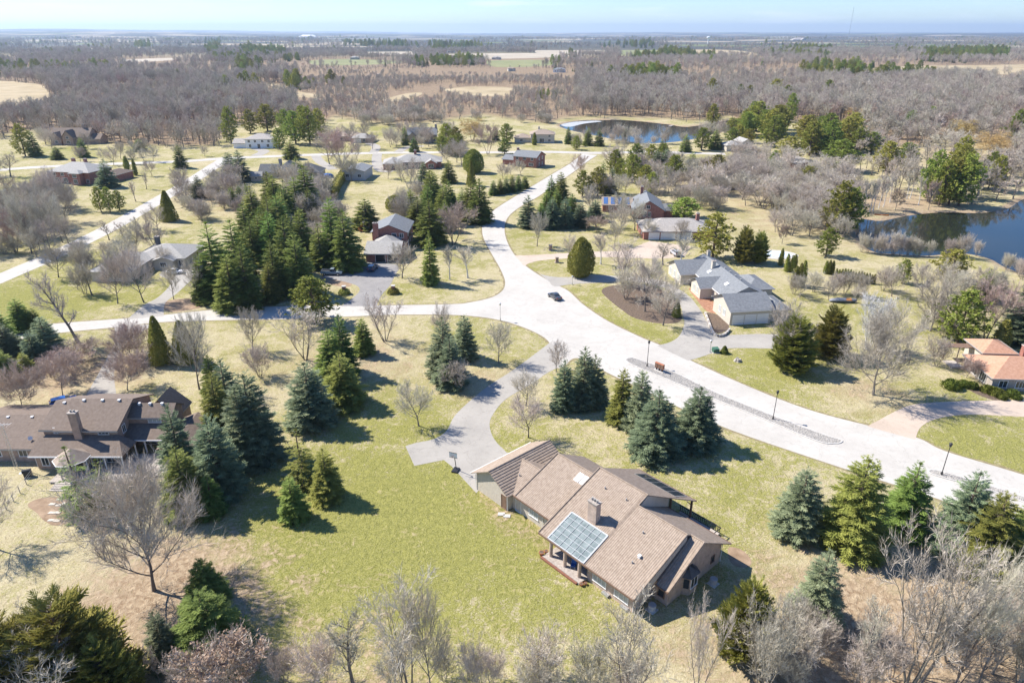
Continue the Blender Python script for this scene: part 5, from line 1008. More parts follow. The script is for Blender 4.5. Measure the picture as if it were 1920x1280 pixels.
# ------------------------------------------------------------------ the tiled bungalow
def bungalow():
    P = empty('bungalow', (4.0, 67.2, 0), R(-48)); tag(P, 'large buff brick bungalow with brown pantile roof and glazed porch', 'house')
    W, Tm, tr_ = M_brb, M_tile, M_browntrim
    pz = lambda v, v0: 2.8 + .4 * (v - v0)
    # walls
    profile(P, [(.9, 0), (15.4, 0), (15.4, 3.0), (9.6, 6.28), (.9, 2.80)], 6.5, 13.4, W)
    profile(P, [(4.4, 0), (16.0, 0), (16.0, 4.75), (11.4, 7.0), (4.4, 4.2)], -.8, 6.498, W)
    profile(P, [(3.4, 0), (16.0, 0), (16.0, 3.3), (11, 5.75), (3.4, 2.75)], -8.4, -.802, M_stucco)
    profile(P, [(3.4, 0), (12, 0), (12, 2.6), (7.6, 4.45), (3.4, 2.75)], -9.7, -8.402, M_stucco)
    profile(P, [(-16.2, 0), (-9.6, 0), (-9.6, 2.75), (-12.9, 4.75), (-16.2, 2.75)], 2.4, 13.2, M_stucco, 'y')
    profile(P, [(4.6, 0), (15.35, 0), (15.35, 3.05), (10.4, 5.75), (4.6, 2.65)], 13.402, 15.4, W)
    # slopes
    gx0, gx1 = .4, 6.35
    tiled(P, -1.2, gx0, .2, 11.4, pz(.2, .2), pz(11.4, .2), Tm); tiled(P, gx0, gx1, 4.45, 11.4, pz(4.45, .2), pz(11.4, .2), Tm); tiled(P, gx1, 6.75, .2, 11.4, pz(.2, .2), pz(11.4, .2), Tm)
    tiled(P, 6.75, 13.95, .2, 9.6, pz(.2, .2), pz(9.6, .2), Tm)
    tiled(P, -8.6, -1.19, 2.9, 11.0, 2.8, pz(11, 2.9), Tm); tiled(P, -12.4, -8.2, 2.9, 7.7, 2.8, pz(7.7, 2.9), Tm)
    tiled(P, 13.95, 15.75, 4.1, 10.45, 2.62, 6.06, Tm)
    tiled(P, -1.2, 8.6, 19.9, 11.4, 3.1, pz(11.4, .2), Tm, u0b=-1.2, u1b=6.75); tiled(P, 6.4, 16.2, 16.1, 10.45, 2.95, 6.06, Tm, u1b=15.75); tiled(P, 6.75, 13.95, 10.451, 9.6, 6.06, 6.56, Tm)
    tiled(P, -8.6, -1.2, 16.6, 11.0, 3.0, pz(11, 2.9), Tm); tiled(P, -12.4, -8.6, 12.2, 7.7, 2.75, pz(7.7, 2.9), Tm)
    # garage: plain outer slope, stepped courses on the inner one
    quadslab(P, [(-16.85, 1.9, 2.75), (-12.9, 1.9, 5.0), (-12.9, 13.7, 5.0), (-16.85, 13.7, 2.75)], .14, Tm)
    n = 11
    for i in range(n):
        f0, f1 = i / n, (i + 1) / n; x0, x1 = -9.0 - 3.9 * f0, -9.0 - 3.9 * f1; z0, z1 = 2.78 + 2.22 * f0, 2.78 + 2.22 * f1
        MB().prism([(x0, 1.9, z0 + .07), (x0, 13.7, z0 + .07), (x1, 13.7, z1 + .0), (x1, 1.9, z1 + .0)], (0, 0, -.13)).build('tile_course', Tm, P)
    MB().tube([(-12.9, 1.88, 5.0), (-12.9, 13.72, 5.0)], [.11, .11], 8).build('ridge_cap', Tm, P)
    for a, b in (((-1.2, 11.4, 7.32), (6.75, 11.4, 7.32)), ((6.75, 9.6, 6.6), (13.95, 9.6, 6.6)), ((-8.6, 11, 6.08), (-1.2, 11, 6.08)), ((-12.4, 7.7, 4.76), (-8.6, 7.7, 4.76)), ((13.95, 10.45, 6.1), (15.75, 10.45, 6.1))):
        MB().tube([a, b], [.10, .10], 8).build('ridge_cap', Tm, P)
    for (a, b) in (((-1.2, .2, 2.88), (-1.2, 11.4, 7.36)), ((-8.6, 2.9, 2.88), (-8.6, 11, 6.12)), ((13.95, .2, 2.88), (13.95, 9.6, 6.64)), ((6.75, 9.6, 6.64), (6.75, 11.4, 7.36)), ((15.75, 4.1, 2.70), (15.75, 10.45, 6.14))):
        MB().tube([a, b], [.09, .09], 8).build('rake_tile', Tm, P)
    # eaves gutters, fascia and soffit
    for x0, x1, v, z in ((-1.2, 13.95, .08, 2.72), (-12.0, -1.21, 2.78, 2.72), (13.96, 15.75, 3.98, 2.55), (6.4, 16.2, 16.14, 2.87), (-1.2, 8.6, 19.94, 3.0)):
        MB().box(x0, x1, v, v + .1, z - .12, z + .1).build('gutter', tr_, P)
    MB().box(-16.96, -16.86, 1.9, 13.7, 2.56, 2.76).build('gutter', M_white, P)
    MB().prism([(13.9, .2, 2.62), (13.9, 9.6, 6.38), (13.9, 9.6, 5.7), (13.9, 3.9, 3.0), (13.9, .9, 2.2)], (.06, 0, 0)).build('gable_cladding', M_stucco, P)
    MB().prism([(6.70, 9.9, 6.3), (6.70, 11.4, 7.1), (6.70, 16.2, 4.9), (6.70, 16.2, 3.05)], (.07, 0, 0)).build('gable_cladding', M_stucco, P)
    # back porch posts and railing
    for u in (1.5, 5.0, 8.2):
        MB().box(u - .12, u + .12, 19.4, 19.64, 0, 3.1).build('porch_post', M_browntrim, P)
    MB().prism([(8.2, 19.2, 2.6), (8.2, 18.2, 3.6), (8.3, 18.2, 3.6), (8.3, 19.2, 2.6)], (0, 0, .15)).build('post_brace', M_browntrim, P)
    MB().box(6.6, 12.7, 16.2, 19.7, .02, .35).build('back_terrace', M_wood, P)
    ra = MB().box(6.4, 12.8, 19.62, 19.70, 1.22, 1.32); ra.box(6.4, 12.8, 19.63, 19.69, .40, .47); ra.box(12.72, 12.8, 16.3, 19.6, 1.22, 1.32); ra.build('railing', M_black, P)
    for i in range(22): MB().box(6.5 + i * .29, 6.58 + i * .29, 19.64, 19.68, .38, 1.22).build('baluster', M_black, P)
    # glazed porch roof: grid of panes in a pale frame
    fr = MB(); N = 6; sl = .4; ln = math.hypot(4.25, 4.25 * sl)
    Z = lambda v, o=0: pz(v, .2) + o
    for i in range(N + 1):
        u = gx0 + (gx1 - gx0) * i / N; w = .09 if i in (0, N) else .022
        fr.prism([(u - w, .2, Z(.2, .13)), (u + w, .2, Z(.2, .13)), (u + w, 4.45, Z(4.45, .13)), (u - w, 4.45, Z(4.45, .13))], (0, 0, -.2))
        v = .2 + 4.25 * i / N; w2 = .08 if i in (0, N) else .022
        fr.prism([(gx0, max(.2, v - w2), Z(v - w2, .12)), (gx1, max(.2, v - w2), Z(v - w2, .12)), (gx1, v + w2, Z(v + w2, .12)), (gx0, v + w2, Z(v + w2, .12))], (0, 0, -.18))
    g = fr.build('glazing_frame', mat('grey_glazing_bar', (.34, .36, .37), (.42, .44, .45), 3, rough=.5), P)
    for i in range(N):
        for j in range(N):
            a0 = gx0 + (gx1 - gx0) * i / N + .025; a1 = gx0 + (gx1 - gx0) * (i + 1) / N - .025; b0 = .2 + 4.25 * j / N + .025; b1 = .2 + 4.25 * (j + 1) / N - .025
            MB().prism([(a0, b0, Z(b0, .06)), (a1, b0, Z(b0, .06)), (a1, b1, Z(b1, .06)), (a0, b1, Z(b1, .06))], (0, 0, -.03)).build('glass_pane', M_poly, g)
    for u in (.9, 3.3, 5.7): MB().tube([(u, .35, .3), (u, .35, 2.75)], [.24, .22], 12).build('porch_column', M_brb, P)
    MB().box(.2, 6.48, -.45, 4.38, -.05, .30).build('porch_floor', M_stone, P)
    MB().box(.1, 6.2, -.72, -.46, -.05, .22).build('brick_edging', M_redwood, P)
    # skylights, solar glazing, chimney, vents
    for du in (0, 1.0): MB().prism([(-3.6 + du, 8.9, pz(8.9, 2.9) + .16), (-2.75 + du, 8.9, pz(8.9, 2.9) + .16), (-2.75 + du, 10.2, pz(10.2, 2.9) + .16), (-3.6 + du, 10.2, pz(10.2, 2.9) + .16)], (0, 0, -.2)).build('skylight', M_white, P)
    zz = lambda v: 3.1 + (19.9 - v) * (pz(11.4, .2) - 3.1) / 8.5
    fr = MB().prism([(.6, 16.6, zz(16.6) + .1), (7.4, 16.6, zz(16.6) + .1), (7.4, 19.4, zz(19.4) + .1), (.6, 19.4, zz(19.4) + .1)], (0, 0, -.12)).build('roof_light_frame', M_shl, P)
    for i in range(5):
        a0 = .72 + i * 1.33; MB().prism([(a0, 16.72, zz(16.72) + .125), (a0 + 1.2, 16.72, zz(16.72) + .125), (a0 + 1.2, 19.28, zz(19.28) + .125), (a0, 19.28, zz(19.28) + .125)], (0, 0, -.08)).build('glass_pane', M_glass, fr)
    chimney(P, 2.75, 4.1, 4.75, 5.6, 4.2, 7.5, M_brb, 3)
    for u, v, b0 in ((-10.5, 5.5, 2.9), (1.6, 9.3, .2), (5.0, 9.4, .2), (9.6, 7.0, .2), (11.0, 3.4, .2)): MB().tube([(u, v, pz(v, b0) - .1), (u, v, pz(v, b0) + .32)], [.09, .09], 8).build('vent_pipe', M_greytrim, P)
    vent(P, 11.2, 4.4, pz(4.4, .2) + .05, M_white)
    # windows and doors
    for u in (8.4, 11.7): opening(P, 'y-', u, .75, 1.9, 1.45, .9, M_white, M_curtain, bars=2)
    for u in (2.0, 4.6): opening(P, 'y-', u, .35, 1.7, 2.0, 4.4, M_white, M_glass, bars=1)
    for u, w in ((-5.4, 1.6), (-2.6, 1.0)): opening(P, 'y-', u, .9, w, 1.2, 3.4, M_white, M_curtain, bars=1)
    opening(P, 'y-', -8.4, .1, .95, 2.05, 3.4, M_white, M_stucco, 'door', 0); opening(P, 'y-', -10.3, .1, .9, 2.05, 2.4, M_browntrim, M_browntrim, 'door', 0)
    for v in (5.2, 9.9): garage_door(P, 'x-', v, 2.9, 2.2, -16.2)
    opening(P, 'y-', 14.5, .9, .8, 1.5, 4.6, M_browntrim, M_glass, bars=0)
    opening(P, 'x+', 13.6, 1.1, .6, .9, 15.4, M_browntrim, M_glass, bars=0)
    for u in (9.6, 12.4): MB().box(u - .5, u + .5, .45, .88, -.02, .30).build('window_well', M_metal, P)
    # bay window on the gable end
    by = [(15.4, 7.4), (16.15, 7.85), (16.15, 9.35), (15.4, 9.8)]
    bay = MB().prism([(x, y, .0) for x, y in by], (0, 0, 2.6)).build('bay', M_brb, P)
    b = MB(); o = [(15.4, 7.15), (16.35, 7.7), (16.35, 9.5), (15.4, 10.05)]
    for i in range(3): b.poly([(o[i][0], o[i][1], 2.62), (o[i + 1][0], o[i + 1][1], 2.62), (15.42, 8.9, 3.7), (15.42, 8.3, 3.7)])
    b.poly([(x, y, 2.62) for x, y in reversed(o)]); b.build('bay_roof', M_shd, bay)
    opening(bay, 'x+', 8.6, 1.0, 1.2, 1.35, 16.15, M_white, M_glass, bars=1)
    p0, p1 = Vector((15.5, 7.46, 1.0)), Vector((16.05, 7.79, 1.0)); nn = Vector((.5, -.83, 0)).normalized() * .03
    MB().prism([p0 + nn, p1 + nn, p1 + nn + Vector((0, 0, 1.35)), p0 + nn + Vector((0, 0, 1.35))], nn).build('pane', M_glass, bay)
    for x, y, z in ((-16.25, 2.3, 2.6), (-9.5, 2.3, 2.6), (-3.6, 3.3, 2.6), (15.5, 15.4, 2.8), (13.5, .8, 2.6)): downpipe(P, x, y, z, M_white)
    return P
bung = bungalow()
BM = Matrix.Translation((4.0, 67.2, 0)) @ Matrix.Rotation(R(-48), 4, 'Z')
def bpt(u, v, z=0): return BM @ Vector((u, v, z))
# ------------------------------------------------------------------ the brown-roofed house on the left
def brown_house():
    P = empty('brick_house', (-65, 88, 0)); tag(P, 'two-storey tan brick house with dark brown shingle roofs and octagonal porch', 'house')
    W, Rf, G = M_brt, M_shb, M_greytrim
    gable(P, -3.7, 5.0, .7, 11.3, 5.25, .40, W, Rf, 'x', .5, trim=G); gable(P, -6.3, -3.72, 1.0, 11.0, 5.1, .39, W, Rf, 'x', .4, trim=G)
    gable(P, 5.02, 11.6, 4.4, 8.3, 5.2, .62, W, Rf, 'x', .3, trim=G)
    gable(P, 5.3, 10.7, 8.31, 12.4, 3.4, .95, W, Rf, 'y', .3, trim=G)
    gable(P, 11.7, 16.2, -.5, 8.0, 2.6, .42, W, Rf, 'y', .45, trim=M_white)
    gable(P, -19.5, -6.8, -.2, 12.4, 2.5, .30, W, Rf, 'x', .45, trim=G)
    # skirt roofs
    b = MB(); b.prism([(-6.7, -2.9, 2.72), (7.3, -2.9, 2.72), (5.2, .69, 4.25), (-6.7, .69, 4.25)], (0, 0, -.14)); b.prism([(7.3, -2.9, 2.72), (7.4, 1.2, 2.74), (5.2, .69, 4.25)], (0, 0, -.12)); r = b.build('skirt_roof', Rf, P)
    MB().box(-6.7, 7.3, -3.0, -2.92, 2.5, 2.72).build('gutter', M_white, r)
    r2 = MB().prism([(5.0, 1.6, 2.70), (11.3, 1.6, 2.70), (11.3, 4.39, 4.0), (5.0, 4.39, 4.0)], (0, 0, -.13)).build('skirt_roof', Rf, P); MB().box(5.0, 11.3, 1.50, 1.58, 2.5, 2.70).build('gutter', M_white, r2)
    MB().box(-6.2, -.5, -2.2, .68, 0, 2.56).build('wall', W, P); MB().box(-.48, 5.6, -.8, .68, 0, 2.7).build('wall', W, P)
    for x, y in ((7.0, -2.7), (4.4, -2.7), (1.6, -2.7), (7.1, .9), (8.2, 1.8)): MB().box(x - .08, x + .08, y - .08, y + .08, .3, 2.55).build('porch_post', M_white, P)
    # octagonal porch
    cx, cy, rr = .1, -3.2, 2.6; b = MB()
    oc = [(cx + rr * math.cos(R(22.5 + 45 * k)), cy + rr * math.sin(R(22.5 + 45 * k))) for k in range(8)]
    for k in range(8): b.poly([(oc[k][0], oc[k][1], 2.78), (oc[(k + 1) % 8][0], oc[(k + 1) % 8][1], 2.78), (cx, cy, 4.35)])
    b.poly([(x, y, 2.78) for x, y in reversed(oc)]); g = b.build('octagon_roof', M_sht, P)
    for k in range(8):
        x, y = cx + (rr - .35) * math.cos(R(22.5 + 45 * k)), cy + (rr - .35) * math.sin(R(22.5 + 45 * k)); MB().tube([(x, y, .3), (x, y, 2.76)], [.11, .1], 8).build('porch_post', M_stucco, P)
        a, c = oc[k], oc[(k + 1) % 8]; MB().tube([(a[0], a[1], 2.76), (c[0], c[1], 2.76)], [.06, .06], 6).build('gutter', M_white, g)
    # timber deck and steps
    bd = [(-2.4, 9.0, -5.9, -.85), (5.62, 11.6, -.85, 1.5), (9.0, 13.2, -4.2, -.9)]
    for x0, x1, y0, y1 in bd:
        n = int((x1 - x0) / .42)
        for i in range(n): MB().box(x0 + (x1 - x0) * i / n + .015, x0 + (x1 - x0) * (i + 1) / n - .015, y0, y1, .12, .30).build('deck_board', M_wood, P)
    for i in range(4): MB().box(-1.4, 1.2, -6.3 - .45 * i, -5.92 - .45 * i, .0, .26 - .06 * i).build('deck_step', M_wood, P)
    chimney(P, -1.0, .15, -.15, .68, 2.9, 8.3, M_brt, 2)
    for a in (-3.9, 3.0): opening(P, 'y-', a, 4.35, 1.5, .85, 1.0 if a < -3.7 else .7, bars=2)
    opening(P, 'y-', 9.0, 4.2, 1.9, .95, 4.4, pm=M_curtain, bars=2); opening(P, 'x+', 2.6, 3.6, .8, 1.2, 5.0, bars=1)
    opening(P, 'y-', -13.6, 1.0, 1.5, 1.1, -.2, bars=1); opening(P, 'y-', -9.5, 1.0, 1.2, 1.1, -.2, bars=1); opening(P, 'y-', -4.9, .7, 1.0, 1.5, -2.2, bars=1)
    for a in (2.0, 4.2): opening(P, 'y-', a, .35, 1.5, 1.95, -.8, bars=1)
    opening(P, 'y-', 7.4, .3, 2.0, 1.95, 4.4, bars=1)
    for x in (-2.0, .9, 3.5): vent(P, x, 5.6, 7.3, M_white)
    vent(P, -5.1, 5.5, 6.9, M_white)
    for x in (6.2, 7.9, 9.8): vent(P, x, 6.1, 6.4, M_white)
    for x in (-14.8, -11.0, -8.4): vent(P, x, 5.6, 4.25, M_white)
    MB().tube([(-8.7, 1.2, 2.8), (-8.7, 1.2, 3.3)], [.03, .03], 6).build('dish_mast', M_metal, P); MB().tube([(-8.7, 1.15, 3.3), (-8.65, 1.0, 3.4), (-8.6, .95, 3.45)], [.02, .28, .34], 10).build('satellite_dish', M_white, P)
    for x, y in ((-6.2, -2.3), (5.1, .6), (11.6, 4.3)): downpipe(P, x, y, 2.6, M_white)
    return P
brown_house()
# ------------------------------------------------------------------ the slate-roofed house on the right
def slate_house():
    P = empty('stucco_house', (48.7, 141.0, 0), R(8)); tag(P, 'rambling cream stucco house with slate grey roofs and three garage doors', 'house')
    W, Rf, G = M_stucco, M_shg, M_white
    gable(P, 0, 9.6, 0, 9.2, 3.6, .46, W, Rf, 'x', .5, trim=G)
    gable(P, 3.0, 13.0, 9.21, 35.0, 3.1, .46, W, Rf, 'y', .5, trim=G)
    gable(P, -.2, 7.8, 16.8, 22.6, 3.05, .50, W, Rf, 'x', .45, trim=G); gable(P, -1.2, 7.8, 27.4, 36.4, 3.1, .46, W, Rf, 'x', .5, trim=G)
    hip(P, 10.5, 17.0, 14.0, 24.0, 2.9, .42, W, Rf, .45); hip(P, 9.62, 14.2, .8, 9.0, 2.9, .42, W, Rf, .4)
    for a in (1.9, 4.8, 7.7): garage_door(P, 'y-', a, 2.5, 2.3, 0.0)
    for a in (3.2, 5.6): opening(P, 'x-', a, 1.2, 1.0, 1.4, 0.0, pm=M_curtain, bars=1)
    for a in (18.6, 20.6): opening(P, 'x-', a, .9, 1.0, 1.6, -.2, pm=M_curtain, bars=1)
    for a in (29.0, 31.8, 34.6): opening(P, 'x-', a, .8, 1.3, 1.6, -1.2, pm=M_curtain, bars=1)
    opening(P, 'x-', 14.0, .1, 1.1, 2.1, 3.0, pm=M_redwood, name='door', bars=0); opening(P, 'x-', 25.2, .9, 1.8, 1.4, 3.0, bars=2)
    chimney(P, 6.0, 6.9, 25.2, 26.0, 4.3, 6.6, M_stucco, 1); chimney(P, 8.6, 9.4, 34.4, 35.3, 4.5, 6.3, M_stucco, 2)
    for y in (15, 18, 21, 24, 30): vent(P, 9.0, y, 5.05)
    for x, y in ((5.0, 24.4), (5.3, 14.6)): MB().prism([(x - .4, y - .6, 3.1 + .46 * (x - .4 - 2.5) - .0 + .12), (x + .4, y - .6, 3.1 + .46 * (x + .4 - 2.5) + .12), (x + .4, y + .6, 3.1 + .46 * (x + .4 - 2.5) + .12), (x - .4, y + .6, 3.1 + .46 * (x - .4 - 2.5) + .12)], (0, 0, -.2)).build('skylight', M_white, P)
    # low stone garden wall at the garage forecourt
    pts = [at(1336,628), at(1345,632), at(1358,630), at(1368,622)]
    return P
slate_house()
def brick_garage_house():
    P = empty('brick_house', (-37, 187, 0)); tag(P, 'red brick two-storey house with grey roof and attached double garage', 'house')
    gable(P, -5.0, 5.4, 13.0, 26.0, 5.2, .42, M_brr, M_shg, 'y', .5, trim=M_white)
    gable(P, -4.6, 4.9, 0, 11.2, 2.6, .34, M_brr, M_shl, 'x', .5, trim=M_greytrim); hip(P, -3.4, 3.4, 6.0, 13.5, 3.3, .5, M_brr, M_shl, .4)
    for a in (-.5, 2.9):
        opening(P, 'y-', a, .02, 2.7, 2.15, 0.0, pm=M_black, name='garage_opening', bars=0)  # no real hole: black pane paints the interior shade of the open bay
    chimney(P, -4.5, -2.9, 12.3, 13.0, 0, 8.0, M_brr, 2)
    for x, z in ((1.6, 3.6), (3.8, 3.6)): opening(P, 'y-', x, z, 1.2, 1.2, 13.0, bars=1)
    for y in (15.5, 19.0, 23.0): opening(P, 'x+', y, 3.5, 1.1, 1.3, 5.4, bars=1); opening(P, 'x+', y, .9, 1.1, 1.3, 5.4, bars=1)
    for y in (16.0, 22.0): opening(P, 'x-', y, 3.5, 1.1, 1.3, -5.0, bars=1)
    return P
brick_garage_house()
def simple(name, loc, rz, label, vols, wins=(), chims=(), doors=()):
    P = empty(name, loc, R(rz)); tag(P, label, 'house')
    for v in vols:
        k, x0, x1, y0, y1, ze, pt, w, r = v[:9]; ax = v[9] if len(v) > 9 else 'x'
        if k == 'g': gable(P, x0, x1, y0, y1, ze, pt, w, r, ax, .45, trim=M_greytrim)
        else: hip(P, x0, x1, y0, y1, ze, pt, w, r, .45)
    for face, a, z, w, h, c in wins: opening(P, face, a, z, w, h, c, bars=1 if w < 1.6 else 2)
    for face, a, w, h, c in doors: garage_door(P, face, a, w, h, c)
    for c in chims: chimney(P, *c)
    return P
simple('garage_wing_house', (41.6, 210, 0), 0, 'house with weathered shake hip roof over three white garage doors', [('h', 0, 22, 0, 13.6, 2.75, .36, M_brr, M_shw)], wins=[('x-', 4, 1, 1.2, 1.2, 0), ('x-', 9, 1, 1.2, 1.2, 0)], chims=[(18, 19, 7.6, 8.6, 4.2, 6.4, M_brr, 2)], doors=[('y-', 3.2, 3.2, 2.2, 0), ('y-', 7.6, 4.4, 2.2, 0), ('y-', 12.6, 4.4, 2.2, 0)])
P = simple('brick_house', (43.5, 236.5, 0), -6, 'red brick house with tall grey gable and blue-panelled low wing', [('g', -1, 9.5, 0, 17, 3.2, .60, M_brr, M_shg, 'y'), ('g', -11.5, -1.02, 9, 18.4, 2.7, .36, M_brr, M_sht), ('h', 9.52, 13, 3, 12, 2.6, .4, M_brr, M_shd)], wins=[('y-', 3.0, 1.0, .9, 1.5, 0), ('y-', 4.6, 1.0, .9, 1.5, 0), ('y-', 4.0, 3.6, 1.2, 1.2, 0), ('y-', -8.5, .9, 1.6, 1.2, 9), ('y-', -5.2, .9, 1.6, 1.2, 9)], chims=[(2.2, 3.2, 15.5, 16.5, 5, 8, M_brr, 2)])
M_solar = mat('blue_panel', (.05, .11, .26), (.09, .17, .36), 3, rough=.2, spec=.6)
for i in range(4):
    x0 = -11.2 + i * 2.6; zf = lambda y: 2.7 + .36 * (y - 9) + .26
    MB().prism([(x0, 9.1, zf(9.1)), (x0 + 1.5, 9.1, zf(9.1)), (x0 + 1.5, 13.2, zf(13.2)), (x0, 13.2, zf(13.2))], (0, 0, -.07)).build('roof_panel', M_solar, P)
simple('brick_house', (.7, 339.5, 0), -27, 'red brick two-storey house with grey gable roof by the far road', [('g', 0, 12.3, 0, 10, 5, .42, M_brr, M_shg), ('g', -7, -.02, 2, 9.5, 2.7, .42, M_brr, M_shg)], wins=[('y-', 2, 3.4, 1.1, 1.2, 0), ('y-', 6, 3.4, 1.4, 1.2, 0), ('y-', 10, 3.4, 1.1, 1.2, 0), ('y-', 9.5, .8, 2.2, 1.3, 0), ('y-', 2.6, .3, 2.0, 2.0, 0), ('x+', 3.2, 3.4, 1.0, 1.3, 12.3), ('x+', 6.8, 3.4, 1.0, 1.3, 12.3), ('x+', 3.2, .8, 1.0, 1.3, 12.3), ('x+', 6.8, .8, 1.0, 1.3, 12.3)], chims=[(-.5, .5, 4.5, 5.5, 4, 8, M_brr, 1)])
P = simple('orange_roof_house', (87.8, 110.6, 0), -4, 'low brick house with orange shingle hip roof beside clipped shrubs', [('h', 0, 20, 0, 9.5, 2.6, .42, M_stone, M_sho), ('h', 3.2, 9.0, 9.6, 15.6, 3.3, .45, M_stucco, M_sho)], wins=[('y-', 1.9, .7, 1.4, 1.3, 0), ('y-', 5.0, .7, 1.7, 1.3, 0), ('x-', 3.0, .5, 1.9, 1.7, 0), ('x-', 6.0, .5, 1.9, 1.7, 0)], chims=[(8.2, 10.0, 6.4, 7.4, 4, 6.0, M_brr, 2)])
for i in range(7): MB().box(-2.6, -.2, 8.6 + i * .52, 9.02 + i * .52, 0, .14 + .10 * (6 - i) * .5).build('step', M_wood, P)
MB().box(-2.4, 3.0, 12.6, 14.6, 2.7, 2.86).build('flat_roof', M_browntrim, P)
for x in (-2.2, .4): MB().box(x, x + .14, 12.8, 12.94, 0, 2.7).build('porch_post', M_browntrim, P)
simple('tiled_villa', (1.5, 415, 0), 0, 'tan tiled hip-roof villa overlooking the far pond', [('h', 9.5, 23.5, 0, 11, 5.0, .40, M_stucco, M_sht), ('h', 0, 9.4, 2, 11, 2.8, .42, M_stucco, M_sht)], wins=[('y-', 12, 3.4, 1.2, 1.2, 0), ('y-', 20.5, 3.4, 1.2, 1.2, 0), ('y-', 16, .4, 2.6, 2.2, 0), ('y-', 20.5, .8, 1.4, 1.4, 0), ('y-', 12, .8, 1.4, 1.4, 0), ('y-', 4, .8, 1.6, 1.2, 2)], chims=[(14, 15, 5.5, 6.5, 6, 8.4, M_stucco, 1)])
simple('white_house', (-156, 394, 0), 4, 'white two-storey house with pale hip roof and low garage wing', [('h', 6.5, 21.5, 0, 12, 5.0, .38, M_white, M_shw), ('g', -.5, 6.48, 1.2, 10, 2.8, .42, M_white, M_shw)], wins=[('y-', 8.6, 3.3, 1.2, 1.2, 0), ('y-', 12, 3.3, 1.2, 1.2, 0), ('y-', 16, 3.3, 1.2, 1.2, 0), ('y-', 19.5, 3.3, 1.2, 1.2, 0), ('y-', 9, .7, 1.2, 1.5, 0), ('y-', 13.8, .1, 1.4, 2.3, 0), ('y-', 18.8, .7, 1.4, 1.5, 0)], doors=[('y-', 2.8, 4.6, 2.2, 1.2)])
simple('brick_villa', (-201, 297, 0), -10, 'large red brick villa with pale sunlit hip roofs and white trim', [('h', 0, 20, 2, 16, 5.0, .42, M_brr, M_shl), ('h', 12.6, 17.4, -.5, 3.6, 5.0, .5, M_brr, M_shl), ('h', -4.2, -.02, 3, 8.2, 2.6, .5, M_white, M_shl), ('h', 20.02, 27, 8, 20, 2.9, .42, M_brr, M_shb)], wins=[('y-', 3, 3.3, 1.4, 1.2, 2), ('y-', 7, 3.3, 1.4, 1.2, 2), ('y-', 10.6, 3.3, 1.2, 1.2, 2), ('y-', 15, 3.2, 1.8, 1.4, -.5), ('y-', 15, .6, 1.8, 1.8, -.5), ('y-', 18.8, .6, 1.2, 1.5, 2), ('y-', 3.5, .6, 2.4, 1.8, 2), ('y-', 8, .6, 2.0, 1.8, 2)], chims=[(5, 6.4, 11, 12, 5.5, 9, M_brr, 2), (11, 12.2, 11, 12, 6, 9, M_brr, 1)])
simple('steep_roofed_house', (-268, 410, 0), 0, 'brown house with several steep gables among bare trees at the wood edge', [('g', 0, 22, 0, 11, 4.4, .75, M_brt, M_shb), ('g', 1.5, 7.5, -2.5, 3, 3.6, 1.1, M_brt, M_shb, 'y'), ('g', 9, 15, -3.5, 3, 4.6, 1.15, M_brt, M_shb, 'y'), ('g', 22.02, 28, 1, 9, 3, .6, M_brt, M_shb)], wins=[('y-', 4.5, 1, 1.6, 1.5, -2.5), ('y-', 12, 1, 1.8, 1.5, -3.5), ('y-', 12, 3.6, 1.3, 1.2, -3.5), ('y-', 18.5, 1, 1.4, 1.3, 0)], chims=[(17, 18.2, 5, 6.2, 6, 10.5, M_brt, 2)])
simple('ranch_house', (-108, 178, 0), 0, 'rambling grey shingle ranch house beside the upper left road', [('h', 3, 17, 4, 17, 2.8, .34, M_stucco, M_shl), ('h', -2.5, 8, -7.5, 9, 2.8, .34, M_stucco, M_shl), ('g', 9.5, 14.8, 2.0, 8, 2.7, .34, M_stucco, M_shl, 'y')], wins=[('y-', 12, .9, 1.6, 1.2, 2.0), ('y-', 16, .7, 1.2, 1.4, 4), ('y-', 1.0, .9, 1.4, 1.2, -7.5), ('y-', 5.0, .9, 1.4, 1.2, -7.5)], chims=[(5.2, 6.3, 13, 14, 4, 6.2, M_shd, 1)], doors=[])
simple('dark_roofed_house', (-113, 309, 0), 0, 'house with a cluster of charcoal pointed roofs across the road', [('g', 0, 8, 0, 9, 2.7, .62, M_stucco, M_shd), ('h', 8.02, 15.5, 1, 12, 3.4, .8, M_stucco, M_shd), ('h', 15.52, 27, 0, 10, 2.7, .60, M_stucco, M_shd)], wins=[('y-', 3, .8, 1.5, 1.2, 0), ('y-', 11, .7, 1.8, 1.5, 1), ('y-', 13.6, .8, 1.2, 1.3, 1), ('y-', 19, .8, 1.5, 1.3, 0), ('y-', 23, .8, 1.5, 1.3, 0)], chims=[(7.4, 8.6, 6, 7.2, 3, 7.4, M_stone, 1)])
simple('garden_shed', (-114.5, 302.3, 0), 8, 'small pale garden shed with pointed roof by the fat blue spruces', [('g', 0, 4.6, 0, 3.6, 2.4, .75, M_stucco, M_shl)], wins=[('y-', 2.2, .9, .8, .8, 0)])
simple('grey_shed', (-74.6, 304.5, 0), -4, 'grey metal outbuilding with two dark windows and blue-grey roof', [('g', 0, 9.6, 0, 14, 4.0, .24, M_siding, M_shg, 'y')], wins=[('y-', 2.0, 1.5, 1.5, 1.2, 0), ('y-', 7.4, 1.5, 1.5, 1.2, 0)])
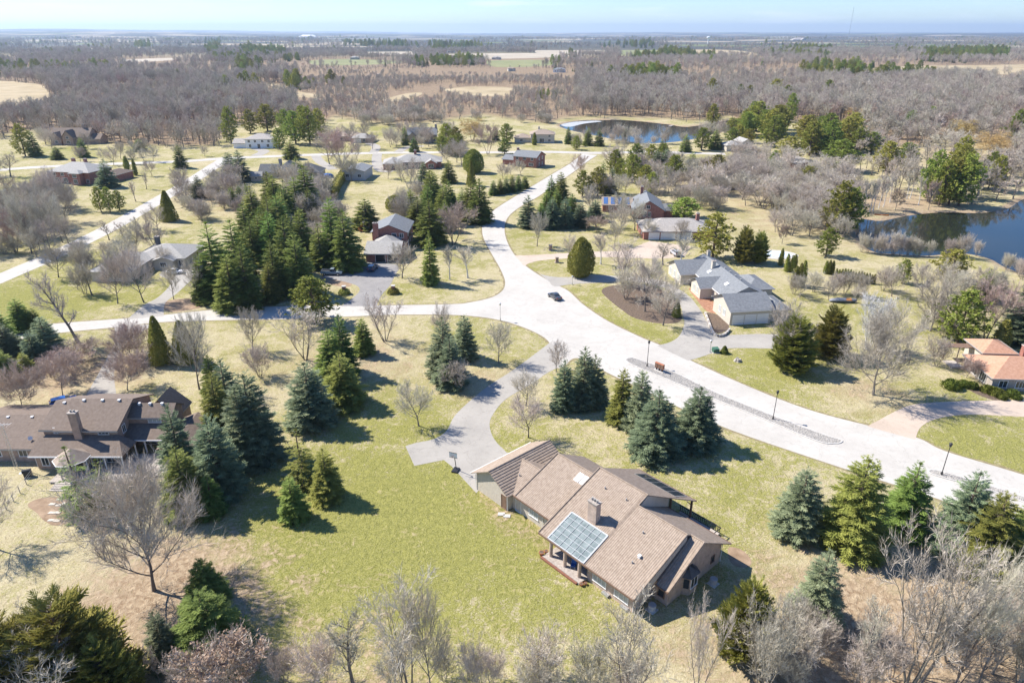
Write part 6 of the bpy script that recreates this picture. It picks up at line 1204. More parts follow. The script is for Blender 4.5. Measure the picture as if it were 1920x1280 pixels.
simple('long_bungalow', (-60.5, 329, 0), 6, 'long low brick house with wide grey hip roof and red gable', [('h', 4, 27, 3, 16, 3.0, .40, M_brr, M_shl), ('h', -.5, 8, 0, 12, 2.9, .42, M_brr, M_shl), ('g', 19.5, 24.5, .2, 8, 2.8, .55, M_brr, M_shl, 'y')], wins=[('y-', 22, .8, 2.4, 1.5, .2), ('y-', 3.5, .8, 1.6, 1.3, 0), ('y-', 11, .6, 2.6, 1.8, 3), ('y-', 15.5, .6, 2.6, 1.8, 3)], chims=[(14, 15.2, 9, 10, 5, 7.4, M_brr, 2)])
simple('stone_house', (-61.5, 415, 0), 3, 'steep-gabled stone house with tall front window and light roof', [('g', 0, 17, 2, 11, 4.6, .72, M_stone, M_shg), ('g', 7.6, 14, -2, 4, 5.2, 1.0, M_stone, M_shg, 'y'), ('g', 1, 5, -.6, 4, 4, 1.0, M_stone, M_shd, 'y')], wins=[('y-', 10.8, .6, 2.0, 2.2, -2), ('y-', 10.8, 3.8, 1.6, 1.5, -2), ('y-', 3, 1, 1.4, 1.5, -.6), ('y-', 15.6, .8, 1.2, 1.4, 2)], chims=[(16, 17.2, 6, 7, 5, 9.6, M_stone, 1)])
simple('brown_bungalow', (-107, 420, 0), -4, 'brown-roofed house half behind the broad bare trees', [('h', 0, 16, 2, 13, 3.0, .45, M_brt, M_sht), ('h', 12, 24, -3, 7, 2.7, .40, M_brt, M_shl)], wins=[('y-', 5, .9, 1.6, 1.3, 2), ('y-', 20, .9, 1.6, 1.3, -3)], doors=[('y-', 16, 4.4, 2.2, -3)])
simple('flat_roofed_house', (129.5, 333, 0), 37, 'low brown flat-gabled house under the spreading pines', [('g', 0, 18, 0, 8, 2.9, .16, M_redwood, M_shw), ('g', 3, 14, -5, -.02, 2.5, .16, M_redwood, M_shw)], wins=[('y-', 1.4, .9, 1.4, 1.2, 0), ('y-', 16, .9, 1.4, 1.2, 0)])
simple('white_brick_house', (117.5, 384, 0), 8, 'pale house with grey hip roof half hidden by evergreens', [('h', 0, 9, 0, 9, 3.2, .42, M_stucco, M_shl), ('g', 9.02, 15, 1, 11, 4.6, .5, M_stucco, M_shl, 'y')], wins=[('y-', 2.6, .9, 1.2, 1.4, 0), ('y-', 6.4, .9, 1.2, 1.4, 0), ('y-', 12, 3.0, 1.4, 1.2, 1), ('y-', 12, .6, 1.8, 1.6, 1)])
simple('wood_hidden_house', (87, 284, 0), 8, 'grey-roofed house hidden in bare trees left of the pond', [('h', 0, 24, 0, 15, 3.0, .40, M_stone, M_shl)], wins=[('y-', 4, .9, 1.6, 1.3, 0), ('y-', 10, .9, 1.6, 1.3, 0), ('y-', 17, .9, 1.6, 1.3, 0)], chims=[(16, 17, 7, 8, 5, 7.6, M_stone, 1)])
for (u, v, w, lab, rf) in [(1105,186,30,'grey mansion on the wooded bank beyond the far pond', M_shw), (1048,136,22,'white farmhouse among far evergreens', M_shg), (665,112,16,'pale farmhouse in the green fields', M_shl), (845,99,14,'white farmhouse under dark conifers', M_shl), (1235,137,14,'white house among spruces in the distance', M_shl), (166,130,14,'brown house showing through far left woods', M_shb), (1322,106,16,'farm building by the pale far fields', M_shd), (1500,76,26,'long pale barn on the skyline fields', M_shw), (575,72,40,'long white greenhouse roof in the far plain', M_white), (960,134,14,'house roof in grey woods right of the green fields', M_sht), (710,146,10,'tan cottage roof deep in the grey woods', M_sht), (930,112,16,'farmhouse beside the thin green field', M_shl)]:
    p, h_, w_ = size_at(u, v, v - 5, w)
    simple('far_house', (p.x - w_ / 2, p.y, 0), wr.uniform(-15, 15), lab, [('h', 0, w_, 0, w_ * .55, 4.5, .45, M_white if 'white' in lab else M_stucco, rf), ('g', w_ * .55, w_ * .9, -w_ * .15, w_ * .3, 4.2, .6, M_stucco, rf, 'y')], wins=[('y-', w_ * .2, 1.2, w_ * .1, 1.6, 0), ('y-', w_ * .4, 1.2, w_ * .1, 1.6, 0)])
# ------------------------------------------------------------------ vehicles
M_tyre = mat('tyre_rubber', (.018, .018, .018), (.03, .03, .03), 5, rough=.9)
M_rim = mat('alloy_rim', (.45, .45, .46), (.55, .55, .56), 5, rough=.3, metal=.8)
M_lamp = mat('lamp_lens', (.75, .76, .78), (.85, .86, .88), 5, rough=.15)
M_tail = mat('tail_lens', (.30, .02, .02), (.40, .03, .03), 5, rough=.2)
def paint(name, c):
    m = mat(name, c, tuple(min(1, x * 1.12) for x in c), 2, rough=.28, spec=.6); m.node_tree.nodes['Principled BSDF'].inputs['Coat Weight'].default_value = .6; return m
def vehicle(name, cat, label, p, heading, L, W, H, pm, style='sedan'):
    """lofted body from side stations: (x, z_low, z_belt, half-width), glasshouse above"""
    P = empty(name, (p.x, p.y, .02), heading); tag(P, label, cat)
    def loft(st, nm, m, smooth=True):
        v, f = [], []; n = 10
        for x, z0, z1, hw in st:
            h = z1 - z0
            ring = [(-hw * .86, z0), (-hw, z0 + h * .30), (-hw, z0 + h * .62), (-hw * .93, z0 + h * .92), (-hw * .70, z1), (hw * .70, z1), (hw * .93, z0 + h * .92), (hw, z0 + h * .62), (hw, z0 + h * .30), (hw * .86, z0)]
            v += [(x, a, b) for a, b in ring]
        for i in range(len(st) - 1):
            for k in range(n): f.append((i * n + k, i * n + (k + 1) % n, (i + 1) * n + (k + 1) % n, (i + 1) * n + k))
        f.append(tuple(range(n - 1, -1, -1))); f.append(tuple((len(st) - 1) * n + k for k in range(n)))
        return mesh_obj(nm, v, f, m, P, smooth=False)
    l, w = L / 2, W / 2
    if style == 'sedan': st = [(-l, .42, .80, w * .80), (-l * .93, .28, .95, w * .94), (-l * .55, .22, .98, w), (0, .20, .96, w), (l * .45, .22, .92, w), (l * .85, .26, .80, w * .94), (l, .40, .66, w * .78)]; gh = [(-l * .72, .94, .97, w * .76), (-l * .36, .94, H - .04, w * .72), (-l * .02, .94, H, w * .72), (l * .18, .94, H - .08, w * .72), (l * .50, .90, .93, w * .78)]
    elif style == 'suv': st = [(-l, .45, 1.0, w * .85), (-l * .95, .32, 1.08, w * .97), (-l * .4, .30, 1.08, w), (l * .4, .30, 1.04, w), (l * .88, .34, .96, w * .95), (l, .45, .82, w * .82)]; gh = [(-l * .95, 1.04, 1.10, w * .80), (-l * .82, 1.04, H - .05, w * .76), (-l * .1, 1.04, H, w * .76), (l * .2, 1.04, H - .06, w * .75), (l * .50, 1.0, 1.04, w * .80)]
    else: st = [(-l, .55, 1.02, w * .94), (-l * .97, .45, 1.12, w), (-l * .12, .42, 1.12, w), (l * .42, .42, 1.14, w), (l * .88, .44, 1.10, w * .97), (l, .52, .92, w * .88)]; gh = [(-l * .14, 1.10, 1.16, w * .82), (-l * .10, 1.10, H - .04, w * .78), (l * .10, 1.10, H, w * .78), (l * .24, 1.10, H - .06, w * .77), (l * .46, 1.08, 1.12, w * .82)]
    body = loft(st, 'body', pm)
    g = loft(gh, 'glasshouse', M_glass)
    rf = [(x, z1 - .05, z1 + .02, hw * .98) for x, z0, z1, hw in gh[1:4]]; loft(rf, 'roof', pm)
    for sx in (-1, 1):
        for x in (gh[1][0], (gh[2][0] + gh[3][0]) / 2 - .1): MB().prism([(x - .05, sx * gh[2][3] * 1.01, 1.0), (x + .05, sx * gh[2][3] * 1.01, 1.0), (x + .05, sx * gh[2][3] * .86, H - .04), (x - .05, sx * gh[2][3] * .86, H - .04)], (0, sx * .03, 0)).build('pillar', pm, g)
    if style == 'pickup':
        b = MB(); b.box(-l * .95, -l * .16, -w * .80, w * .80, 1.121, 1.135); b.build('bed_liner', M_black, P)
        for sy in (-1, 1): MB().box(-l * .97, -l * .15, sy * w * .9 - .06, sy * w * .9 + .06, 1.12, 1.26).build('bed_rail', pm, P)
        MB().box(-l * .985, -l * .95, -w * .9, w * .9, 1.12, 1.25).build('tailgate', pm, P)
    for x in (-l * .62, l * .62):
        for sy in (-1, 1):
            y = sy * (w - .06); r = .34 if style != 'pickup' else .39
            t = MB().tube([(x, y - .11, r), (x, y + .11, r)], [r, r], 16).build('wheel', M_tyre, P); MB().tube([(x, y + sy * .09, r), (x, y + sy * .125, r)], [r * .62, r * .55], 12).build('rim', M_rim, t)
    zl = .66 if style == 'sedan' else .85
    for sy in (-1, 1):
        MB().box(l * .93, l * .985, sy * w * .62 - .17, sy * w * .62 + .17, zl - .09, zl + .09).build('headlight', M_lamp, P); MB().box(-l * 1.0, -l * .95, sy * w * .66 - .16, sy * w * .66 + .16, zl + .05, zl + .24).build('tail_light', M_tail, P)
        MB().box(gh[3][0] + .22, gh[3][0] + .38, sy * w * .96 - .09, sy * w * .96 + .09, zl + .30, zl + .44).build('mirror', pm, P)
    MB().box(l * .97, l * 1.005, -w * .35, w * .35, .45, .60).build('grille', M_black, P)
    return P
def hd(a, b): d = at(*b) - at(*a); return math.atan2(d.y, d.x)
vehicle('sedan', 'car', 'dark grey sedan driving on the pale road past the junction', at(1040,559), hd((1053,566),(1028,550)), 4.7, 1.84, 1.46, paint('dark_grey_paint', (.06, .065, .075)), 'sedan')
vehicle('pickup_truck', 'truck', 'silver-blue pickup truck parked across the brick house drive', at(623,515), hd((603,514),(643,514.5)), 5.8, 2.0, 1.82, paint('silver_blue_paint', (.22, .27, .31)), 'pickup')
vehicle('suv', 'car', 'dark navy car parked before the open brick garage', at(699,506), R(82), 4.6, 1.86, 1.66, paint('navy_paint', (.03, .04, .07)), 'suv')
vehicle('sedan', 'car', 'white car parked on the grey ranch house drive', at(328,513), R(12), 4.6, 1.82, 1.46, paint('white_paint', (.72, .72, .72)), 'sedan')
vehicle('suv', 'car', 'silver car parked on the buff drive before the white garage doors', at(1266,478), R(100), 4.6, 1.86, 1.66, paint('silver_paint', (.40, .40, .41)), 'suv')
vehicle('suv', 'car', 'dark car on the far road near the red brick house', at(941,284), R(2), 4.7, 1.86, 1.66, paint('black_paint', (.025, .025, .028)), 'suv')
vehicle('hatchback', 'car', 'bright blue car on the gravel drive behind the brown roof', at(121,758), R(35), 4.2, 1.76, 1.5, paint('blue_paint', (.02, .12, .42)), 'suv')
vehicle('suv', 'car', 'white car beside the dark-roofed houses across the road', at(600,330), R(30), 4.7, 1.86, 1.66, paint('white_paint', (.72, .72, .72)), 'suv')

# ------------------------------------------------------------------ street furniture
def lamp_post(u, v, label, group, h=5.0, arms=1, m=None):
    m = m or M_black; p = at(u, v); P = empty('street_lamp', (p.x, p.y, .06 if group else 0)); tag(P, label, 'lamp post', group)
    MB().tube([(0, 0, 0), (0, 0, .5), (0, 0, .52)], [.14, .12, .08], 10).build('base', m, P)
    MB().tube([(0, 0, .5), (0, 0, h - .55)], [.065, .05], 8).build('pole', m, P)
    hd_ = MB().tube([(0, 0, h - .55), (0, 0, h - .45), (0, 0, h - .05)], [.08, .17, .23], 8).build('lantern', m, P)
    MB().tube([(0, 0, h - .42), (0, 0, h - .08)], [.15, .20], 8).build('lens', M_lamp, hd_); MB().tube([(0, 0, h - .04), (0, 0, h + .02), (0, 0, h + .16)], [.26, .24, .04], 8).build('cap', m, hd_)
    return P
for u, v, lab in ((1213,687,'black lamp post beside the community mailboxes on the long median'),(1449,786,'black lamp post midway along the long stony median'),(1765,890,'black lamp post on the second stony median')): lamp_post(u, v, lab, 'black lamps on the medians', 5.4)
lamp_post(938,601,'thin grey lamp on the verge near the road junction', None, 4.2, m=M_metal); lamp_post(1331,660,'slim pale lamp at the grey garage drive mouth', None, 2.6, m=M_metal); lamp_post(1073,534,'slim grey lamp at the circular drive mouth', None, 2.4, m=M_metal)
# community mailboxes
pm_ = at(1236,696); dm = hd((1213,687),(1449,786))
M_mbox = mat('rust_red_metal', (.30, .10, .05), (.38, .15, .08), 4, rough=.5)
P = empty('community_mailbox', (pm_.x, pm_.y, .06), dm); tag(P, 'row of three rust-red community mailboxes on a plinth', 'mailbox')
MB().box(-1.1, 1.1, -.45, .45, 0, .14).build('plinth', M_kerb, P)
for i in range(3):
    x = -.66 + .66 * i; MB().box(x - .12, x + .12, -.12, .12, .14, .62).build('pedestal', M_black, P)
    c = MB().box(x - .30, x + .30, -.26, .26, .62, 1.62).build('cabinet', M_mbox, P); MB().prism([(x - .33, -.30, 1.62), (x + .33, -.30, 1.62), (x + .33, 0, 1.74), (x - .33, 0, 1.74)], (0, 0, -.03)).build('lid', M_mbox, c); MB().prism([(x - .33, .30, 1.62), (x + .33, .30, 1.62), (x + .33, 0, 1.74), (x - .33, 0, 1.74)], (0, 0, -.03)).build('lid', M_mbox, c)
    for r_ in range(4): MB().box(x - .27, x + .27, -.285, -.262, .68 + r_ * .23, .88 + r_ * .23).build('door', M_browntrim, c)
# basketball hoop
p = at(853,884); P = empty('basketball_hoop', (p.x, p.y, .02), R(-110)); tag(P, 'portable basketball hoop standing on the bungalow drive', 'hoop')
MB().prism([(-.9, -.45, 0), (.35, -.45, 0), (.35, .45, 0), (-.9, .45, 0)], (0, 0, .22)).build('base', M_black, P); MB().tube([(-.5, 0, .2), (-.25, 0, 1.6), (.05, 0, 3.0)], [.06, .06, .05], 8).build('pole', M_black, P)
bb = MB().box(.35, .39, -.62, .62, 2.75, 3.55).build('backboard', M_lamp, P); MB().box(.33, .40, -.66, .66, 2.70, 2.75).build('frame', M_black, bb); MB().box(.33, .40, -.66, .66, 3.55, 3.60).build('frame', M_black, bb)
MB().tube([(.05, 0, 3.0), (.36, 0, 3.2)], [.04, .04], 6).build('arm', M_black, P); MB().tube([(.36, 0, 2.95)] + [(.65 + .23 * math.cos(t), .23 * math.sin(t), 3.0) for t in np.linspace(-math.pi, math.pi, 13)], [.015] * 14, 5).build('rim', M_mbox, P)
MB().box(.0, .35, -.02, .02, 2.92, 2.98).build('bracket', M_black, P)
# utility box, stump, gate piers
p = at(1341,660); P = empty('utility_box', (p.x, p.y, 0), R(10)); tag(P, 'green utility transformer box on the lawn', 'utility box')
M_ugreen = mat('utility_green', (.05, .13, .08), (.08, .17, .11), 4, rough=.5)
MB().box(-.75, .75, -.65, .65, 0, .12).build('pad', M_kerb, P); MB().box(-.62, .62, -.52, .52, .12, .78).build('cabinet', M_ugreen, P); MB().prism([(-.66, -.56, .78), (.66, -.56, .78), (.66, .56, .92), (-.66, .56, .92)], (0, 0, .05)).build('lid', M_ugreen, P)
p = at(1383,677); b = MB(); rs = random.Random(4)
st = empty('tree_stump', (p.x, p.y, 0)); tag(st, 'low weathered tree stump in a chip-covered patch', 'stump')
for k in range(4): a = k * 1.57; MB().tube([(.45 * math.cos(a), .35 * math.sin(a), -.03), (.35 * math.cos(a), .3 * math.sin(a), .35 + .12 * (k % 2)), (.3 * math.cos(a), .25 * math.sin(a), .40 + .12 * (k % 2))], [.42, .33, .28], 9).build('stump_lobe', M_tan if False else M_wood, st)
for u, v, lab in ((1032,469,'square buff stone gate pier on the far side of the pink-buff drive'),(1044,492,'square buff stone gate pier on the near side of the pink-buff drive')):
    p = at(u, v); P = empty('gate_pier', (p.x, p.y, 0), R(8)); tag(P, lab, 'gate pier'); MB().box(-.42, .42, -.42, .42, 0, 1.5).build('shaft', M_brt, P); MB().prism([(-.52, -.52, 1.5), (.52, -.52, 1.5), (.52, .52, 1.5), (-.52, .52, 1.5)], (0, 0, .14)).build('cap', M_stone, P); MB().box(-.62, .62, -.62, .62, -.02, .14).build('footing', M_stone, P)
for u, v, lab in ((646,551,'brick pier ringed by a clipped drum hedge left of the brick house drive'),(738,550,'brick pier ringed by a clipped drum hedge right of the brick house drive')):
    p = at(u, v); P = empty('hedged_pier', (p.x, p.y, 0)); tag(P, lab, 'gate pier'); MB().box(-.4, .4, -.4, .4, 0, 2.0).build('shaft', M_brr, P); MB().box(-.5, .5, -.5, .5, 2.0, 2.15).build('cap', M_kerb, P)
    Tt, Cc = leafball(90, 1.45, 2.9, 900, 'dome', .2, shell=.2, up=.4)
    for i, vv in enumerate(Cc.v):
        q = math.hypot(vv.x, vv.y)
        if q < .6 and q > 1e-4: vv.x *= .6 / q; vv.y *= .6 / q
    Cc.obj('hedge', M_ced, P)
# low retaining wall at the garage forecourt
P = empty('retaining_wall', (0, 0, 0)); tag(P, 'low pale stone retaining wall curving round the forecourt bed', 'wall')
wl_ = gl([(1322,588),(1328,604),(1336,624),(1345,631),(1358,629),(1368,619)], 5)
for i in range(len(wl_) - 1):
    a, c = wl_[i], wl_[i + 1]; d = (c - a).normalized(); q = Vector((-d.y, d.x, 0)) * .2; e = d * .02
    MB().prism([a + e + q, c - e + q, c - e - q, a + e - q], (0, 0, .5 + .05 * (i % 2))).build('stone', M_stone if i % 2 else M_kerb, P)
# hedge by the grey shed
P = empty('hedge', (0, 0, 0)); tag(P, 'tall clipped cedar hedge running along the grey outbuilding', 'hedge')
hl2 = [(657,318),(648,330),(640,342),(632,356),(624,374)]; b = Mesh2(); hr = random.Random(8); hp = gl(hl2, 8)
for i in range(len(hp) - 1):
    a, c = hp[i], hp[i + 1]; n_ = int((c - a).length * 60)
    for _ in range(n_):
        t = hr.random(); q = a.lerp(c, t); z = hr.uniform(0, 3.6); s_ = 1.3 * (1 - .25 * (z / 3.6) ** 3); side_ = hr.choice((-1, 1)); d = (c - a).normalized(); nn_ = Vector((-d.y, d.x, 0)) * side_ * s_ * hr.uniform(.75, 1.05)
        if hr.random() < .3: nn_ *= hr.random(); z = 3.6 + hr.uniform(-.15, .15)
        pp_ = q + nn_ + Vector((0, 0, z)); e = (nn_.normalized() * .7 + Vector((0, 0, .8)) + rv(hr, .3)).normalized(); o = e.cross(rv(hr)).normalized() * .16
        b.quad(pp_ - o * .5, pp_ + o * .5, pp_ + e * .35 + o * .6, pp_ + e * .35 - o * .6)
    d = (c - a).normalized(); nn_ = Vector((-d.y, d.x, 0)) * 1.0
    b.quad(a + nn_, c + nn_, c + nn_ * .8 + Vector((0, 0, 3.5)), a + nn_ * .8 + Vector((0, 0, 3.5))); b.quad(a - nn_, c - nn_, c - nn_ * .8 + Vector((0, 0, 3.5)), a - nn_ * .8 + Vector((0, 0, 3.5))); b.quad(a + nn_ * .8 + Vector((0, 0, 3.5)), c + nn_ * .8 + Vector((0, 0, 3.5)), c - nn_ * .8 + Vector((0, 0, 3.5)), a - nn_ * .8 + Vector((0, 0, 3.5)))
b.obj('foliage', [M_ced], P)
# wire garden fence, stepping stones, lattice mast, barbecue by the brown-roofed house
P = empty('garden_fence', (0, 0, 0)); tag(P, 'low wire garden fence on posts beside the brown-roofed house', 'fence')
fp = [at(62,892), at(50,908), at(38,924), at(26,940), at(12,955), at(-6,975)]
for q in fp: MB().tube([(q.x, q.y, -.05), (q.x, q.y, 1.15)], [.06, .055], 6).build('post', M_wood, P)
for z in (.35, .7, 1.05): MB().tube([(q.x, q.y, z) for q in fp], [.012] * len(fp), 4).build('wire', M_metal, P)
for i, (u, v) in enumerate([(98,945),(110,947),(122,944),(97,961),(108,961),(96,975),(107,976),(112,936)]):
    p = at(u, v); a = rng.uniform(-.3, .3); o = MB().prism([(p.x - .42 + .1 * a, p.y - .26, .012), (p.x + .40, p.y - .22 + a * .1, .012), (p.x + .44, p.y + .2, .012), (p.x - .36, p.y + .25, .012)], (0, 0, .07)).build('stepping_stone', M_stucco); tag(o, 'pale stepping stone in the bare earth bed', 'paving stone', 'stepping stones in the earth bed')
P = empty('antenna_mast', (-74.7, 86.0, 0)); tag(P, 'pale lattice aerial mast standing against the low brown roof', 'antenna')
tw_ = [(math.cos(a) * .22, math.sin(a) * .22) for a in (0, 2.09, 4.19)]
for x, y in tw_: MB().tube([(x, y, 0), (x - .1, y + .1, 7.6)], [.03, .025], 5).build('mast_leg', M_metal, P)
for k in range(15):
    z = .3 + k * .5
    for i in range(3): a, c = tw_[i], tw_[(i + 1) % 3]; f = z / 7.6; MB().tube([(a[0] - .1 * f, a[1] + .1 * f, z), (c[0] - .1 * f, c[1] + .1 * f, z + .25)], [.014, .014], 4).build('brace', M_metal, P)
MB().tube([(-1.6, .1, 7.5), (1.2, .1, 7.65)], [.03, .03], 5).build('boom', M_white, P)
for x in (-1.5, -1, -.5, 0, .5, 1): MB().tube([(x, -.5, 7.56), (x, .7, 7.56)], [.012, .012], 4).build('element', M_white, P)
P = empty('barbecue', (at(53,893).x, at(53,893).y, 0), .4); tag(P, 'black covered barbecue beside the wire fence', 'barbecue')
MB().box(-.45, .45, -.3, .3, .1, .8).build('cart', M_black, P); MB().tube([(-.55, 0, .95), (.55, 0, .95)], [.33, .33], 12).build('hood', M_black, P); MB().box(-.95, -.47, -.25, .25, .78, .82).build('shelf', M_metal, P)
# things round the bungalow
for u, v, lab in ((14.6, 2.9, 'grey air conditioner beside the bungalow corner under bare twigs'), (17.0, 11.6, 'second grey air conditioner beyond the bay window')):
    q = bpt(u, v); P = empty('air_conditioner', q, R(-48)); tag(P, lab, 'air conditioner'); MB().box(-.55, .55, -.55, .55, 0, .08).build('pad', M_kerb, P); MB().tube([(0, 0, .08), (0, 0, .8)], [.46, .46], 10).build('casing', M_siding, P); MB().tube([(0, 0, .8), (0, 0, .86)], [.48, .40], 10).build('fan_guard', M_greytrim, P)
for i, (u, v, r_) in enumerate([(-.2, -.2, .32), (-.1, .5, .24), (6.7, -.3, .22), (6.9, .2, .18)]):
    q = bpt(u, v); o = empty('flower_pot', q); tag(o, ['widest terracotta pot at the porch end by the low wing', 'smaller terracotta pot behind the widest one at the porch', 'terracotta pot at the right end of the porch edging', 'smallest terracotta pot against the wall at the porch'][i], 'pot')
    MB().tube([(0, 0, 0), (0, 0, r_ * 1.4), (0, 0, r_ * 1.45), (0, 0, r_ * 1.6)], [r_ * .7, r_, r_ * 1.12, r_ * 1.12], 12).build('pot', M_mbox, o); MB().tube([(0, 0, r_ * 1.3), (0, 0, r_ * 1.62)], [r_ * .9, r_ * .9], 10).build('soil', M_mulch, o)
M_bluef = mat('blue_fabric', (.03, .10, .32), (.06, .16, .42), 5, rough=.8)
for i, (u, v, rz, lab) in enumerate([(4.2, .9, -20, 'blue patio chair under the glazed porch between columns'), (4.9, 2.1, 40, 'second blue patio chair deeper under the glazed porch')]):
    q = bpt(u, v, .3); P = empty('patio_chair', q, R(rz)); tag(P, lab, 'chair'); MB().box(-.3, .3, -.3, .3, .38, .46).build('seat', M_bluef, P); MB().prism([(-.3, .26, .44), (.3, .26, .44), (.3, .46, 1.05), (-.3, .46, 1.05)], (0, .06, 0)).build('backrest', M_bluef, P)
    for x in (-.27, .27):
        for y in (-.27, .27): MB().tube([(x, y, 0), (x, y, .40)], [.02, .02], 6).build('leg', M_metal, P)
for i, (u, v) in enumerate([(-8.8, 1.6), (-9.6, 1.3)]):
    q = bpt(u, v); o = MB().prism([(q.x - .5, q.y - .3, .0), (q.x + .45, q.y - .35, .0), (q.x + .5, q.y + .3, .0), (q.x - .45, q.y + .33, .0)], (0, 0, .1)).build('door_step_slab', M_kerb); tag(o, ['concrete slab at the stucco wing door', 'concrete slab before the bungalow garage side door'][i], 'slab')
# garden and pond things
P = empty('covered_boat', at(1580,566), R(-4)); P.scale = (.72, .72, .72); tag(P, 'boat under a grey cover with an orange patch behind bare bushes', 'boat')
M_cover = mat('grey_cover', (.16, .18, .22), (.30, .31, .34), 1.5, rough=.7); M_or = mat('orange_tarp', (.50, .20, .06), (.58, .27, .10), 3, rough=.7)
v, f = [], []; stn = [(-4.6, .2, .3), (-3.8, 1.0, .9), (-2, 1.3, 1.15), (1, 1.3, 1.2), (3.2, 1.05, 1.1), (4.6, .15, .9)]
for x, hw, z in stn: v += [(x, -hw * .7, .35), (x, -hw, z * .75), (x, -hw * .5, z * 1.1), (x, 0, z * 1.25), (x, hw * .5, z * 1.1), (x, hw, z * .75), (x, hw * .7, .35)]
for i in range(5):
    for k in range(6): f.append((i * 7 + k, i * 7 + 7 + k, i * 7 + 8 + k, i * 7 + k + 1))
    f.append((i * 7 + 6, i * 7 + 13, i * 7 + 7, i * 7))
mesh_obj('cover', v, f, M_cover, P, smooth=True); MB().prism([(.6, -1.28, 1.0), (2.6, -1.2, .98), (2.4, -.3, 1.52), (.8, -.3, 1.56)], (0, -.02, .05)).build('patch', M_or, P)
for x in (-2.4, 2.2):
    for y in (-.7, .7): MB().box(x - .1, x + .1, y - .1, y + .1, 0, .45).build('stand', M_wood, P)
P = empty('swimming_pool', at(1452,477), R(-5)); tag(P, 'pale covered swimming pool with white paved surround', 'pool')
def ell(a, b, n=28): return [(a * math.cos(6.2832 * k / n), b * math.sin(6.2832 * k / n)) for k in range(n)]
sheet('surround', ell(6.8, 4.6), .03, M_kerb, P); q = MB()
e0, e1 = ell(5.2, 3.1), ell(4.9, 2.8)
for k in range(28):
    j = (k + 1) % 28; q.poly([(*e0[k], .03), (*e0[j], .03), (*e0[j], .16), (*e0[k], .16)]); q.poly([(*e0[k], .16), (*e0[j], .16), (*e1[j], .16), (*e1[k], .16)]); q.poly([(*e1[j], .05), (*e1[k], .05), (*e1[k], .16), (*e1[j], .16)])
q.build('coping', M_white, P); sheet('cover', e1, .09, mat('pool_cover', (.45, .55, .62), (.60, .68, .73), .6, rough=.4), P)
p = at(1653,404); P = empty('canoe', (p.x, p.y, .0), R(-15)); tag(P, 'orange-red canoe drawn up on the pond point', 'canoe')
v, f = [], []; stn = [(-2.4, .02, .5), (-1.6, .3, .36), (0, .42, .32), (1.6, .3, .36), (2.4, .02, .5)]
for x, hw, z in stn: v += [(x, -hw, z), (x, -hw * .7, .05), (x, hw * .7, .05), (x, hw, z)]
for i in range(4):
    for k in range(3): f.append((i * 4 + k, i * 4 + 4 + k, i * 4 + 5 + k, i * 4 + 1 + k))
mesh_obj('hull', v, f, M_or, P); MB().box(-.1, .1, -.36, .36, .26, .30).build('thwart', M_wood, P)
P = empty('jetty', (at(1258,236).x, at(1258,236).y, 0), R(60)); tag(P, 'small timber jetty at the far pond bank', 'jetty')
for k in range(12): MB().box(-3 + k * .5, -2.55 + k * .5, -.9, .9, .02, .10).build('plank', M_wood, P)
for x in (-2.6, 0, 2.6):
    for y in (-.8, .8): MB().tube([(x, y, -1.6), (x, y, .5)], [.09, .09], 6).build('pile', M_wood, P)
P = empty('playset', at(687,432), R(20)); tag(P, 'garden playset with orange tube slide behind the brick house', 'playset')
for x in (-.9, .9):
    for y in (-.9, .9): MB().box(x - .07, x + .07, y - .07, y + .07, 0, 3.0).build('post', M_wood, P)
MB().box(-1, 1, -1, 1, 1.4, 1.5).build('platform', M_wood, P); b = MB(); b.prism([(-1.2, -1.2, 2.9), (1.2, -1.2, 2.9), (0, 0, 3.9)], (0, 0, .04)); b.prism([(1.2, -1.2, 2.9), (1.2, 1.2, 2.9), (0, 0, 3.9)], (0, 0, .04)); b.prism([(1.2, 1.2, 2.9), (-1.2, 1.2, 2.9), (0, 0, 3.9)], (0, 0, .04)); b.prism([(-1.2, 1.2, 2.9), (-1.2, -1.2, 2.9), (0, 0, 3.9)], (0, 0, .04)); b.build('roof', M_wood, P)
MB().tube([(-1, 0, 1.8), (-1.8, 0, 1.7), (-2.4, -.5, 1.2), (-2.2, -1.2, .6), (-1.4, -1.6, .35)], [.42] * 5, 10).build('slide', M_or, P)
P = empty('tarp_pile', at(614,333), R(25)); tag(P, 'mound of gear under a bright blue tarpaulin', 'tarpaulin')
M_tarp = mat('blue_tarp', (.02, .10, .38), (.05, .18, .50), 1.5, rough=.45); v, f = [], []
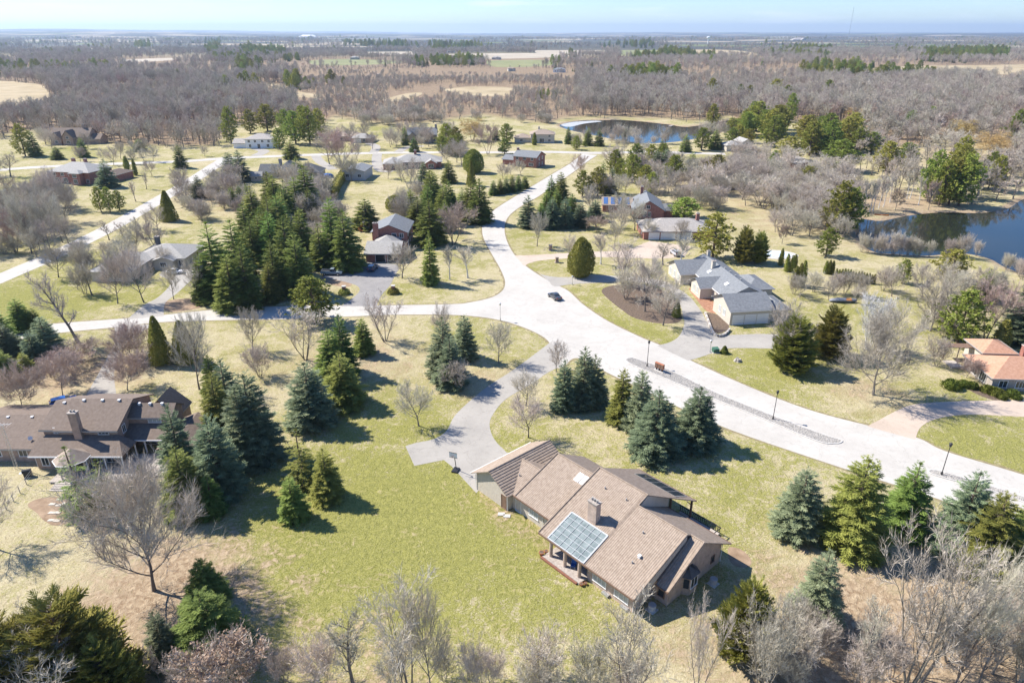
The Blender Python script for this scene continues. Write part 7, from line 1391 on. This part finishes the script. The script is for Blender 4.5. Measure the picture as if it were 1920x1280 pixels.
for j in range(5):
    for k in range(12): a = 6.2832 * k / 12; rr_ = [2.2, 2.0, 1.5, .8, .05][j] * (1 + .12 * math.sin(3 * a + j)); v.append((rr_ * math.cos(a) * 1.3, rr_ * math.sin(a), [0, .8, 1.5, 1.8, 1.9][j]))
for j in range(4):
    for k in range(12): f.append((j * 12 + k, j * 12 + (k + 1) % 12, (j + 1) * 12 + (k + 1) % 12, (j + 1) * 12 + k))
mesh_obj('tarp', v, f, M_tarp, P, smooth=True); MB().tube([(2.75 * math.cos(t), 2.1 * math.sin(t), .06) for t in np.linspace(0, 6.2832, 16)], [.05] * 16, 5).build('rope', M_wood, P)
# radio mast and water tower on the skyline
P = empty('radio_mast', (2700, 6000, -12), 0); tag(P, 'thin lattice radio mast rising above the far horizon', 'mast')
for k in range(3):
    a = k * 2.094; MB().tube([(2.0 * math.cos(a), 2.0 * math.sin(a), 0), (1.4 * math.cos(a), 1.4 * math.sin(a), 245)], [.5, .45], 5).build('mast_leg', M_metal, P)
for k in range(40):
    z = k * 6; a = (k % 3) * 2.094; MB().tube([(2 * math.cos(a), 2 * math.sin(a), z), (1.9 * math.cos(a + 2.094), 1.9 * math.sin(a + 2.094), z + 6)], [.3, .3], 4).build('brace', M_metal, P)
P = empty('water_tower', (at(1327,84).x, at(1327,84).y, 0)); tag(P, 'pale water tower on the far plain', 'tower')
MB().tube([(0, 0, 0), (0, 0, 26)], [3.0, 2.4], 12).build('shaft', M_white, P); MB().tube([(0, 0, 26), (0, 0, 29), (0, 0, 35), (0, 0, 38)], [2.6, 8, 8, 1], 14).build('tank', M_white, P)
# ------------------------------------------------------------------ haze
hm = bpy.data.materials.new('haze'); hm.use_nodes = True
hn_, hl_ = hm.node_tree.nodes, hm.node_tree.links
hn_.remove(hn_['Principled BSDF'])
pv = hn_.new('ShaderNodeVolumePrincipled'); pv.inputs['Color'].default_value = (.60, .77, 1, 1); pv.inputs['Density'].default_value = 0.65e-4; pv.inputs['Anisotropy'].default_value = .3
hl_.new(pv.outputs[0], hn_['Material Output'].inputs['Volume'])
hz = MB().box(-26500, 26500, -3800, 26000, -60, 260).build('haze', hm); tag(hz, 'thin blue haze over the whole countryside', 'haze', kind='stuff')
# end
